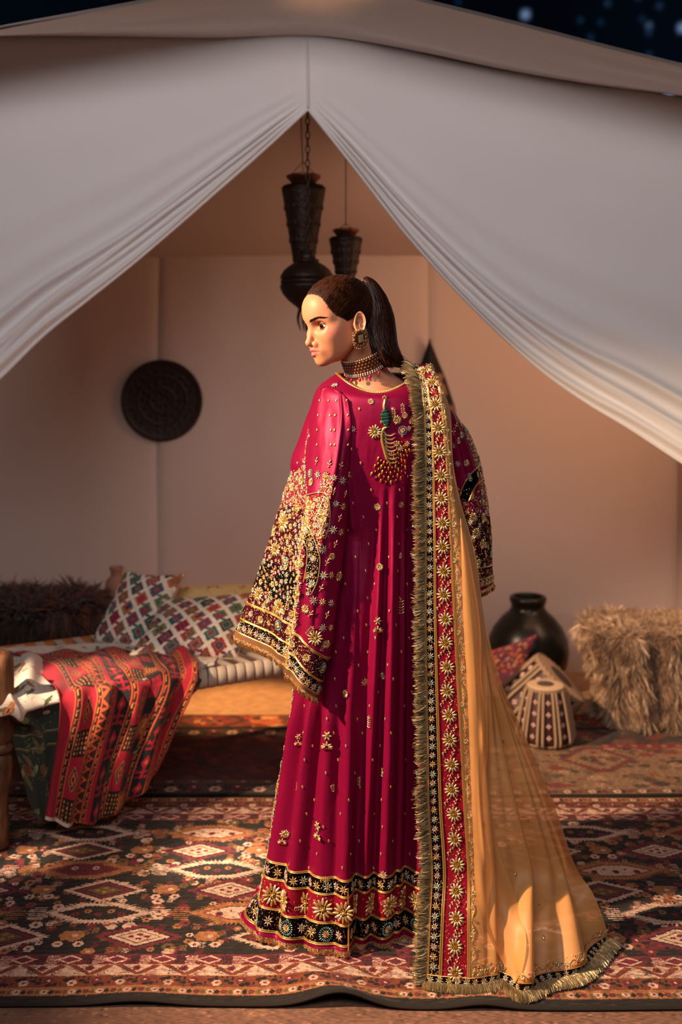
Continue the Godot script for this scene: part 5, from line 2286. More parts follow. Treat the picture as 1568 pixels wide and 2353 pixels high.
func jewels(who: Node3D, hf: Transform3D) -> void:
	mat("amber", Color("5e2c18"), 0.1)
	M.amber.clearcoat_enabled = true
	M.amber.clearcoat = 0.8
	mat("ruby", Color("a0123c"), 0.12)
	mat("pearl", Color("dcc8b4"), 0.2)
	mat("old_gold", Color("8a5a34"), 0.35, 0.75)
	mat("crystal", Color("c8ac7c"), 0.06, 0.5)
	for side in [1.0, -1.0]:
		var e := Node3D.new()
		e.name = "earring" if side > 0 else "earring_001"
		who.add_child(e)
		var base := hf * Transform3D(Basis(Vector3(-side, 0, 0), Vector3(0, 1, 0), Vector3(0, 0, side)), Vector3(-0.003, -0.052, 0.0855 * side))
		if side > 0:   # turn it to lie along the jaw
			base.basis = base.basis * Basis(Vector3.UP, 0.12) * Basis(Vector3.RIGHT, 0.1)
		var mb := MB.new()
		mb.box(base, Vector3(0.036, 0.036, 0.005), 0.004)
		put("plate", mb.mesh(), M.old_gold, e)
		mb = MB.new()   # step-cut stone in a raised setting
		var f := []
		for k in [[0.0085, 0.0105, 0.003], [0.0085, 0.0105, 0.0055], [0.005, 0.0065, 0.0085]]:
			for q in [[-1, -1], [1, -1], [1, 1], [-1, 1]]:
				f.append(base * Vector3(q[0] * k[0], q[1] * k[1], k[2]))
		for r in 2:
			for i in 4:
				var a := r * 4 + i
				var b := r * 4 + (i + 1) % 4
				mb.face([f[a], f[b], f[b + 4], f[a + 4]])
		mb.face([f[8], f[9], f[10], f[11]])
		put("centre_stone", mb.mesh(), M.crystal, e)
		for k in 12:
			var a := TAU * k / 12.0
			var rr := 0.0192 if k % 3 else 0.021
			var o := Vector3(cos(a), sin(a), 0)
			var m := maxf(absf(o.x), absf(o.y))
			o = o / lerpf(1.0, m, 0.55) * rr
			mb = MB.new()
			mb.ell(base * Transform3D(Basis().scaled(Vector3(0.0044, 0.0044, 0.0038)), o + Vector3(0, 0, 0.003)), 12, 8)
			put("round_stone", mb.mesh(), M.amber, e)
			mb = MB.new()
			var ring := PackedVector3Array()
			for i in 13:
				ring.append(base * (o + Vector3(cos(TAU * i / 12.0), sin(TAU * i / 12.0), 0) * 0.0048 + Vector3(0, 0, 0.003)))
			mb.tube(ring, 0.0007, 4, false)
			put("setting", mb.mesh(), M.gold, e)
		mb = MB.new()
		for k in 26:
			var a := TAU * k / 26.0
			var o := Vector3(cos(a), sin(a), 0)
			o = o / lerpf(1.0, maxf(absf(o.x), absf(o.y)), 0.55) * 0.0255
			mb.ell(base * Transform3D(Basis().scaled(Vector3.ONE * 0.0014), o + Vector3(0, 0, 0.002)), 6, 4)
		var gr := put("granulation", mb.mesh(), M.pale_gold, e)
		gr.set_meta("kind", "stuff")
	# choker: rows of round stones on a band about the neck
	var ck := Node3D.new()
	ck.name = "choker"
	who.add_child(ck)
	var a0 := hf * Vector3(-0.028, -0.045, 0)
	var b0 := px(862, 905, 2.80)
	var axis := (a0 - b0).normalized()
	var c := px(836, 826, 2.768)
	var xx := Vector3(0, 0, 1)
	xx = (xx - axis * axis.dot(xx)).normalized()
	# the band dips to the front of the throat
	axis = (axis + Vector3(0.06, 0, 0.10)).normalized()
	xx = (xx - axis * axis.dot(xx)).normalized()
	var yy := axis.cross(xx)
	var at := func(a: float, h: float, r: float) -> Vector3: return c + (xx * cos(a) + yy * sin(a)) * r + axis * h
	var mb2 := MB.new()
	for i in 61:
		var a := TAU * i / 60.0
		for q in [-0.0165, 0.0165]:
			mb2.vert(at.call(a, q, 0.0555 - 0.02 * q))
	for i in 60:
		mb2.quad(i * 2, i * 2 + 2, i * 2 + 3, i * 2 + 1)
	put("band", mb2.mesh(), M.old_gold, ck)
	for row in 4:
		for k in 38:
			var a := TAU * (k + 0.5 * (row % 2)) / 38.0
			var o: Vector3 = at.call(a, -0.0125 + row * 0.0083, 0.0565)
			var z := (o - c - axis * (-0.0125 + row * 0.0083)).normalized()
			var x := axis.cross(z)
			var m := MB.new()
			m.ell(Transform3D(Basis(x * 0.0036, axis * 0.0036, z * 0.0036), o), 10, 7)
			put("round_stone", m.mesh(), M.amber, ck)
	for k in 56:
		var a := TAU * k / 56.0
		var m := MB.new()
		m.ell(Transform3D(Basis().scaled(Vector3.ONE * 0.0021), at.call(a, 0.0185, 0.0565)), 6, 5)
		put("gold_bead", m.mesh(), M.pale_gold, ck)
		for q in [[-0.0185, 0.0022, 0.058], [-0.0225, 0.0018, 0.0595]]:
			m = MB.new()
			m.ell(Transform3D(Basis().scaled(Vector3.ONE * q[1]), at.call(a + q[0] * 3.0, q[0], q[2])), 7, 5)
			put("pearl", m.mesh(), M.pearl, ck)
		if k % 4 == 0:
			m = MB.new()
			var o: Vector3 = at.call(a, -0.0245, 0.0605)
			m.lathe([Vector2(0, -0.012), Vector2(0.0025, -0.0115), Vector2(0.0036, -0.008), Vector2(0.0034, -0.004), Vector2(0.0015, -0.001), Vector2(0, 0)], 10, Transform3D(Basis(), o))
			put("ruby_drop", m.mesh(), M.ruby, ck)


# ------------------------------------------------------------------ embroidery: motifs of wire, beads and sequins, one unit in radius, lying in xy
const GOLD := Color("cfa968")
const PALE := Color("e6d8b8")
const OCHRE := Color("b9852f")
const PINK := Color("b0246a")
const TEAL := Color("7fb9bd")
const FLAME := Color("c9581e")
const LEMON := Color("d9b02a")
const SILVER := Color("cfc9bd")
var motif := {}


func petal(mb: MB, c: Vector3, dir: Vector3, l: float, w: float, h: float, col: Color, nu := 6, nv := 4) -> void:
	mb.col = col.srgb_to_linear()
	dir = dir.normalized()
	var x := dir.cross(Vector3(0, 0, 1)).normalized()
	mb.ell(Transform3D(Basis(x * w, dir * l, Vector3(0, 0, h)), c), nu, nv)


func make_motifs() -> void:
	var z := mat("zari", Color.WHITE, 0.27, 0.68)
	z.vertex_color_use_as_albedo = true
	var m := MB.new()   # gold flower of looped wire
	for k in 13:
		var a := TAU * k / 13.0
		var d := Vector3(cos(a), sin(a), 0)
		petal(m, d * (0.66 if k % 2 else 0.58) + Vector3(0, 0, 0.10), d, 0.35, 0.135, 0.14, GOLD if k % 3 else PALE)
	for k in 7:
		var a := TAU * k / 7.0
		petal(m, Vector3(cos(a), sin(a), 0) * 0.2 + Vector3(0, 0, 0.16), Vector3(cos(a), sin(a), 0), 0.1, 0.08, 0.1, OCHRE if k % 2 else LEMON, 5, 3)
	petal(m, Vector3(0, 0, 0.2), Vector3(1, 0, 0), 0.12, 0.12, 0.12, PALE)
	motif.gold = m.mesh()
	m = MB.new()   # gold flower with two leaf sprays, for the wide border
	for k in 12:
		var a := TAU * k / 12.0
		var d := Vector3(cos(a), sin(a), 0)
		petal(m, d * 0.62 + Vector3(0, 0, 0.1), d, 0.33, 0.14, 0.14, GOLD if k % 2 else PALE)
		petal(m, d.rotated(Vector3(0, 0, 1), 0.26) * 0.42 + Vector3(0, 0, 0.08), d, 0.14, 0.05, 0.08, OCHRE, 5, 3)
	for k in 8:
		var a := TAU * k / 8.0
		petal(m, Vector3(cos(a), sin(a), 0) * 0.22 + Vector3(0, 0, 0.18), Vector3(cos(a), sin(a), 0), 0.09, 0.07, 0.1, LEMON if k % 2 else OCHRE, 5, 3)
	petal(m, Vector3(0, 0, 0.22), Vector3(1, 0, 0), 0.12, 0.12, 0.12, Color("9a8a3a"))
	for s in [1.0, -1.0]:
		for k in 5:
			var t := 0.95 + 0.2 * k
			var c := Vector3(s * (0.15 + 0.55 * (k / 5.0)), t * s * 0.98, 0.05)
			var d := Vector3(s * (0.9 if k % 2 else -0.5), 0.8 * s, 0)
			petal(m, c + d * 0.12, d, 0.20, 0.085, 0.08, GOLD if k % 2 else PALE)
		petal(m, Vector3(s * 0.62, -s * 0.75, 0.05), Vector3(1, 0.4, 0), 0.14, 0.05, 0.06, [PINK, TEAL][0 if s > 0 else 1])
		petal(m, Vector3(s * 0.75, -s * 0.6, 0.05), Vector3(1, 0.4, 0), 0.14, 0.05, 0.06, [FLAME, TEAL][0 if s > 0 else 1])
	motif.spray = m.mesh()
	for q in [["white", SILVER, TEAL], ["rose", SILVER, PINK], ["flame", GOLD, FLAME], ["red", Color("a03030"), Color("8a1830")]]:
		m = MB.new()   # eight-petalled bead flower
		for k in 8:
			var a := TAU * k / 8.0
			var d := Vector3(cos(a), sin(a), 0)
			petal(m, d * 0.52 + Vector3(0, 0, 0.08), d, 0.32, 0.15, 0.13, q[1] if k % 2 else PALE)
			petal(m, d * 0.9 + Vector3(0, 0, 0.08), d, 0.12, 0.15, 0.12, q[2], 5, 3)
		petal(m, Vector3(0, 0, 0.14), Vector3(1, 0, 0), 0.18, 0.18, 0.14, LEMON)
		motif[q[0]] = m.mesh()
	for q in [["ring", TEAL], ["sun", LEMON]]:
		m = MB.new()   # domed medallion in a ring of bugle beads
		for k in 20:
			var a := TAU * k / 20.0
			var d := Vector3(cos(a), sin(a), 0)
			petal(m, d * 0.84 + Vector3(0, 0, 0.08), d, 0.18, 0.085, 0.09, q[1])
		for k in 12:
			var a := TAU * k / 12.0
			var d := Vector3(cos(a), sin(a), 0)
			petal(m, d * 0.36 + Vector3(0, 0, 0.14), d, 0.26, 0.08, 0.1, GOLD if k % 2 else PALE)
		petal(m, Vector3(0, 0, 0.2), Vector3(1, 0, 0), 0.16, 0.16, 0.12, FLAME)
		motif[q[0]] = m.mesh()
	m = MB.new()   # bud with a drop bead
	petal(m, Vector3(0, 0.45, 0.1), Vector3(0, 1, 0), 0.5, 0.14, 0.13, GOLD)
	for s in [1.0, -1.0]:
		petal(m, Vector3(s * 0.26, 0.02, 0.08), Vector3(s * 0.75, 0.7, 0), 0.3, 0.11, 0.1, PALE)
		petal(m, Vector3(s * 0.48, 0.28, 0.08), Vector3(s, 1, 0), 0.1, 0.09, 0.09, PINK, 5, 3)
	petal(m, Vector3(0, -0.3, 0.08), Vector3(0, 1, 0), 0.22, 0.06, 0.07, GOLD)
	petal(m, Vector3(0, -0.65, 0.1), Vector3(0, 1, 0), 0.16, 0.16, 0.12, LEMON)
	motif.bud = m.mesh()
	m = MB.new()   # gold plume over three leaves
	petal(m, Vector3(0, 0.6, 0.12), Vector3(0, 1, 0), 0.26, 0.2, 0.14, GOLD)
	for k in 6:
		var a := TAU * k / 6.0
		petal(m, Vector3(cos(a) * 0.3, 0.5 + sin(a) * 0.3, 0.1), Vector3(cos(a), sin(a), 0), 0.2, 0.11, 0.1, PALE if k % 2 else GOLD)
	petal(m, Vector3(0, 1.0, 0.06), Vector3(0, 1, 0), 0.1, 0.07, 0.07, PINK, 5, 3)
	for k in 7:
		var a := lerpf(-0.4, PI + 0.4, k / 6.0)
		petal(m, Vector3(cos(a) * 0.38, -0.45 - absf(cos(a)) * 0.12 + sin(a) * 0.2, 0.1), Vector3(cos(a), sin(a) * 0.6 - 0.2, 0), 0.26, 0.10, 0.1, PALE if k % 2 else GOLD)
	for k in 5:
		petal(m, Vector3((k - 2) * 0.17, -0.75, 0.08), Vector3((k - 2) * 0.2, -1, 0), 0.12, 0.06, 0.07, OCHRE if k % 2 else FLAME, 5, 3)
	motif.plume = m.mesh()
	m = MB.new()   # leaf spray
	for k in 5:
		for s in [1.0, -1.0]:
			petal(m, Vector3(s * 0.22, -0.7 + k * 0.36, 0.08), Vector3(s * 0.9, 0.7, 0), 0.26, 0.09, 0.09, GOLD if k % 2 else PALE)
	petal(m, Vector3(0, 0.95, 0.08), Vector3(0, 1, 0), 0.24, 0.1, 0.09, GOLD)
	motif.leaf = m.mesh()
	m = MB.new()
	petal(m, Vector3(0, 0, 0.06), Vector3(0, 1, 0), 1.0, 0.62, 0.3, GOLD, 8, 4)
	motif.sequin = m.mesh()
	m = MB.new()
	m.lathe([Vector2(0, -0.06), Vector2(1, -0.04), Vector2(1, 0.04), Vector2(0.5, 0.09), Vector2(0, 0.06)], 14, Transform3D(Basis(Vector3.RIGHT, PI / 2), Vector3.ZERO))
	motif.coin = m.mesh()
	m = MB.new()
	m.ell(Transform3D(), 6, 4)
	motif.bead = m.mesh()


func sew(kind: String, s: Sheet, u: float, v: float, r: float, parent: Node3D, turn := 0.0, lift := 0.0012) -> void:
	var called: String = {"gold": "gold_flower", "spray": "gold_flower_spray", "white": "bead_flower", "rose": "bead_flower", "flame": "bead_flower", "red": "bead_flower", "ring": "ring_medallion", "sun": "ring_medallion", "bud": "bud_motif", "plume": "plume_motif", "leaf": "leaf_spray", "sequin": "sequin"}[kind]
	put(called, motif[kind], M.zari, parent, s.frame(u, v, lift, turn, r))


func sew_at(kind: String, s: Sheet, x: float, y: float, r: float, parent: Node3D, turn := 0.0) -> void:
	var q := s.find(x, y)
	if q.x >= 0.0:
		sew(kind, s, q.x, q.y, r, parent, turn)


func cord(mb: MB, s: Sheet, uvs: Array, r: float, lift := 0.001) -> void:
	var p := PackedVector3Array()
	for q in uvs:
		p.append(s.at(q.x, q.y) + s.nor(q.x, q.y) * lift)
	mb.tube(p, r, 6)


func row_cord(mb: MB, s: Sheet, v: float, u0: float, u1: float, r: float, lift := 0.001) -> void:
	var q := []
	var n := int((u1 - u0) * s.nu)
	for i in n + 1:
		q.append(Vector2(lerpf(u0, u1, float(i) / n), v))
	cord(mb, s, q, r, lift)


func col_cord(mb: MB, s: Sheet, u: float, v0: float, v1: float, r: float, lift := 0.001) -> void:
	var q := []
	var n := int((v1 - v0) * s.nv)
	for i in n + 1:
		q.append(Vector2(u, lerpf(v0, v1, float(i) / n)))
	cord(mb, s, q, r, lift)


func px_curve(s: Sheet, pts: Array, n: int) -> Array:
	var c := []
	for q in pts:
		c.append(Vector3(q[0], q[1], 0))
	var out := []
	for p in catmull(c, n):
		var f := s.find(p.x, p.y)
		if f.x >= 0.0:
			out.append(f)
	return out


func ribbon(s: Sheet, uvs: Array, w0: float, w1: float, lift: float) -> MB:
	var mb := MB.new()
	var n := uvs.size()
	for i in n:
		var q: Vector2 = uvs[i]
		var a := s.at(uvs[maxi(i - 1, 0)].x, uvs[maxi(i - 1, 0)].y)
		var b := s.at(uvs[mini(i + 1, n - 1)].x, uvs[mini(i + 1, n - 1)].y)
		var x := (b - a).cross(s.nor(q.x, q.y)).normalized()
		var e := 0.004
		var pu := (s.at(q.x + e, q.y) - s.at(q.x - e, q.y)) / (2 * e)
		var pv := (s.at(q.x, q.y + e) - s.at(q.x, q.y - e)) / (2 * e)
		var uu := pu.dot(pu)
		var vv := pv.dot(pv)
		var uv := pu.dot(pv)
		var det := uu * vv - uv * uv
		var w := lerpf(w0, w1, sin(PI * i / (n - 1.0))) / 2.0
		for k in 9:
			var o := x * w * (k / 4.0 - 1.0)
			var du := (o.dot(pu) * vv - o.dot(pv) * uv) / det
			var dv := (o.dot(pv) * uu - o.dot(pu) * uv) / det
			mb.vert(s.at(q.x + du, q.y + dv) + s.nor(q.x + du, q.y + dv) * lift, Vector2(k * w / 4.0, i * 0.004))
	for i in n - 1:
		for k in 8:
			var e := i * 9 + k
			mb.quad(e, e + 1, e + 10, e + 9)
	return mb


# loose beads strewn thickly over a stretch of cloth
func beads(called: String, s: Sheet, u0: float, u1: float, v0: float, v1: float, n: int, size: float, parent: Node3D, cols: Array, inside: Variant = null) -> void:
	var xs := []
	var cs := []
	for k in n:
		var u := rng.randf_range(u0, u1)
		var v := rng.randf_range(v0, v1)
		if inside != null and not inside.call(u, v):
			continue
		var r := size * rng.randf_range(0.6, 1.3)
		var t := s.frame(u, v, r * 0.4, rng.randf() * TAU, 1.0)
		t.basis = t.basis.scaled_local(Vector3(r * 0.7, r * rng.randf_range(0.8, 2.2), r * 0.7))
		xs.append(t)
		var c: Color = cols[rng.randi() % cols.size()]
		cs.append(c.srgb_to_linear())
	many(called, motif.bead, M.zari, xs, cs, parent)


func bead_spots(called: String, s: Sheet, spots: Array, size: float, parent: Node3D) -> void:
	var xs := []
	var cs := []
	for q in spots:
		var f := s.find(q[0], q[1])
		if f.x < 0.0:
			continue
		var r := size * rng.randf_range(0.7, 1.3)
		var t := s.frame(f.x, f.y, 0.0022, rng.randf() * TAU)
		t.basis = t.basis.scaled_local(Vector3(r * 0.7, r * rng.randf_range(0.8, 2.0), r * 0.7))
		xs.append(t)
		var c: Color = MIXED[rng.randi() % MIXED.size()]
		cs.append(c.srgb_to_linear())
	many(called, motif.bead, M.zari, xs, cs, parent)


func strew(s: Sheet, u0: float, u1: float, v0: float, v1: float, n: int, r0: float, r1: float, kinds: Array, parent: Node3D, inside: Variant = null) -> void:
	var seen := []
	for k in n * 6:
		if seen.size() >= n:
			break
		var u := rng.randf_range(u0, u1)
		var v := rng.randf_range(v0, v1)
		if inside != null and not inside.call(u, v):
			continue
		var p := s.at(u, v)
		var r := rng.randf_range(r0, r1)
		var free := true
		for q in seen:
			if p.distance_to(q[0]) < (r + q[1]) * 0.85:
				free = false
				break
		if free:
			seen.append([p, r])
			sew(kinds[rng.randi() % kinds.size()], s, u, v, r, parent, rng.randf() * TAU)


const MIXED := [GOLD, GOLD, PALE, GOLD, OCHRE, FLAME, PINK, TEAL, LEMON, SILVER, PALE]


func coins(s: Sheet, u0: float, u1: float, parent: Node3D, step := 0.0115) -> void:
	for u in s.walk_u(1.0, u0, u1, step):
		var t := s.frame(u, 1.0)
		var o := t.origin + Vector3(0, -0.0125, 0) + t.basis.z * 0.002
		var face := t.basis.z
		face.y *= 0.3
		var b := Basis.looking_at(-face.normalized().rotated(Vector3.UP, rng.randf_range(-0.7, 0.7)), Vector3.UP)
		put("coin_pendant", motif.coin, M.sequin, parent, Transform3D(b.scaled_local(Vector3.ONE * 0.0058), o))


func braid(s: Sheet, u0: float, u1: float, parent: Node3D) -> void:
	# a netted edging of small gold beads that hangs from the hem
	var xs := []
	var cs := []
	for row in 5:
		for u in s.walk_u(1.0, u0, u1, 0.0036):
			var t := s.frame(u, 1.0)
			xs.append(Transform3D(Basis().scaled(Vector3(0.0013, 0.0019, 0.0013)), t.origin + Vector3(0, -0.0018 - row * 0.0028, 0) + t.basis.x * (0.0018 * (row % 2))))
			cs.append((PALE if rng.randf() < 0.3 else Color("c98f52")).srgb_to_linear())
	many("bead_edging", motif.bead, M.zari, xs, cs, parent)


func band(called: String, s: Sheet, u0: float, u1: float, v0: float, v1: float, m: Material, parent: Node3D, lift := 0.0012) -> Node3D:
	var mb := MB.new()
	s.part(mb, u0, u1, v0, v1, lift, 0, maxi(3, int((v1 - v0) * s.nv)))
	return put(called, mb.mesh(true), m, parent)


# ------------------------------------------------------------------ gown
func gown_sheet() -> Sheet:
	# rows: picture row, left edge, right edge (at depth 2.80), depth of the back half, of the front half, how far the back dips (m)
	var t := [[858, 776, 955, 0.088, 0.07, 0.050], [872, 752, 972, 0.105, 0.09, 0.036], [895, 728, 1000, 0.122, 0.11, 0.022], [940, 712, 1027, 0.128, 0.13, 0.010], [1000, 690, 1042, 0.125, 0.15, 0], [1070, 668, 1048, 0.120, 0.16, 0], [1140, 690, 1044, 0.112, 0.13, 0], [1210, 715, 1040, 0.108, 0.11, 0], [1300, 716, 1046, 0.122, 0.12, 0], [1400, 704, 1054, 0.136, 0.13, 0], [1520, 684, 1060, 0.142, 0.14, 0], [1650, 664, 1064, 0.140, 0.15, 0], [1800, 648, 1068, 0.140, 0.16, 0], [1930, 626, 1070, 0.144, 0.17, 0], [2040, 594, 1072, 0.150, 0.18, 0], [2094, 566, 1074, 0.156, 0.19, 0], [2105, 558, 1075, 0.158, 0.19, 0]]
	var rows := []
	for q in t:
		var row := []
		var a := px(q[1], q[0], 2.80)
		var b := px(q[2], q[0], 2.80)
		for i in 24:
			var f := TAU * i / 24.0
			var back := maxf(0.0, -cos(f))
			row.append(Vector3((a.x + b.x) / 2 - (b.x - a.x) / 2 * sin(f), a.y - q[5] * back * back, -2.80 - cos(f) * (q[3] if cos(f) < 0 else q[4])))
		rows.append(row)
	var s := Sheet.loft(rows, 340, 300, true, -1.0)
	# folds: [x at the top, row, x at the bottom, row, height, width]
	var folds := []
	for g in [[945, 1080, 946, 2180, -0.024, 0.016], [965, 1100, 968, 2180, 0.012, 0.012], [905, 1130, 884, 2100, 0.013, 0.018], [893, 1140, 858, 2080, -0.010, 0.010], [880, 1150, 838, 2060, 0.011, 0.013], [862, 1180, 815, 2000, -0.006, 0.012], [925, 1150, 915, 2150, -0.010, 0.010], [820, 1280, 790, 2040, 0.010, 0.024], [760, 1580, 735, 2120, 0.010, 0.022], [742, 1580, 700, 2080, -0.009, 0.012], [720, 1590, 668, 2100, 0.011, 0.018], [700, 1600, 640, 2080, -0.010, 0.012], [683, 1600, 610, 2100, 0.010, 0.014], [668, 1640, 590, 2090, -0.006, 0.010], [780, 1600, 772, 2140, -0.006, 0.012], [830, 1140, 822, 1620, -0.0022, 0.003], [800, 1090, 812, 1200, 0.008, 0.010]]:
		var a := px(g[0], g[1], 2.68)
		var b := px(g[2], g[3], 2.68)
		folds.append([a.x, a.y, b.x, b.y, g[4], g[5]])
	var fine := noise(3.0, 3, 81)
	var edge_top := px(812, 1500, 2.66)
	var edge_low := px(803, 2190, 2.66)
	s.push(func(u, v, q):
		if q.z < -2.86:
			return 0.012 * sin(u * TAU * 11.0) * smoothstep(0.3, 1.0, v)
		var f: float = 0.0
		for g in folds:
			if q.y > g[1] + 0.03:
				continue
			var t2: float = (g[1] - q.y) / (g[1] - g[3])
			if t2 > 1.3:
				continue
			var d: float = (q.x - lerpf(g[0], g[2], t2)) / (g[5] * (0.6 + 0.6 * clampf(t2, 0.0, 1.0)))
			if absf(d) < 3.0:
				f += g[4] * 1.55 * exp(-d * d) * smoothstep(-0.08, 0.22, t2) * (1.0 - smoothstep(1.1, 1.3, t2))
		# one panel ends and laps over the next
		var te: float = clampf((edge_top.y - q.y) / (edge_top.y - edge_low.y), 0.0, 1.0)
		var xe: float = lerpf(edge_top.x, edge_low.x, te)
		f -= 0.046 * te * te * smoothstep(xe, xe + 0.010, q.x) * (1.0 - 0.3 * smoothstep(xe + 0.05, xe + 0.2, q.x))
		f += 0.010 * te * smoothstep(xe - 0.05, xe, q.x) * (1.0 - smoothstep(xe, xe + 0.010, q.x))
		f += 0.0030 * fine.get_noise_3d(q.x * 5.0 + q.y * 0.6, q.y * 0.9, 0.0) * smoothstep(0.12, 0.30, v)
		f += 0.0016 * fine.get_noise_3d(q.x * 14.0 - q.y * 1.5, q.y * 1.6, 7.0) * smoothstep(0.12, 0.30, v)
		f += 0.010 * sin(u * TAU * 9.0) * smoothstep(0.92, 1.0, v) * 0.6
		return f)
	return s


func clothes(who: Node3D) -> void:
	make_motifs()
	var s := gown_sheet()
	var mb := MB.new()
	s.part(mb)
	var gown := put("gown", mb.mesh(true), M.satin, who)
	# neckline
	var trim := MB.new()
	row_cord(trim, s, 0.0, 0.0, 1.0, 0.0028, 0.0)
	row_cord(trim, s, 0.006, 0.0, 1.0, 0.0018, 0.001)
	for u in s.walk_u(0.003, 0.2, 0.8, 0.0062):
		var f := s.frame(u, 0.003, 0.003, 0.7)
		trim.ell(Transform3D(f.basis.scaled_local(Vector3(0.0016, 0.0042, 0.0016)), f.origin), 6, 4)
	put("neckline_trim", trim.mesh(), M.gold, gown)
	# hem borders
	var hv := func(h: float) -> float:
		var low := s.at(0.42, 1.0).y
		var v := 1.0
		while v > 0.5 and s.at(0.42, v).y < low + h:
			v -= 0.0005
		return v
	var u0 := 0.2
	var u1 := 0.8
	band("black_hem_band", s, u0, u1, hv.call(0.062), hv.call(0.014), M.black_velvet, gown)
	band("red_hem_band", s, u0, u1, hv.call(0.132), hv.call(0.066), M.red_velvet, gown)
	band("flower_hem_band", s, u0, u1, hv.call(0.172), hv.call(0.136), M.black_velvet, gown)
	var pipe := MB.new()
	for h in [0.012, 0.064, 0.134, 0.174]:
		row_cord(pipe, s, hv.call(h), u0, u1, 0.0019, 0.0013)
		row_cord(pipe, s, hv.call(h + 0.0035), u0, u1, 0.0013, 0.0013)
	var pp := put("gold_piping", pipe.mesh(), M.gold, gown)
	pp.set_meta("kind", "stuff")
	var i := 0
	for u in s.walk_u(hv.call(0.038), u0, u1, 0.040):
		sew(["ring", "rose", "flame"][i % 3], s, u, hv.call(0.037), 0.0185 if i % 3 == 0 else 0.014, gown)
		i += 1
	i = 0
	for u in s.walk_u(hv.call(0.1), u0, u1, 0.062):
		sew("gold", s, u, hv.call(0.099), 0.029, gown, i * 0.7)
		i += 1
	for u in s.walk_u(hv.call(0.1), u0, u1, 0.031):
		if i % 2:
			sew("leaf", s, u, hv.call(0.099 + 0.012 * (1 if i % 4 == 1 else -1)), 0.013, gown, i * 1.3)
		i += 1
	for u in s.walk_u(hv.call(0.154), u0, u1, 0.027):
		sew(["white", "rose", "flame"][i % 3], s, u, hv.call(0.154), 0.0128, gown, i * 0.3)
		i += 1
	beads("hem_beads", s, u0, u1, hv.call(0.172), hv.call(0.014), 4200, 0.0013, gown, MIXED)
	braid(s, u0, u1, gown)
	coins(s, 0.3, 0.52, gown, 0.024)
	# the lapped panel's upright edge
	var ed := px_curve(s, [[799, 2040], [800, 2090], [800, 2140], [800, 2185]], 20)
	if ed.size() > 3:
		var em := MB.new()
		cord(em, s, ed, 0.0026, 0.002)
		put("panel_edge_cord", em.mesh(), M.gold, gown)
	# scattered motifs
	for q in [[770, 886, 0.0115], [853, 923, 0.009], [946, 918, 0.009], [811, 986, 0.010], [868, 1165, 0.011], [922, 1160, 0.010], [920, 1277, 0.010], [873, 1303, 0.0105], [838, 1567, 0.012], [881, 1553, 0.012], [795, 1594, 0.0115], [749, 2022, 0.010], [882, 2009, 0.012], [657, 1916, 0.012], [912, 1020, 0.01], [846, 880, 0.005]]:
		sew_at(["gold", "flame", "rose"][i % 3], s, q[0], q[1], q[2], gown)
		i += 1
	for q in [[752, 1702, 0.026], [732, 1910, 0.026], [686, 1700, 0.018], [650, 1925, 0.020], [868, 1437, 0.022]]:
		sew_at("plume", s, q[0], q[1], q[2], gown)
	for q in [[686, 1815, 0.011], [765, 1811, 0.010], [824, 1795, 0.012], [880, 1775, 0.012], [922, 1395, 0.02], [850, 1660, 0.016]]:
		sew_at("leaf", s, q[0], q[1], q[2], gown)
	for k in 150:
		var y := 940.0 + (k / 8) * 62.0 + (k % 2) * 30.0
		var x := 690.0 + (k % 8) * 36.0 + ((k / 8) % 2) * 18.0 + 8.0 * sin(k * 2.7)
		if y < 2040:
			sew_at("sequin", s, x, y, 0.0045, gown, 0.3)
	# beaded border of the front slit, seen edge-on along the left
	beads("slit_beads", s, 0.238, 0.288, 0.55, 0.90, 1300, 0.0016, gown, MIXED)
	strew(s, 0.24, 0.285, 0.55, 0.90, 46, 0.007, 0.012, ["gold", "ring", "flame", "leaf"], gown)
	peacock(s, gown)
	left_sleeve(who, s)
	right_sleeve(who)
	shawl()


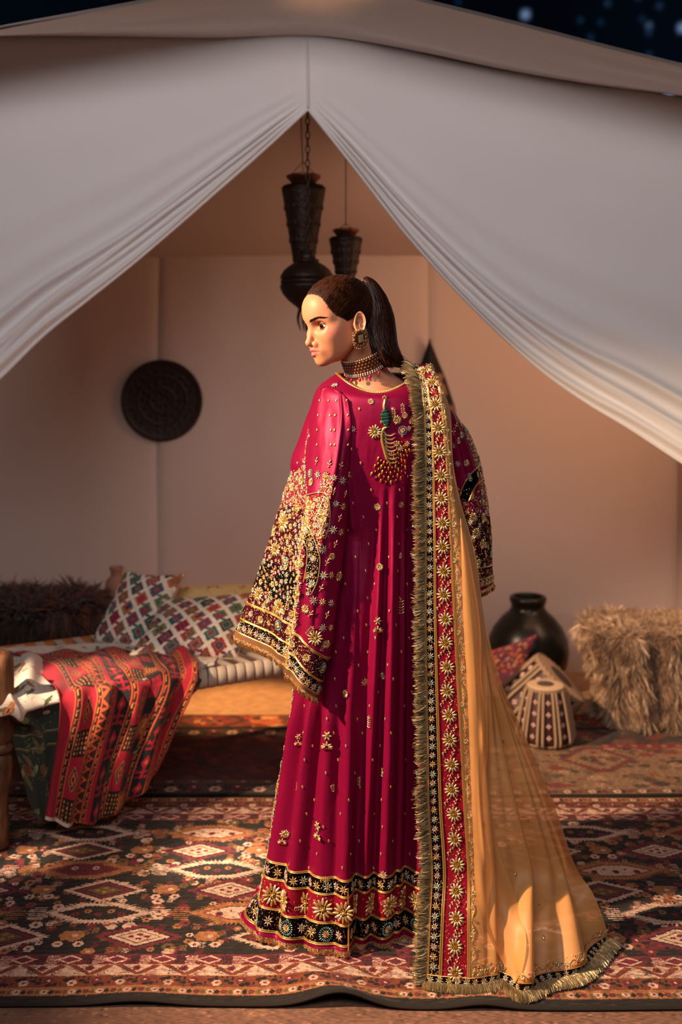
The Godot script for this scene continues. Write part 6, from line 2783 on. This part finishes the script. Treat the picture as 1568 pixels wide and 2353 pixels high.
func peacock(s: Sheet, gown: Node3D) -> void:
	var at := func(x: float, y: float, l := 0.002) -> Vector3:
		var q := s.find(x, y)
		return s.at(q.x, q.y) + s.nor(q.x, q.y) * l
	var mb := MB.new()
	for seg in [[[886, 918], [884, 925], [883, 935], [886, 948], [889, 960]], [[893, 978], [880, 988], [878, 1010], [884, 1035], [890, 1056]]]:
		var p := []
		for q in seg:
			p.append(at.call(q[0], q[1]))
		mb.col = GOLD.srgb_to_linear()
		mb.tube(catmull(p, 14), 0.0042, 7)
	for k in 8:   # gold ribs of the tail, sagging from the spine
		var y := 990.0 + k * 9.0
		var x := 881.0 + k * 1.0
		var p := [at.call(x, y), at.call(x + 7, y + 9), at.call(x + 17, y + 11), at.call(x + 27, y + 6)]
		mb.col = (GOLD if k % 2 else PALE).srgb_to_linear()
		mb.tube(catmull(p, 9), PackedFloat32Array([0.0022, 0.0026, 0.0028, 0.0028, 0.0026, 0.0024, 0.0022, 0.0020, 0.0016, 0.0008]), 6)
	put("peacock_gold_work", mb.mesh(), M.zari, gown).set_meta("kind", "stuff")
	mb = MB.new()
	for j in 12:
		var t := j / 11.0
		var q: Vector3 = at.call(885 + 4.0 * t, 940 + t * 42.0, 0.0025)
		var w := 0.0045 + 0.0105 * sin(PI * pow(t, 0.75))
		mb.col = ([Color("1f4a3a"), Color("35604a"), Color("1c3c46"), Color("466e50")][j % 4] as Color).srgb_to_linear()
		mb.ell(Transform3D(Basis(Vector3(w, 0.002, 0), Vector3(0, 0.0032, 0), Vector3(0, 0, 0.005)), q), 10, 5)
	put("peacock_breast", mb.mesh(), M.zari, gown)
	mb = MB.new()
	for k in 3:
		var q: Vector3 = at.call(884 + (k - 1) * 3.5, 913 - absf(k - 1.0) * -2.0)
		mb.col = GOLD.srgb_to_linear()
		mb.ell(Transform3D(Basis().scaled(Vector3(0.0015, 0.005, 0.0015)), q), 5, 4)
	mb.ell(Transform3D(Basis().scaled(Vector3(0.0045, 0.005, 0.0045)), at.call(885, 921)), 7, 5)
	put("peacock_head", mb.mesh(), M.zari, gown)
	for k in 74:   # tail feathers: drops that fan downwards
		var row := int(k / 11)
		var a := lerpf(-0.62, 1.25, (k % 11 + 0.5 * (row % 2)) / 10.5)
		var rad := 44.0 + row * 10.5
		if a > 0.75 and row > 4 or a < -0.3 and row < 2:
			continue
		var x := 893.0 + sin(a) * rad * 0.62
		var y := 1000.0 + cos(a) * rad * 1.02
		var q := s.find(x, y)
		if q.x < 0.0:
			continue
		var m := MB.new()
		petal(m, Vector3.ZERO, Vector3(-a * 0.5, 1, 0), 0.0068, 0.0034, 0.0022, [FLAME, Color("7a2418"), OCHRE, Color("5a1a1a")][k % 4])
		petal(m, Vector3(a * 0.001, -0.002, 0.0015), Vector3(-a * 0.5, 1, 0), 0.0026, 0.0014, 0.0016, GOLD, 5, 3)
		put("tail_feather", m.mesh(), M.zari, gown, s.frame(q.x, q.y, 0.001, PI))
	for q in [["gold", 862, 992, 0.0195], ["gold", 913, 965, 0.013], ["ring", 926, 989, 0.0125], ["flame", 947, 968, 0.010], ["leaf", 926, 940, 0.013], ["leaf", 905, 950, 0.013], ["rose", 940, 985, 0.008], ["gold", 931, 955, 0.009], ["rose", 920, 1030, 0.010], ["flame", 936, 1020, 0.009]]:
		sew_at(q[0], s, q[1], q[2], q[3], gown)


# ------------------------------------------------------------------ sleeves
func left_sleeve(who: Node3D, gown: Sheet) -> void:
	var t := [
		[[731, 897], [738, 893], [752, 889], [768, 893], [786, 905], [802, 928]],
		[[707, 955], [722, 955], [741, 957], [763, 960], [789, 968], [809, 985]],
		[[686, 1040], [702, 1042], [724, 1046], [748, 1053], [779, 1064], [807, 1080]],
		[[650, 1140], [671, 1145], [697, 1151], [721, 1160], [762, 1175], [799, 1190]],
		[[616, 1250], [645, 1258], [674, 1268], [698, 1285], [738, 1318], [781, 1335]],
		[[577, 1360], [613, 1375], [650, 1392], [685, 1422], [722, 1460], [766, 1478]],
		[[551, 1428], [592, 1448], [633, 1469], [671, 1508], [704, 1553], [738, 1574]],
		[[537, 1460], [580, 1481], [624, 1503], [664, 1546], [694, 1582], [729, 1602]]]
	var dd := [[2.82, 2.785, 2.76, 2.75, 2.745, 2.76], [2.80, 2.735, 2.70, 2.68, 2.675, 2.705], [2.80, 2.735, 2.695, 2.665, 2.655, 2.69], [2.80, 2.745, 2.70, 2.655, 2.64, 2.68], [2.80, 2.75, 2.705, 2.65, 2.63, 2.67], [2.81, 2.755, 2.71, 2.65, 2.62, 2.66], [2.81, 2.76, 2.715, 2.655, 2.615, 2.655], [2.81, 2.765, 2.72, 2.66, 2.615, 2.65]]
	var rows := []
	for j in t.size():
		var row := []
		for i in 6:
			var d: float = dd[j][i]
			if j < 2 and i > 0:   # the shoulder: close over the gown
				var q := gown.find(t[j][i][0], t[j][i][1])
				if q.x >= 0.0:
					d = -gown.at(q.x, q.y).z + (-0.003 if j == 0 else [0, -0.009, -0.011, -0.012, -0.010, -0.002][i])
			row.append(px(t[j][i][0], t[j][i][1], d))
		var a: Vector3 = row[5]
		var b: Vector3 = row[0]
		row.append(a.lerp(b, 0.15) + Vector3(0, 0, -0.075))
		row.append(a.lerp(b, 0.5) + Vector3(0, 0, -0.13))
		row.append(a.lerp(b, 0.85) + Vector3(0, 0, -0.075))
		rows.append(row)
	var s := Sheet.loft(rows, 180, 200, true, -1.0)
	var nz := noise(3.0, 3, 83)
	s.push(func(u, v, q):
		var f: float = 0.004 * nz.get_noise_3d(q.x * 4.0, q.y * 1.4, q.z * 3.0)
		f += 0.010 * exp(-((u - 0.335) / 0.018) ** 2) * smoothstep(0.35, 0.6, v)
		f -= 0.012 * exp(-((u - 0.285) / 0.02) ** 2) * smoothstep(0.5, 0.8, v)
		f -= 0.006 * exp(-((u - 0.46 + v * 0.03) / 0.018) ** 2) * smoothstep(0.1, 0.3, v) * (1.0 - smoothstep(0.6, 0.9, v))
		f += 0.005 * exp(-((u - 0.43) / 0.02) ** 2) * (1.0 - smoothstep(0.3, 0.7, v))
		return f)
	var mb := MB.new()
	s.part(mb)
	s.part(mb, 0, 1, 0, 1, -0.0015)
	var seam := MB.new()
	row_cord(seam, s, 0.0, 0.08, 0.56, 0.0022, -0.001)
	var sl := put("sleeve", mb.mesh(true), M.satin, who)
	put("shoulder_seam", seam.mesh(), M.satin, sl)
	# cuff: black band of flowers, wine band of medallions, cords between
	band("black_cuff_band", s, 0.0, 1.0, 0.838, 0.936, M.black_velvet, sl)
	mat("wine_velvet", Color("340812"), 0.9)
	M.wine_velvet.metallic_specular = 0.15
	band("wine_cuff_band", s, 0.0, 1.0, 0.757, 0.833, M.wine_velvet, sl)
	var pipe := MB.new()
	for v in [0.755, 0.835, 0.938]:
		row_cord(pipe, s, v, 0.0, 1.0, 0.0019, 0.0014)
		row_cord(pipe, s, v + 0.005, 0.0, 1.0, 0.0012, 0.0013)
	put("gold_piping", pipe.mesh(), M.gold, sl).set_meta("kind", "stuff")
	var i := 0
	for u in s.walk_u(0.887, 0.0, 0.56, 0.0215):
		sew(["white", "rose", "flame", "rose"][i % 4], s, u, 0.887, 0.0108, sl, i * 0.4)
		i += 1
	for q in [["ring", 560, 1398, 0.0135], ["ring", 641, 1437, 0.0145], ["ring", 741, 1535, 0.0135], ["gold", 600, 1425, 0.012], ["flame", 680, 1500, 0.011], ["gold", 705, 1512, 0.012], ["rose", 577, 1412, 0.010], ["flame", 619, 1432, 0.010], ["gold", 663, 1452, 0.010]]:
		sew_at(q[0], s, q[1], q[2], q[3], sl)
	# left face: solid embroidery; a black field in it
	var lobe := func(u: float, v: float) -> bool: return u < lerpf(0.10, 0.335, smoothstep(0.24, 0.52, v))
	band("black_field", s, 0.0, 0.31, 0.615, 0.705, M.black_velvet, sl)
	band("wine_field", s, 0.0, 0.28, 0.45, 0.614, M.wine_velvet, sl)
	band("wine_field", s, 0.0, 0.32, 0.706, 0.754, M.wine_velvet, sl)
	band("gold_edging", s, 0.0, 1.0, 0.945, 1.0, mat("copper_braid", Color("7a5232"), 0.5, 0.4), sl)
	for q in [["gold", 654, 1200, 0.031], ["rose", 654, 1200, 0.020], ["sun", 684, 1166, 0.0125], ["gold", 634, 1263, 0.021], ["ring", 657, 1291, 0.0135], ["gold", 595, 1366, 0.020], ["gold", 643, 1396, 0.024], ["red", 631, 1314, 0.013], ["flame", 668, 1262, 0.013], ["gold", 630, 1224, 0.012], ["gold", 693, 1105, 0.014], ["leaf", 690, 1060, 0.016], ["gold", 672, 1120, 0.013], ["leaf", 664, 1245, 0.014], ["leaf", 662, 1390, 0.016], ["leaf", 622, 1372, 0.016], ["leaf", 610, 1395, 0.016]]:
		sew_at(q[0], s, q[1], q[2], q[3], sl)
	strew(s, 0.01, 0.335, 0.22, 0.75, 300, 0.0042, 0.0098, ["gold", "flame", "rose", "leaf", "white", "white", "rose", "red"], sl, lobe)
	beads("lobe_beads", s, 0.0, 0.34, 0.20, 0.755, 5200, 0.0013, sl, MIXED, lobe)
	# the gilt ridge between the two faces
	beads("ridge_beads", s, 0.27, 0.345, 0.42, 0.94, 1500, 0.0019, sl, [GOLD, PALE, GOLD, PALE, LEMON, FLAME, SILVER])
	strew(s, 0.275, 0.34, 0.45, 0.80, 26, 0.008, 0.012, ["gold", "leaf", "gold"], sl)
	beads("cuff_beads", s, 0.0, 0.56, 0.758, 0.935, 2600, 0.0013, sl, MIXED)
	# right face: red patch, black paisley, rows of flowers on plain satin
	var patch := px_curve(s, [[728, 1137], [731, 1170], [734, 1205], [737, 1240]], 24)
	if patch.size() > 4:
		put("red_patch", ribbon(s, patch, 0.044, 0.060, 0.0014).mesh(), M.red_velvet, sl)
	var pais := px_curve(s, [[695, 1192], [706, 1220], [716, 1250], [720, 1285], [716, 1335], [709, 1364]], 30)
	if pais.size() > 4:
		put("black_paisley", ribbon(s, pais, 0.012, 0.034, 0.0018).mesh(), M.black_velvet, sl)
	var near := []
	for q in [[695, 1192, 4], [700, 1206, 6], [706, 1220, 9], [711, 1235, 11], [716, 1250, 12], [719, 1268, 12], [720, 1285, 12], [719, 1305, 12], [717, 1320, 11], [715, 1340, 9], [710, 1360, 5]]:
		for k in 34:
			near.append([q[0] + rng.randf_range(-1, 1) * q[2], q[1] + rng.randf_range(-9, 9)])
	for k in 300:
		near.append([rng.randf_range(704, 756), rng.randf_range(1140, 1238)])
	bead_spots("paisley_beads", s, near, 0.0014, sl)
	var cm := MB.new()
	for k in pais.size():
		if k % 4 == 2:
			sew(["white", "flame", "rose"][k % 3], s, pais[k].x, pais[k].y, 0.0065, sl, k * 0.7, 0.003)
	for k in 24:
		sew_at(["gold", "flame", "gold", "rose", "leaf"][k % 5], s, 709.0 + (k % 4) * 13.0 + 3.0 * sin(k * 2.0), 1148.0 + (k / 4) * 15.0, 0.0072 if k % 3 else 0.0095, sl, k * 0.8)
	for c in [[[700, 1140], [721, 1134], [744, 1133], [755, 1145], [758, 1171], [756, 1208], [746, 1238]], [[693, 1185], [706, 1206], [721, 1234], [731, 1263], [735, 1288], [729, 1334], [717, 1364]], [[691, 1219], [700, 1244], [706, 1268], [704, 1305], [698, 1337]], [[744, 1148], [733, 1175], [723, 1200]], [[748, 1190], [740, 1215], [732, 1232]]]:
		var q := px_curve(s, c, 36)
		if q.size() > 4:
			cord(cm, s, q, 0.0015, 0.002)
	put("outline_cord", cm.mesh(), M.pale_gold, sl).set_meta("kind", "stuff")
	for q in [["ring", 714, 1252, 0.0115], ["ring", 714, 1088, 0.0115], ["white", 731, 1091, 0.0108], ["flame", 750, 1092, 0.0108], ["rose", 768, 1098, 0.010], ["white", 787, 1104, 0.0115], ["flame", 801, 1090, 0.009], ["white", 772, 1158, 0.0095], ["flame", 788, 1164, 0.0105], ["white", 766, 1217, 0.011], ["flame", 783, 1223, 0.0105], ["white", 744, 1263, 0.0118], ["gold", 763, 1279, 0.010], ["white", 744, 1322, 0.0115], ["flame", 761, 1322, 0.010], ["gold", 778, 1324, 0.014], ["white", 721, 1380, 0.0112], ["flame", 741, 1383, 0.010], ["white", 761, 1386, 0.010], ["white", 742, 1443, 0.0105], ["flame", 760, 1442, 0.009], ["gold", 725, 1466, 0.021], ["leaf", 712, 1450, 0.014], ["leaf", 742, 1485, 0.014], ["gold", 750, 1480, 0.012], ["gold", 709, 1160, 0.0135], ["gold", 740, 1178, 0.012], ["flame", 736, 1198, 0.0095], ["gold", 716, 1108, 0.012], ["flame", 706, 1325, 0.009], ["rose", 720, 1285, 0.010], ["white", 718, 1340, 0.010], ["gold", 703, 1400, 0.013]]:
		sew_at(q[0], s, q[1], q[2], q[3], sl)
	for q in [[729, 1060], [758, 1066], [784, 1070], [752, 1120], [767, 1129], [793, 1135], [781, 1190], [752, 1292], [739, 1351], [715, 1410], [752, 1413], [741, 1230], [771, 1250]]:
		sew_at("bud", s, q[0], q[1], 0.0125, sl)
	for k in 16:
		sew_at("sequin", s, 735.0 + (k % 4) * 20.0 + 6 * sin(k * 3.0), 920.0 + (k / 4) * 34.0, 0.0042, sl, 0.2)
	var pat := func(u: float, v: float) -> bool: return true
	beads("patch_beads", s, 0.345, 0.425, 0.335, 0.56, 900, 0.0016, sl, MIXED, pat)
	braid(s, 0.0, 1.0, sl)
	coins(s, 0.0, 0.55, sl)


func right_sleeve(who: Node3D) -> void:
	var t := [[[1000, 908], [1024, 922], [1040, 944]], [[1005, 990], [1050, 990], [1083, 1003]], [[1015, 1090], [1070, 1095], [1112, 1102]], [[1035, 1190], [1085, 1200], [1126, 1206]], [[1055, 1285], [1098, 1300], [1131, 1292]], [[1066, 1350], [1104, 1358], [1135, 1338]]]
	var rows := []
	for j in t.size():
		var row := []
		for i in 3:
			row.append(px(t[j][i][0], t[j][i][1], [2.80, 2.735, 2.82][i] + 0.02))
		var a: Vector3 = row[2]
		var b: Vector3 = row[0]
		row.append(a.lerp(b, 0.25) + Vector3(0, 0, -0.08))
		row.append(a.lerp(b, 0.75) + Vector3(0, 0, -0.10))
		rows.append(row)
	var s := Sheet.loft(rows, 110, 130, true, -1.0)
	var nz := noise(3.0, 3, 85)
	s.push(func(u, v, q): return 0.005 * nz.get_noise_3d(q.x * 4.0, q.y * 1.6, q.z * 3.0) - 0.008 * exp(-((u - 0.22 - 0.25 * (v - 0.3)) / 0.03) ** 2) * exp(-((v - 0.3) / 0.15) ** 2))
	var mb := MB.new()
	s.part(mb)
	s.part(mb, 0, 1, 0, 1, -0.0015)
	var sl := put("sleeve", mb.mesh(true), M.satin, who)
	band("black_cuff_band", s, 0, 1, 0.905, 0.962, M.black_velvet, sl)
	band("wine_cuff_band", s, 0, 1, 0.815, 0.90, M.wine_velvet, sl)
	band("black_field", s, 0.1, 0.55, 0.56, 0.80, M.wine_velvet, sl)
	var pipe := MB.new()
	for v in [0.812, 0.902, 0.963]:
		row_cord(pipe, s, v, 0.0, 1.0, 0.0022, 0.0015)
	for c in [[[1056, 1140], [1075, 1098], [1104, 1066]], [[1078, 1150], [1092, 1118], [1112, 1100]], [[1060, 1160], [1066, 1185]]]:
		var q := px_curve(s, c, 20)
		if q.size() > 4:
			cord(pipe, s, q, 0.0019, 0.002)
	put("gold_piping", pipe.mesh(), M.gold, sl).set_meta("kind", "stuff")
	var rb := px_curve(s, [[1066, 1150], [1080, 1112], [1104, 1082]], 20)
	if rb.size() > 4:
		put("black_paisley", ribbon(s, rb, 0.02, 0.03, 0.0016).mesh(), M.black_velvet, sl)
	var i := 0
	for u in s.walk_u(0.934, 0.0, 0.6, 0.020):
		sew(["white", "rose", "flame"][i % 3], s, u, 0.934, 0.0095, sl, i * 0.4)
		i += 1
	for q in [["ring", 1079, 1097, 0.0115], ["white", 1060, 1000, 0.010], ["gold", 1053, 1013, 0.010], ["white", 1041, 1024, 0.010], ["gold", 1072, 1064, 0.010], ["white", 1053, 1066, 0.009], ["ring", 1068, 985, 0.009], ["gold", 1095, 1225, 0.016], ["gold", 1110, 1190, 0.014], ["gold", 1088, 1190, 0.014], ["gold", 1108, 1250, 0.014]]:
		sew_at(q[0], s, q[1], q[2], q[3], sl)
	for q in [[1048, 978], [1043, 992], [1040, 1050]]:
		sew_at("bud", s, q[0], q[1], 0.011, sl)
	var outer := func(u: float, v: float) -> bool: return v > 0.45 or (u > 0.30 and v > 0.12)
	strew(s, 0.05, 0.52, 0.10, 0.80, 70, 0.006, 0.0105, ["gold", "gold", "flame", "rose", "leaf", "white"], sl, outer)
	beads("sleeve_beads", s, 0.05, 0.55, 0.10, 0.955, 3600, 0.0016, sl, MIXED, outer)
	braid(s, 0.0, 1.0, sl)
	coins(s, 0.05, 0.55, sl)


# ------------------------------------------------------------------ shawl
func shawl() -> void:
	var t := [
		[836, [944, 958, 980, 988, 990, 991, 993, 994, 995, 996], 2.755, 2.78],
		[880, [966, 981, 1006, 1007.5, 1008, 1009, 1009.5, 1010, 1011, 1012], 2.670, 2.735],
		[920, [971, 987, 1013, 1018, 1021, 1023, 1025, 1027, 1028, 1030], 2.655, 2.71],
		[960, [975, 993, 1018, 1026, 1029, 1031, 1033, 1034, 1036, 1038], 2.645, 2.70],
		[1060, [977, 997, 1027, 1034, 1036, 1037, 1038, 1039, 1040, 1042], 2.640, 2.69],
		[1150, [976, 998, 1032, 1042, 1046, 1049, 1051, 1053, 1056, 1059], 2.638, 2.69],
		[1280, [977, 1000, 1038, 1054, 1066, 1076, 1081, 1086, 1090, 1095], 2.630, 2.69],
		[1420, [976, 1001, 1045, 1062, 1080, 1095, 1101, 1105, 1109, 1114], 2.625, 2.69],
		[1560, [978, 1004, 1052, 1070, 1092, 1113, 1122, 1130, 1138, 1147], 2.622, 2.70],
		[1700, [980, 1008, 1060, 1076, 1098, 1120, 1142, 1164, 1186, 1208], 2.612, 2.715],
		[1850, [982, 1013, 1068, 1082, 1106, 1132, 1168, 1204, 1238, 1270], 2.598, 2.725],
		[2000, [989, 1022, 1077, 1090, 1115, 1148, 1198, 1244, 1286, 1324], 2.580, 2.74]]
	var rows := []
	for q in t:
		var row := []
		for i in 10:
			var k := clampf((i - 3) / 6.0, 0.0, 1.0)
			row.append(px(q[1][i], q[0], lerpf(q[2], q[3], k * k * (3 - 2 * k))))
		rows.append(row)
	var last := []
	for q in [[979, 2257], [1012, 2262], [1077, 2267], [1098, 2266], [1124, 2261], [1152, 2252], [1200, 2281], [1252, 2257], [1330, 2236], [1399, 2158]]:
		last.append(fl(q[0], q[1], 0.022))
	for k in [0.45, 0.80, 1.0]:   # the last stretch follows each column down to its own spot on the rug
		var row := []
		for i in 10:
			var a: Vector3 = rows[11][i]
			var b: Vector3 = last[i]
			row.append(a.lerp(b, k) + Vector3(0, 0.05 * (k - k * k), 0.02 * (k - k * k)))
		rows.append(row if k < 1.0 else last)
	var s := Sheet.loft(rows, 150, 330, false, -1.0)
	var nz := noise(2.5, 3, 87)
	s.push(func(u, v, q):
		var f: float = 0.004 * nz.get_noise_3d(q.x * 3.0, q.y * 0.8, 0)
		var k: float = smoothstep(0.40, 0.6, u) * smoothstep(0.45, 0.75, v)
		f += 0.016 * k * sin(u * 34.0 - v * 3.0)
		f += 0.010 * k * sin(u * 61.0 + v * 4.0)
		f += 0.004 * sin(v * 50.0 + 2.0 * u) * (1.0 - smoothstep(0.0, 0.35, u)) * 0.35
		return f * (1.0 - smoothstep(0.96, 1.0, v)))
	var o := thing("shawl", "sheer amber shawl with embroidered borders, trailing from her right shoulder to the rug", "shawl")
	var A := 1.0 / 9.0
	mat("organza", Color(0.86, 0.62, 0.36, 0.76), 0.5)
	M.organza.transparency = BaseMaterial3D.TRANSPARENCY_ALPHA
	M.organza.backlight_enabled = true
	M.organza.backlight = Color(0.5, 0.36, 0.2)
	M.organza.rim_enabled = true
	M.organza.rim = 0.3
	M.organza.rim_tint = 0.6
	var mb := MB.new()
	s.part(mb, 2 * A, 1.0)
	put("organza", mb.mesh(true), M.organza, o)
	# the part that is folded double
	var fr := []
	for q in [[1190, 1057, 1061], [1290, 1060, 1090], [1420, 1064, 1112], [1560, 1072, 1119], [1700, 1078, 1124], [1830, 1083, 1128], [1950, 1088, 1146], [2060, 1094, 1186], [2150, 1125, 1208], [2225, 1165, 1200], [2250, 1180, 1184]]:
		var row := []
		for i in 5:
			var x := lerpf(q[1], q[2], i / 4.0)
			var uv := s.find(x, q[0])
			var p := s.at(uv.x, uv.y)
			row.append(p + Vector3(0, 0, 0.009 + 0.006 * sin(PI * i / 4.0)))
		fr.append(row)
	var fs := Sheet.loft(fr, 20, 90, false, -1.0)
	mb = MB.new()
	fs.part(mb)
	put("folded_edge", mb.mesh(true), M.organza, o)
	var bk := band("black_border", s, 0.0, A, 0.0, 0.985, M.black_velvet, o, 0.0008)
	var rd := band("red_border", s, A, 2 * A, 0.0, 0.985, M.red_velvet, o, 0.0008)
	var hem := band("black_hem_border", s, 0.0, 1.0, 0.976, 1.0, M.black_velvet, o, 0.0016)
	var pipe := MB.new()
	for u in [0.004, 0.016, A - 0.006, A + 0.004, 2 * A - 0.004, 2 * A + 0.006]:
		col_cord(pipe, s, u, 0.0, 0.985, 0.0019, 0.0018)
	for v in [0.975, 0.999]:
		row_cord(pipe, s, v, 0.0, 1.0, 0.0016, 0.002)
	put("gold_piping", pipe.mesh(), M.gold, o).set_meta("kind", "stuff")
	var i := 0
	for v in s.walk_v(A * 0.5, 0.0, 0.975, 0.0222):
		sew(["white", "rose", "flame", "white", "rose"][i % 5], s, A * 0.52, v, 0.0096, bk, i * 0.4)
		i += 1
	i = 0
	for v in s.walk_v(A * 1.5, 0.005, 0.975, 0.0600):
		sew("spray", s, A * 1.5 + 0.002 * (1 if i % 2 else -1), v, 0.0205, rd, (0.15 if i % 2 else -0.15))
		i += 1
	i = 0
	for u in s.walk_u(0.988, 0.0, 1.0, 0.0215):
		sew(["rose", "white", "flame"][i % 3], s, u, 0.988, 0.0094, hem, i * 0.5)
		i += 1
	beads("border_beads", s, 0.002, A * 0.98, 0.0, 0.98, 2600, 0.0011, o, MIXED)
	beads("red_border_beads", s, A * 1.04, A * 1.96, 0.0, 0.98, 1100, 0.0012, o, [GOLD, PALE, FLAME, PINK, GOLD, OCHRE])
	beads("hem_border_beads", s, 0.0, 1.0, 0.977, 0.998, 1100, 0.0012, o, MIXED)
	# vine of buds and bugles beside the red border, and above the hem
	var vine := MB.new()
	var path := PackedVector3Array()
	for k in 400:
		var v := k / 400.0 * 0.97
		var u := A * (2.5 + 0.28 * sin(k * 0.42))
		path.append(s.at(u, v) + s.nor(u, v) * 0.002)
	vine.tube(path, 0.0009, 4)
	var hp := PackedVector3Array()
	for k in 200:
		var u := lerpf(2.4 * A, 0.99, k / 200.0)
		var v := 0.958 + 0.006 * sin(k * 0.9)
		hp.append(s.at(u, v) + s.nor(u, v) * 0.002)
	vine.tube(hp, 0.0009, 4)
	put("vine_stem", vine.mesh(), M.gold, o).set_meta("kind", "stuff")
	i = 0
	for v in s.walk_v(A * 2.5, 0.0, 0.95, 0.030):
		var sd := 1.0 if i % 2 else -1.0
		sew("leaf" if i % 3 else "gold", s, A * (2.5 + 0.22 * sd), v, 0.0075, o, sd * 1.0)
		i += 1
	for u in s.walk_u(0.957, 2.5 * A, 1.0, 0.026):
		sew("leaf" if i % 3 else "gold", s, u, 0.955 + 0.006 * sin(i * 2.0), 0.0085, o, i * 1.1)
		i += 1
	beads("vine_beads", s, 2.25 * A, 2.85 * A, 0.0, 0.96, 800, 0.0013, o, [GOLD, TEAL, FLAME, PALE, PINK, LEMON])
	beads("hem_vine_beads", s, 2.3 * A, 1.0, 0.940, 0.972, 520, 0.0014, o, [GOLD, TEAL, FLAME, PALE, PINK, LEMON])
	for q in [["rose", 1151, 2120, 0.0125], ["sequin", 1158, 1703, 0.005], ["sequin", 1185, 2010, 0.005], ["sequin", 1075, 1478, 0.005], ["sequin", 1250, 2155, 0.006], ["sequin", 1185, 2107, 0.005], ["sequin", 1215, 1885, 0.005], ["sequin", 1240, 2080, 0.005]]:
		sew_at(q[0], s, q[1], q[2], q[3], o)
	fringe(s, o)


func fringe(s: Sheet, o: Node3D) -> void:
	var mb := MB.new()   # one strand of flat metal thread, curved
	for k in 5:
		var t := k / 4.0
		var w := 0.5 * (1.0 - 0.7 * t)
		var y := t
		var z := 0.18 * sin(t * 2.4)
		mb.vert(Vector3(-w, y, z))
		mb.vert(Vector3(0, y, z + 0.3 * w))
		mb.vert(Vector3(w, y, z))
	for k in 4:
		for e in 2:
			var a := k * 3 + e
			mb.quad(a, a + 1, a + 4, a + 3)
	var m := mat("tinsel", Color.WHITE, 0.32, 0.6)
	m.vertex_color_use_as_albedo = true
	var wave := noise(7.0, 2, 91)
	for part in 2:
		var xs := []
		var cs := []
		var n := 11000 if part == 0 else 8000
		for k in n:
			var t := rng.randf()
			var f: Transform3D
			var dir: Vector3
			var l: float
			if part == 0:
				f = s.frame(0.0, t)
				var side := -f.basis.x
				l = 0.034 * (0.75 + 0.5 * wave.get_noise_2d(t * 60.0, 1.0)) * rng.randf_range(0.7, 1.1)
				dir = side * 1.0 + Vector3(0, -0.15 + 0.7 * wave.get_noise_2d(t * 40.0, 9.0), 0) + f.basis.z * rng.randf_range(-0.25, 0.3)
			else:
				f = s.frame(t, 1.0)
				l = lerpf(0.022, 0.036, t) * rng.randf_range(0.8, 1.15)
				dir = Vector3(0.15 * (t - 0.3), -0.30 - 0.25 * rng.randf(), 0.85) + f.basis.x * rng.randf_range(-0.3, 0.3)
				if t > 0.75:
					dir += Vector3(0.6 * (t - 0.75) / 0.25, 0, 0)
			dir += Vector3(rng.randf_range(-1, 1), rng.randf_range(-1, 1), rng.randf_range(-1, 1)) * 0.16
			dir = dir.normalized()
			var zz := (f.basis.z.rotated(dir, rng.randf_range(-1.2, 1.2)))
			zz = (zz - dir * dir.dot(zz)).normalized()
			var org := f.origin
			if part == 1:
				org.y = maxf(org.y, 0.024)
				if org.y + dir.y * l < 0.016:
					dir.y = (0.017 - org.y) / l
					dir = dir.normalized()
			xs.append(Transform3D(Basis(dir.cross(zz) * 0.00065, dir * l, zz * l), org))
			var c := Color("94805c").lerp(Color("d0bc94"), rng.randf()) if part == 0 else Color("a08a64").lerp(Color("dccaa0"), rng.randf())
			cs.append(c.srgb_to_linear())
		many("side_fringe" if part == 0 else "hem_fringe", mb.mesh(), m, xs, cs, o)
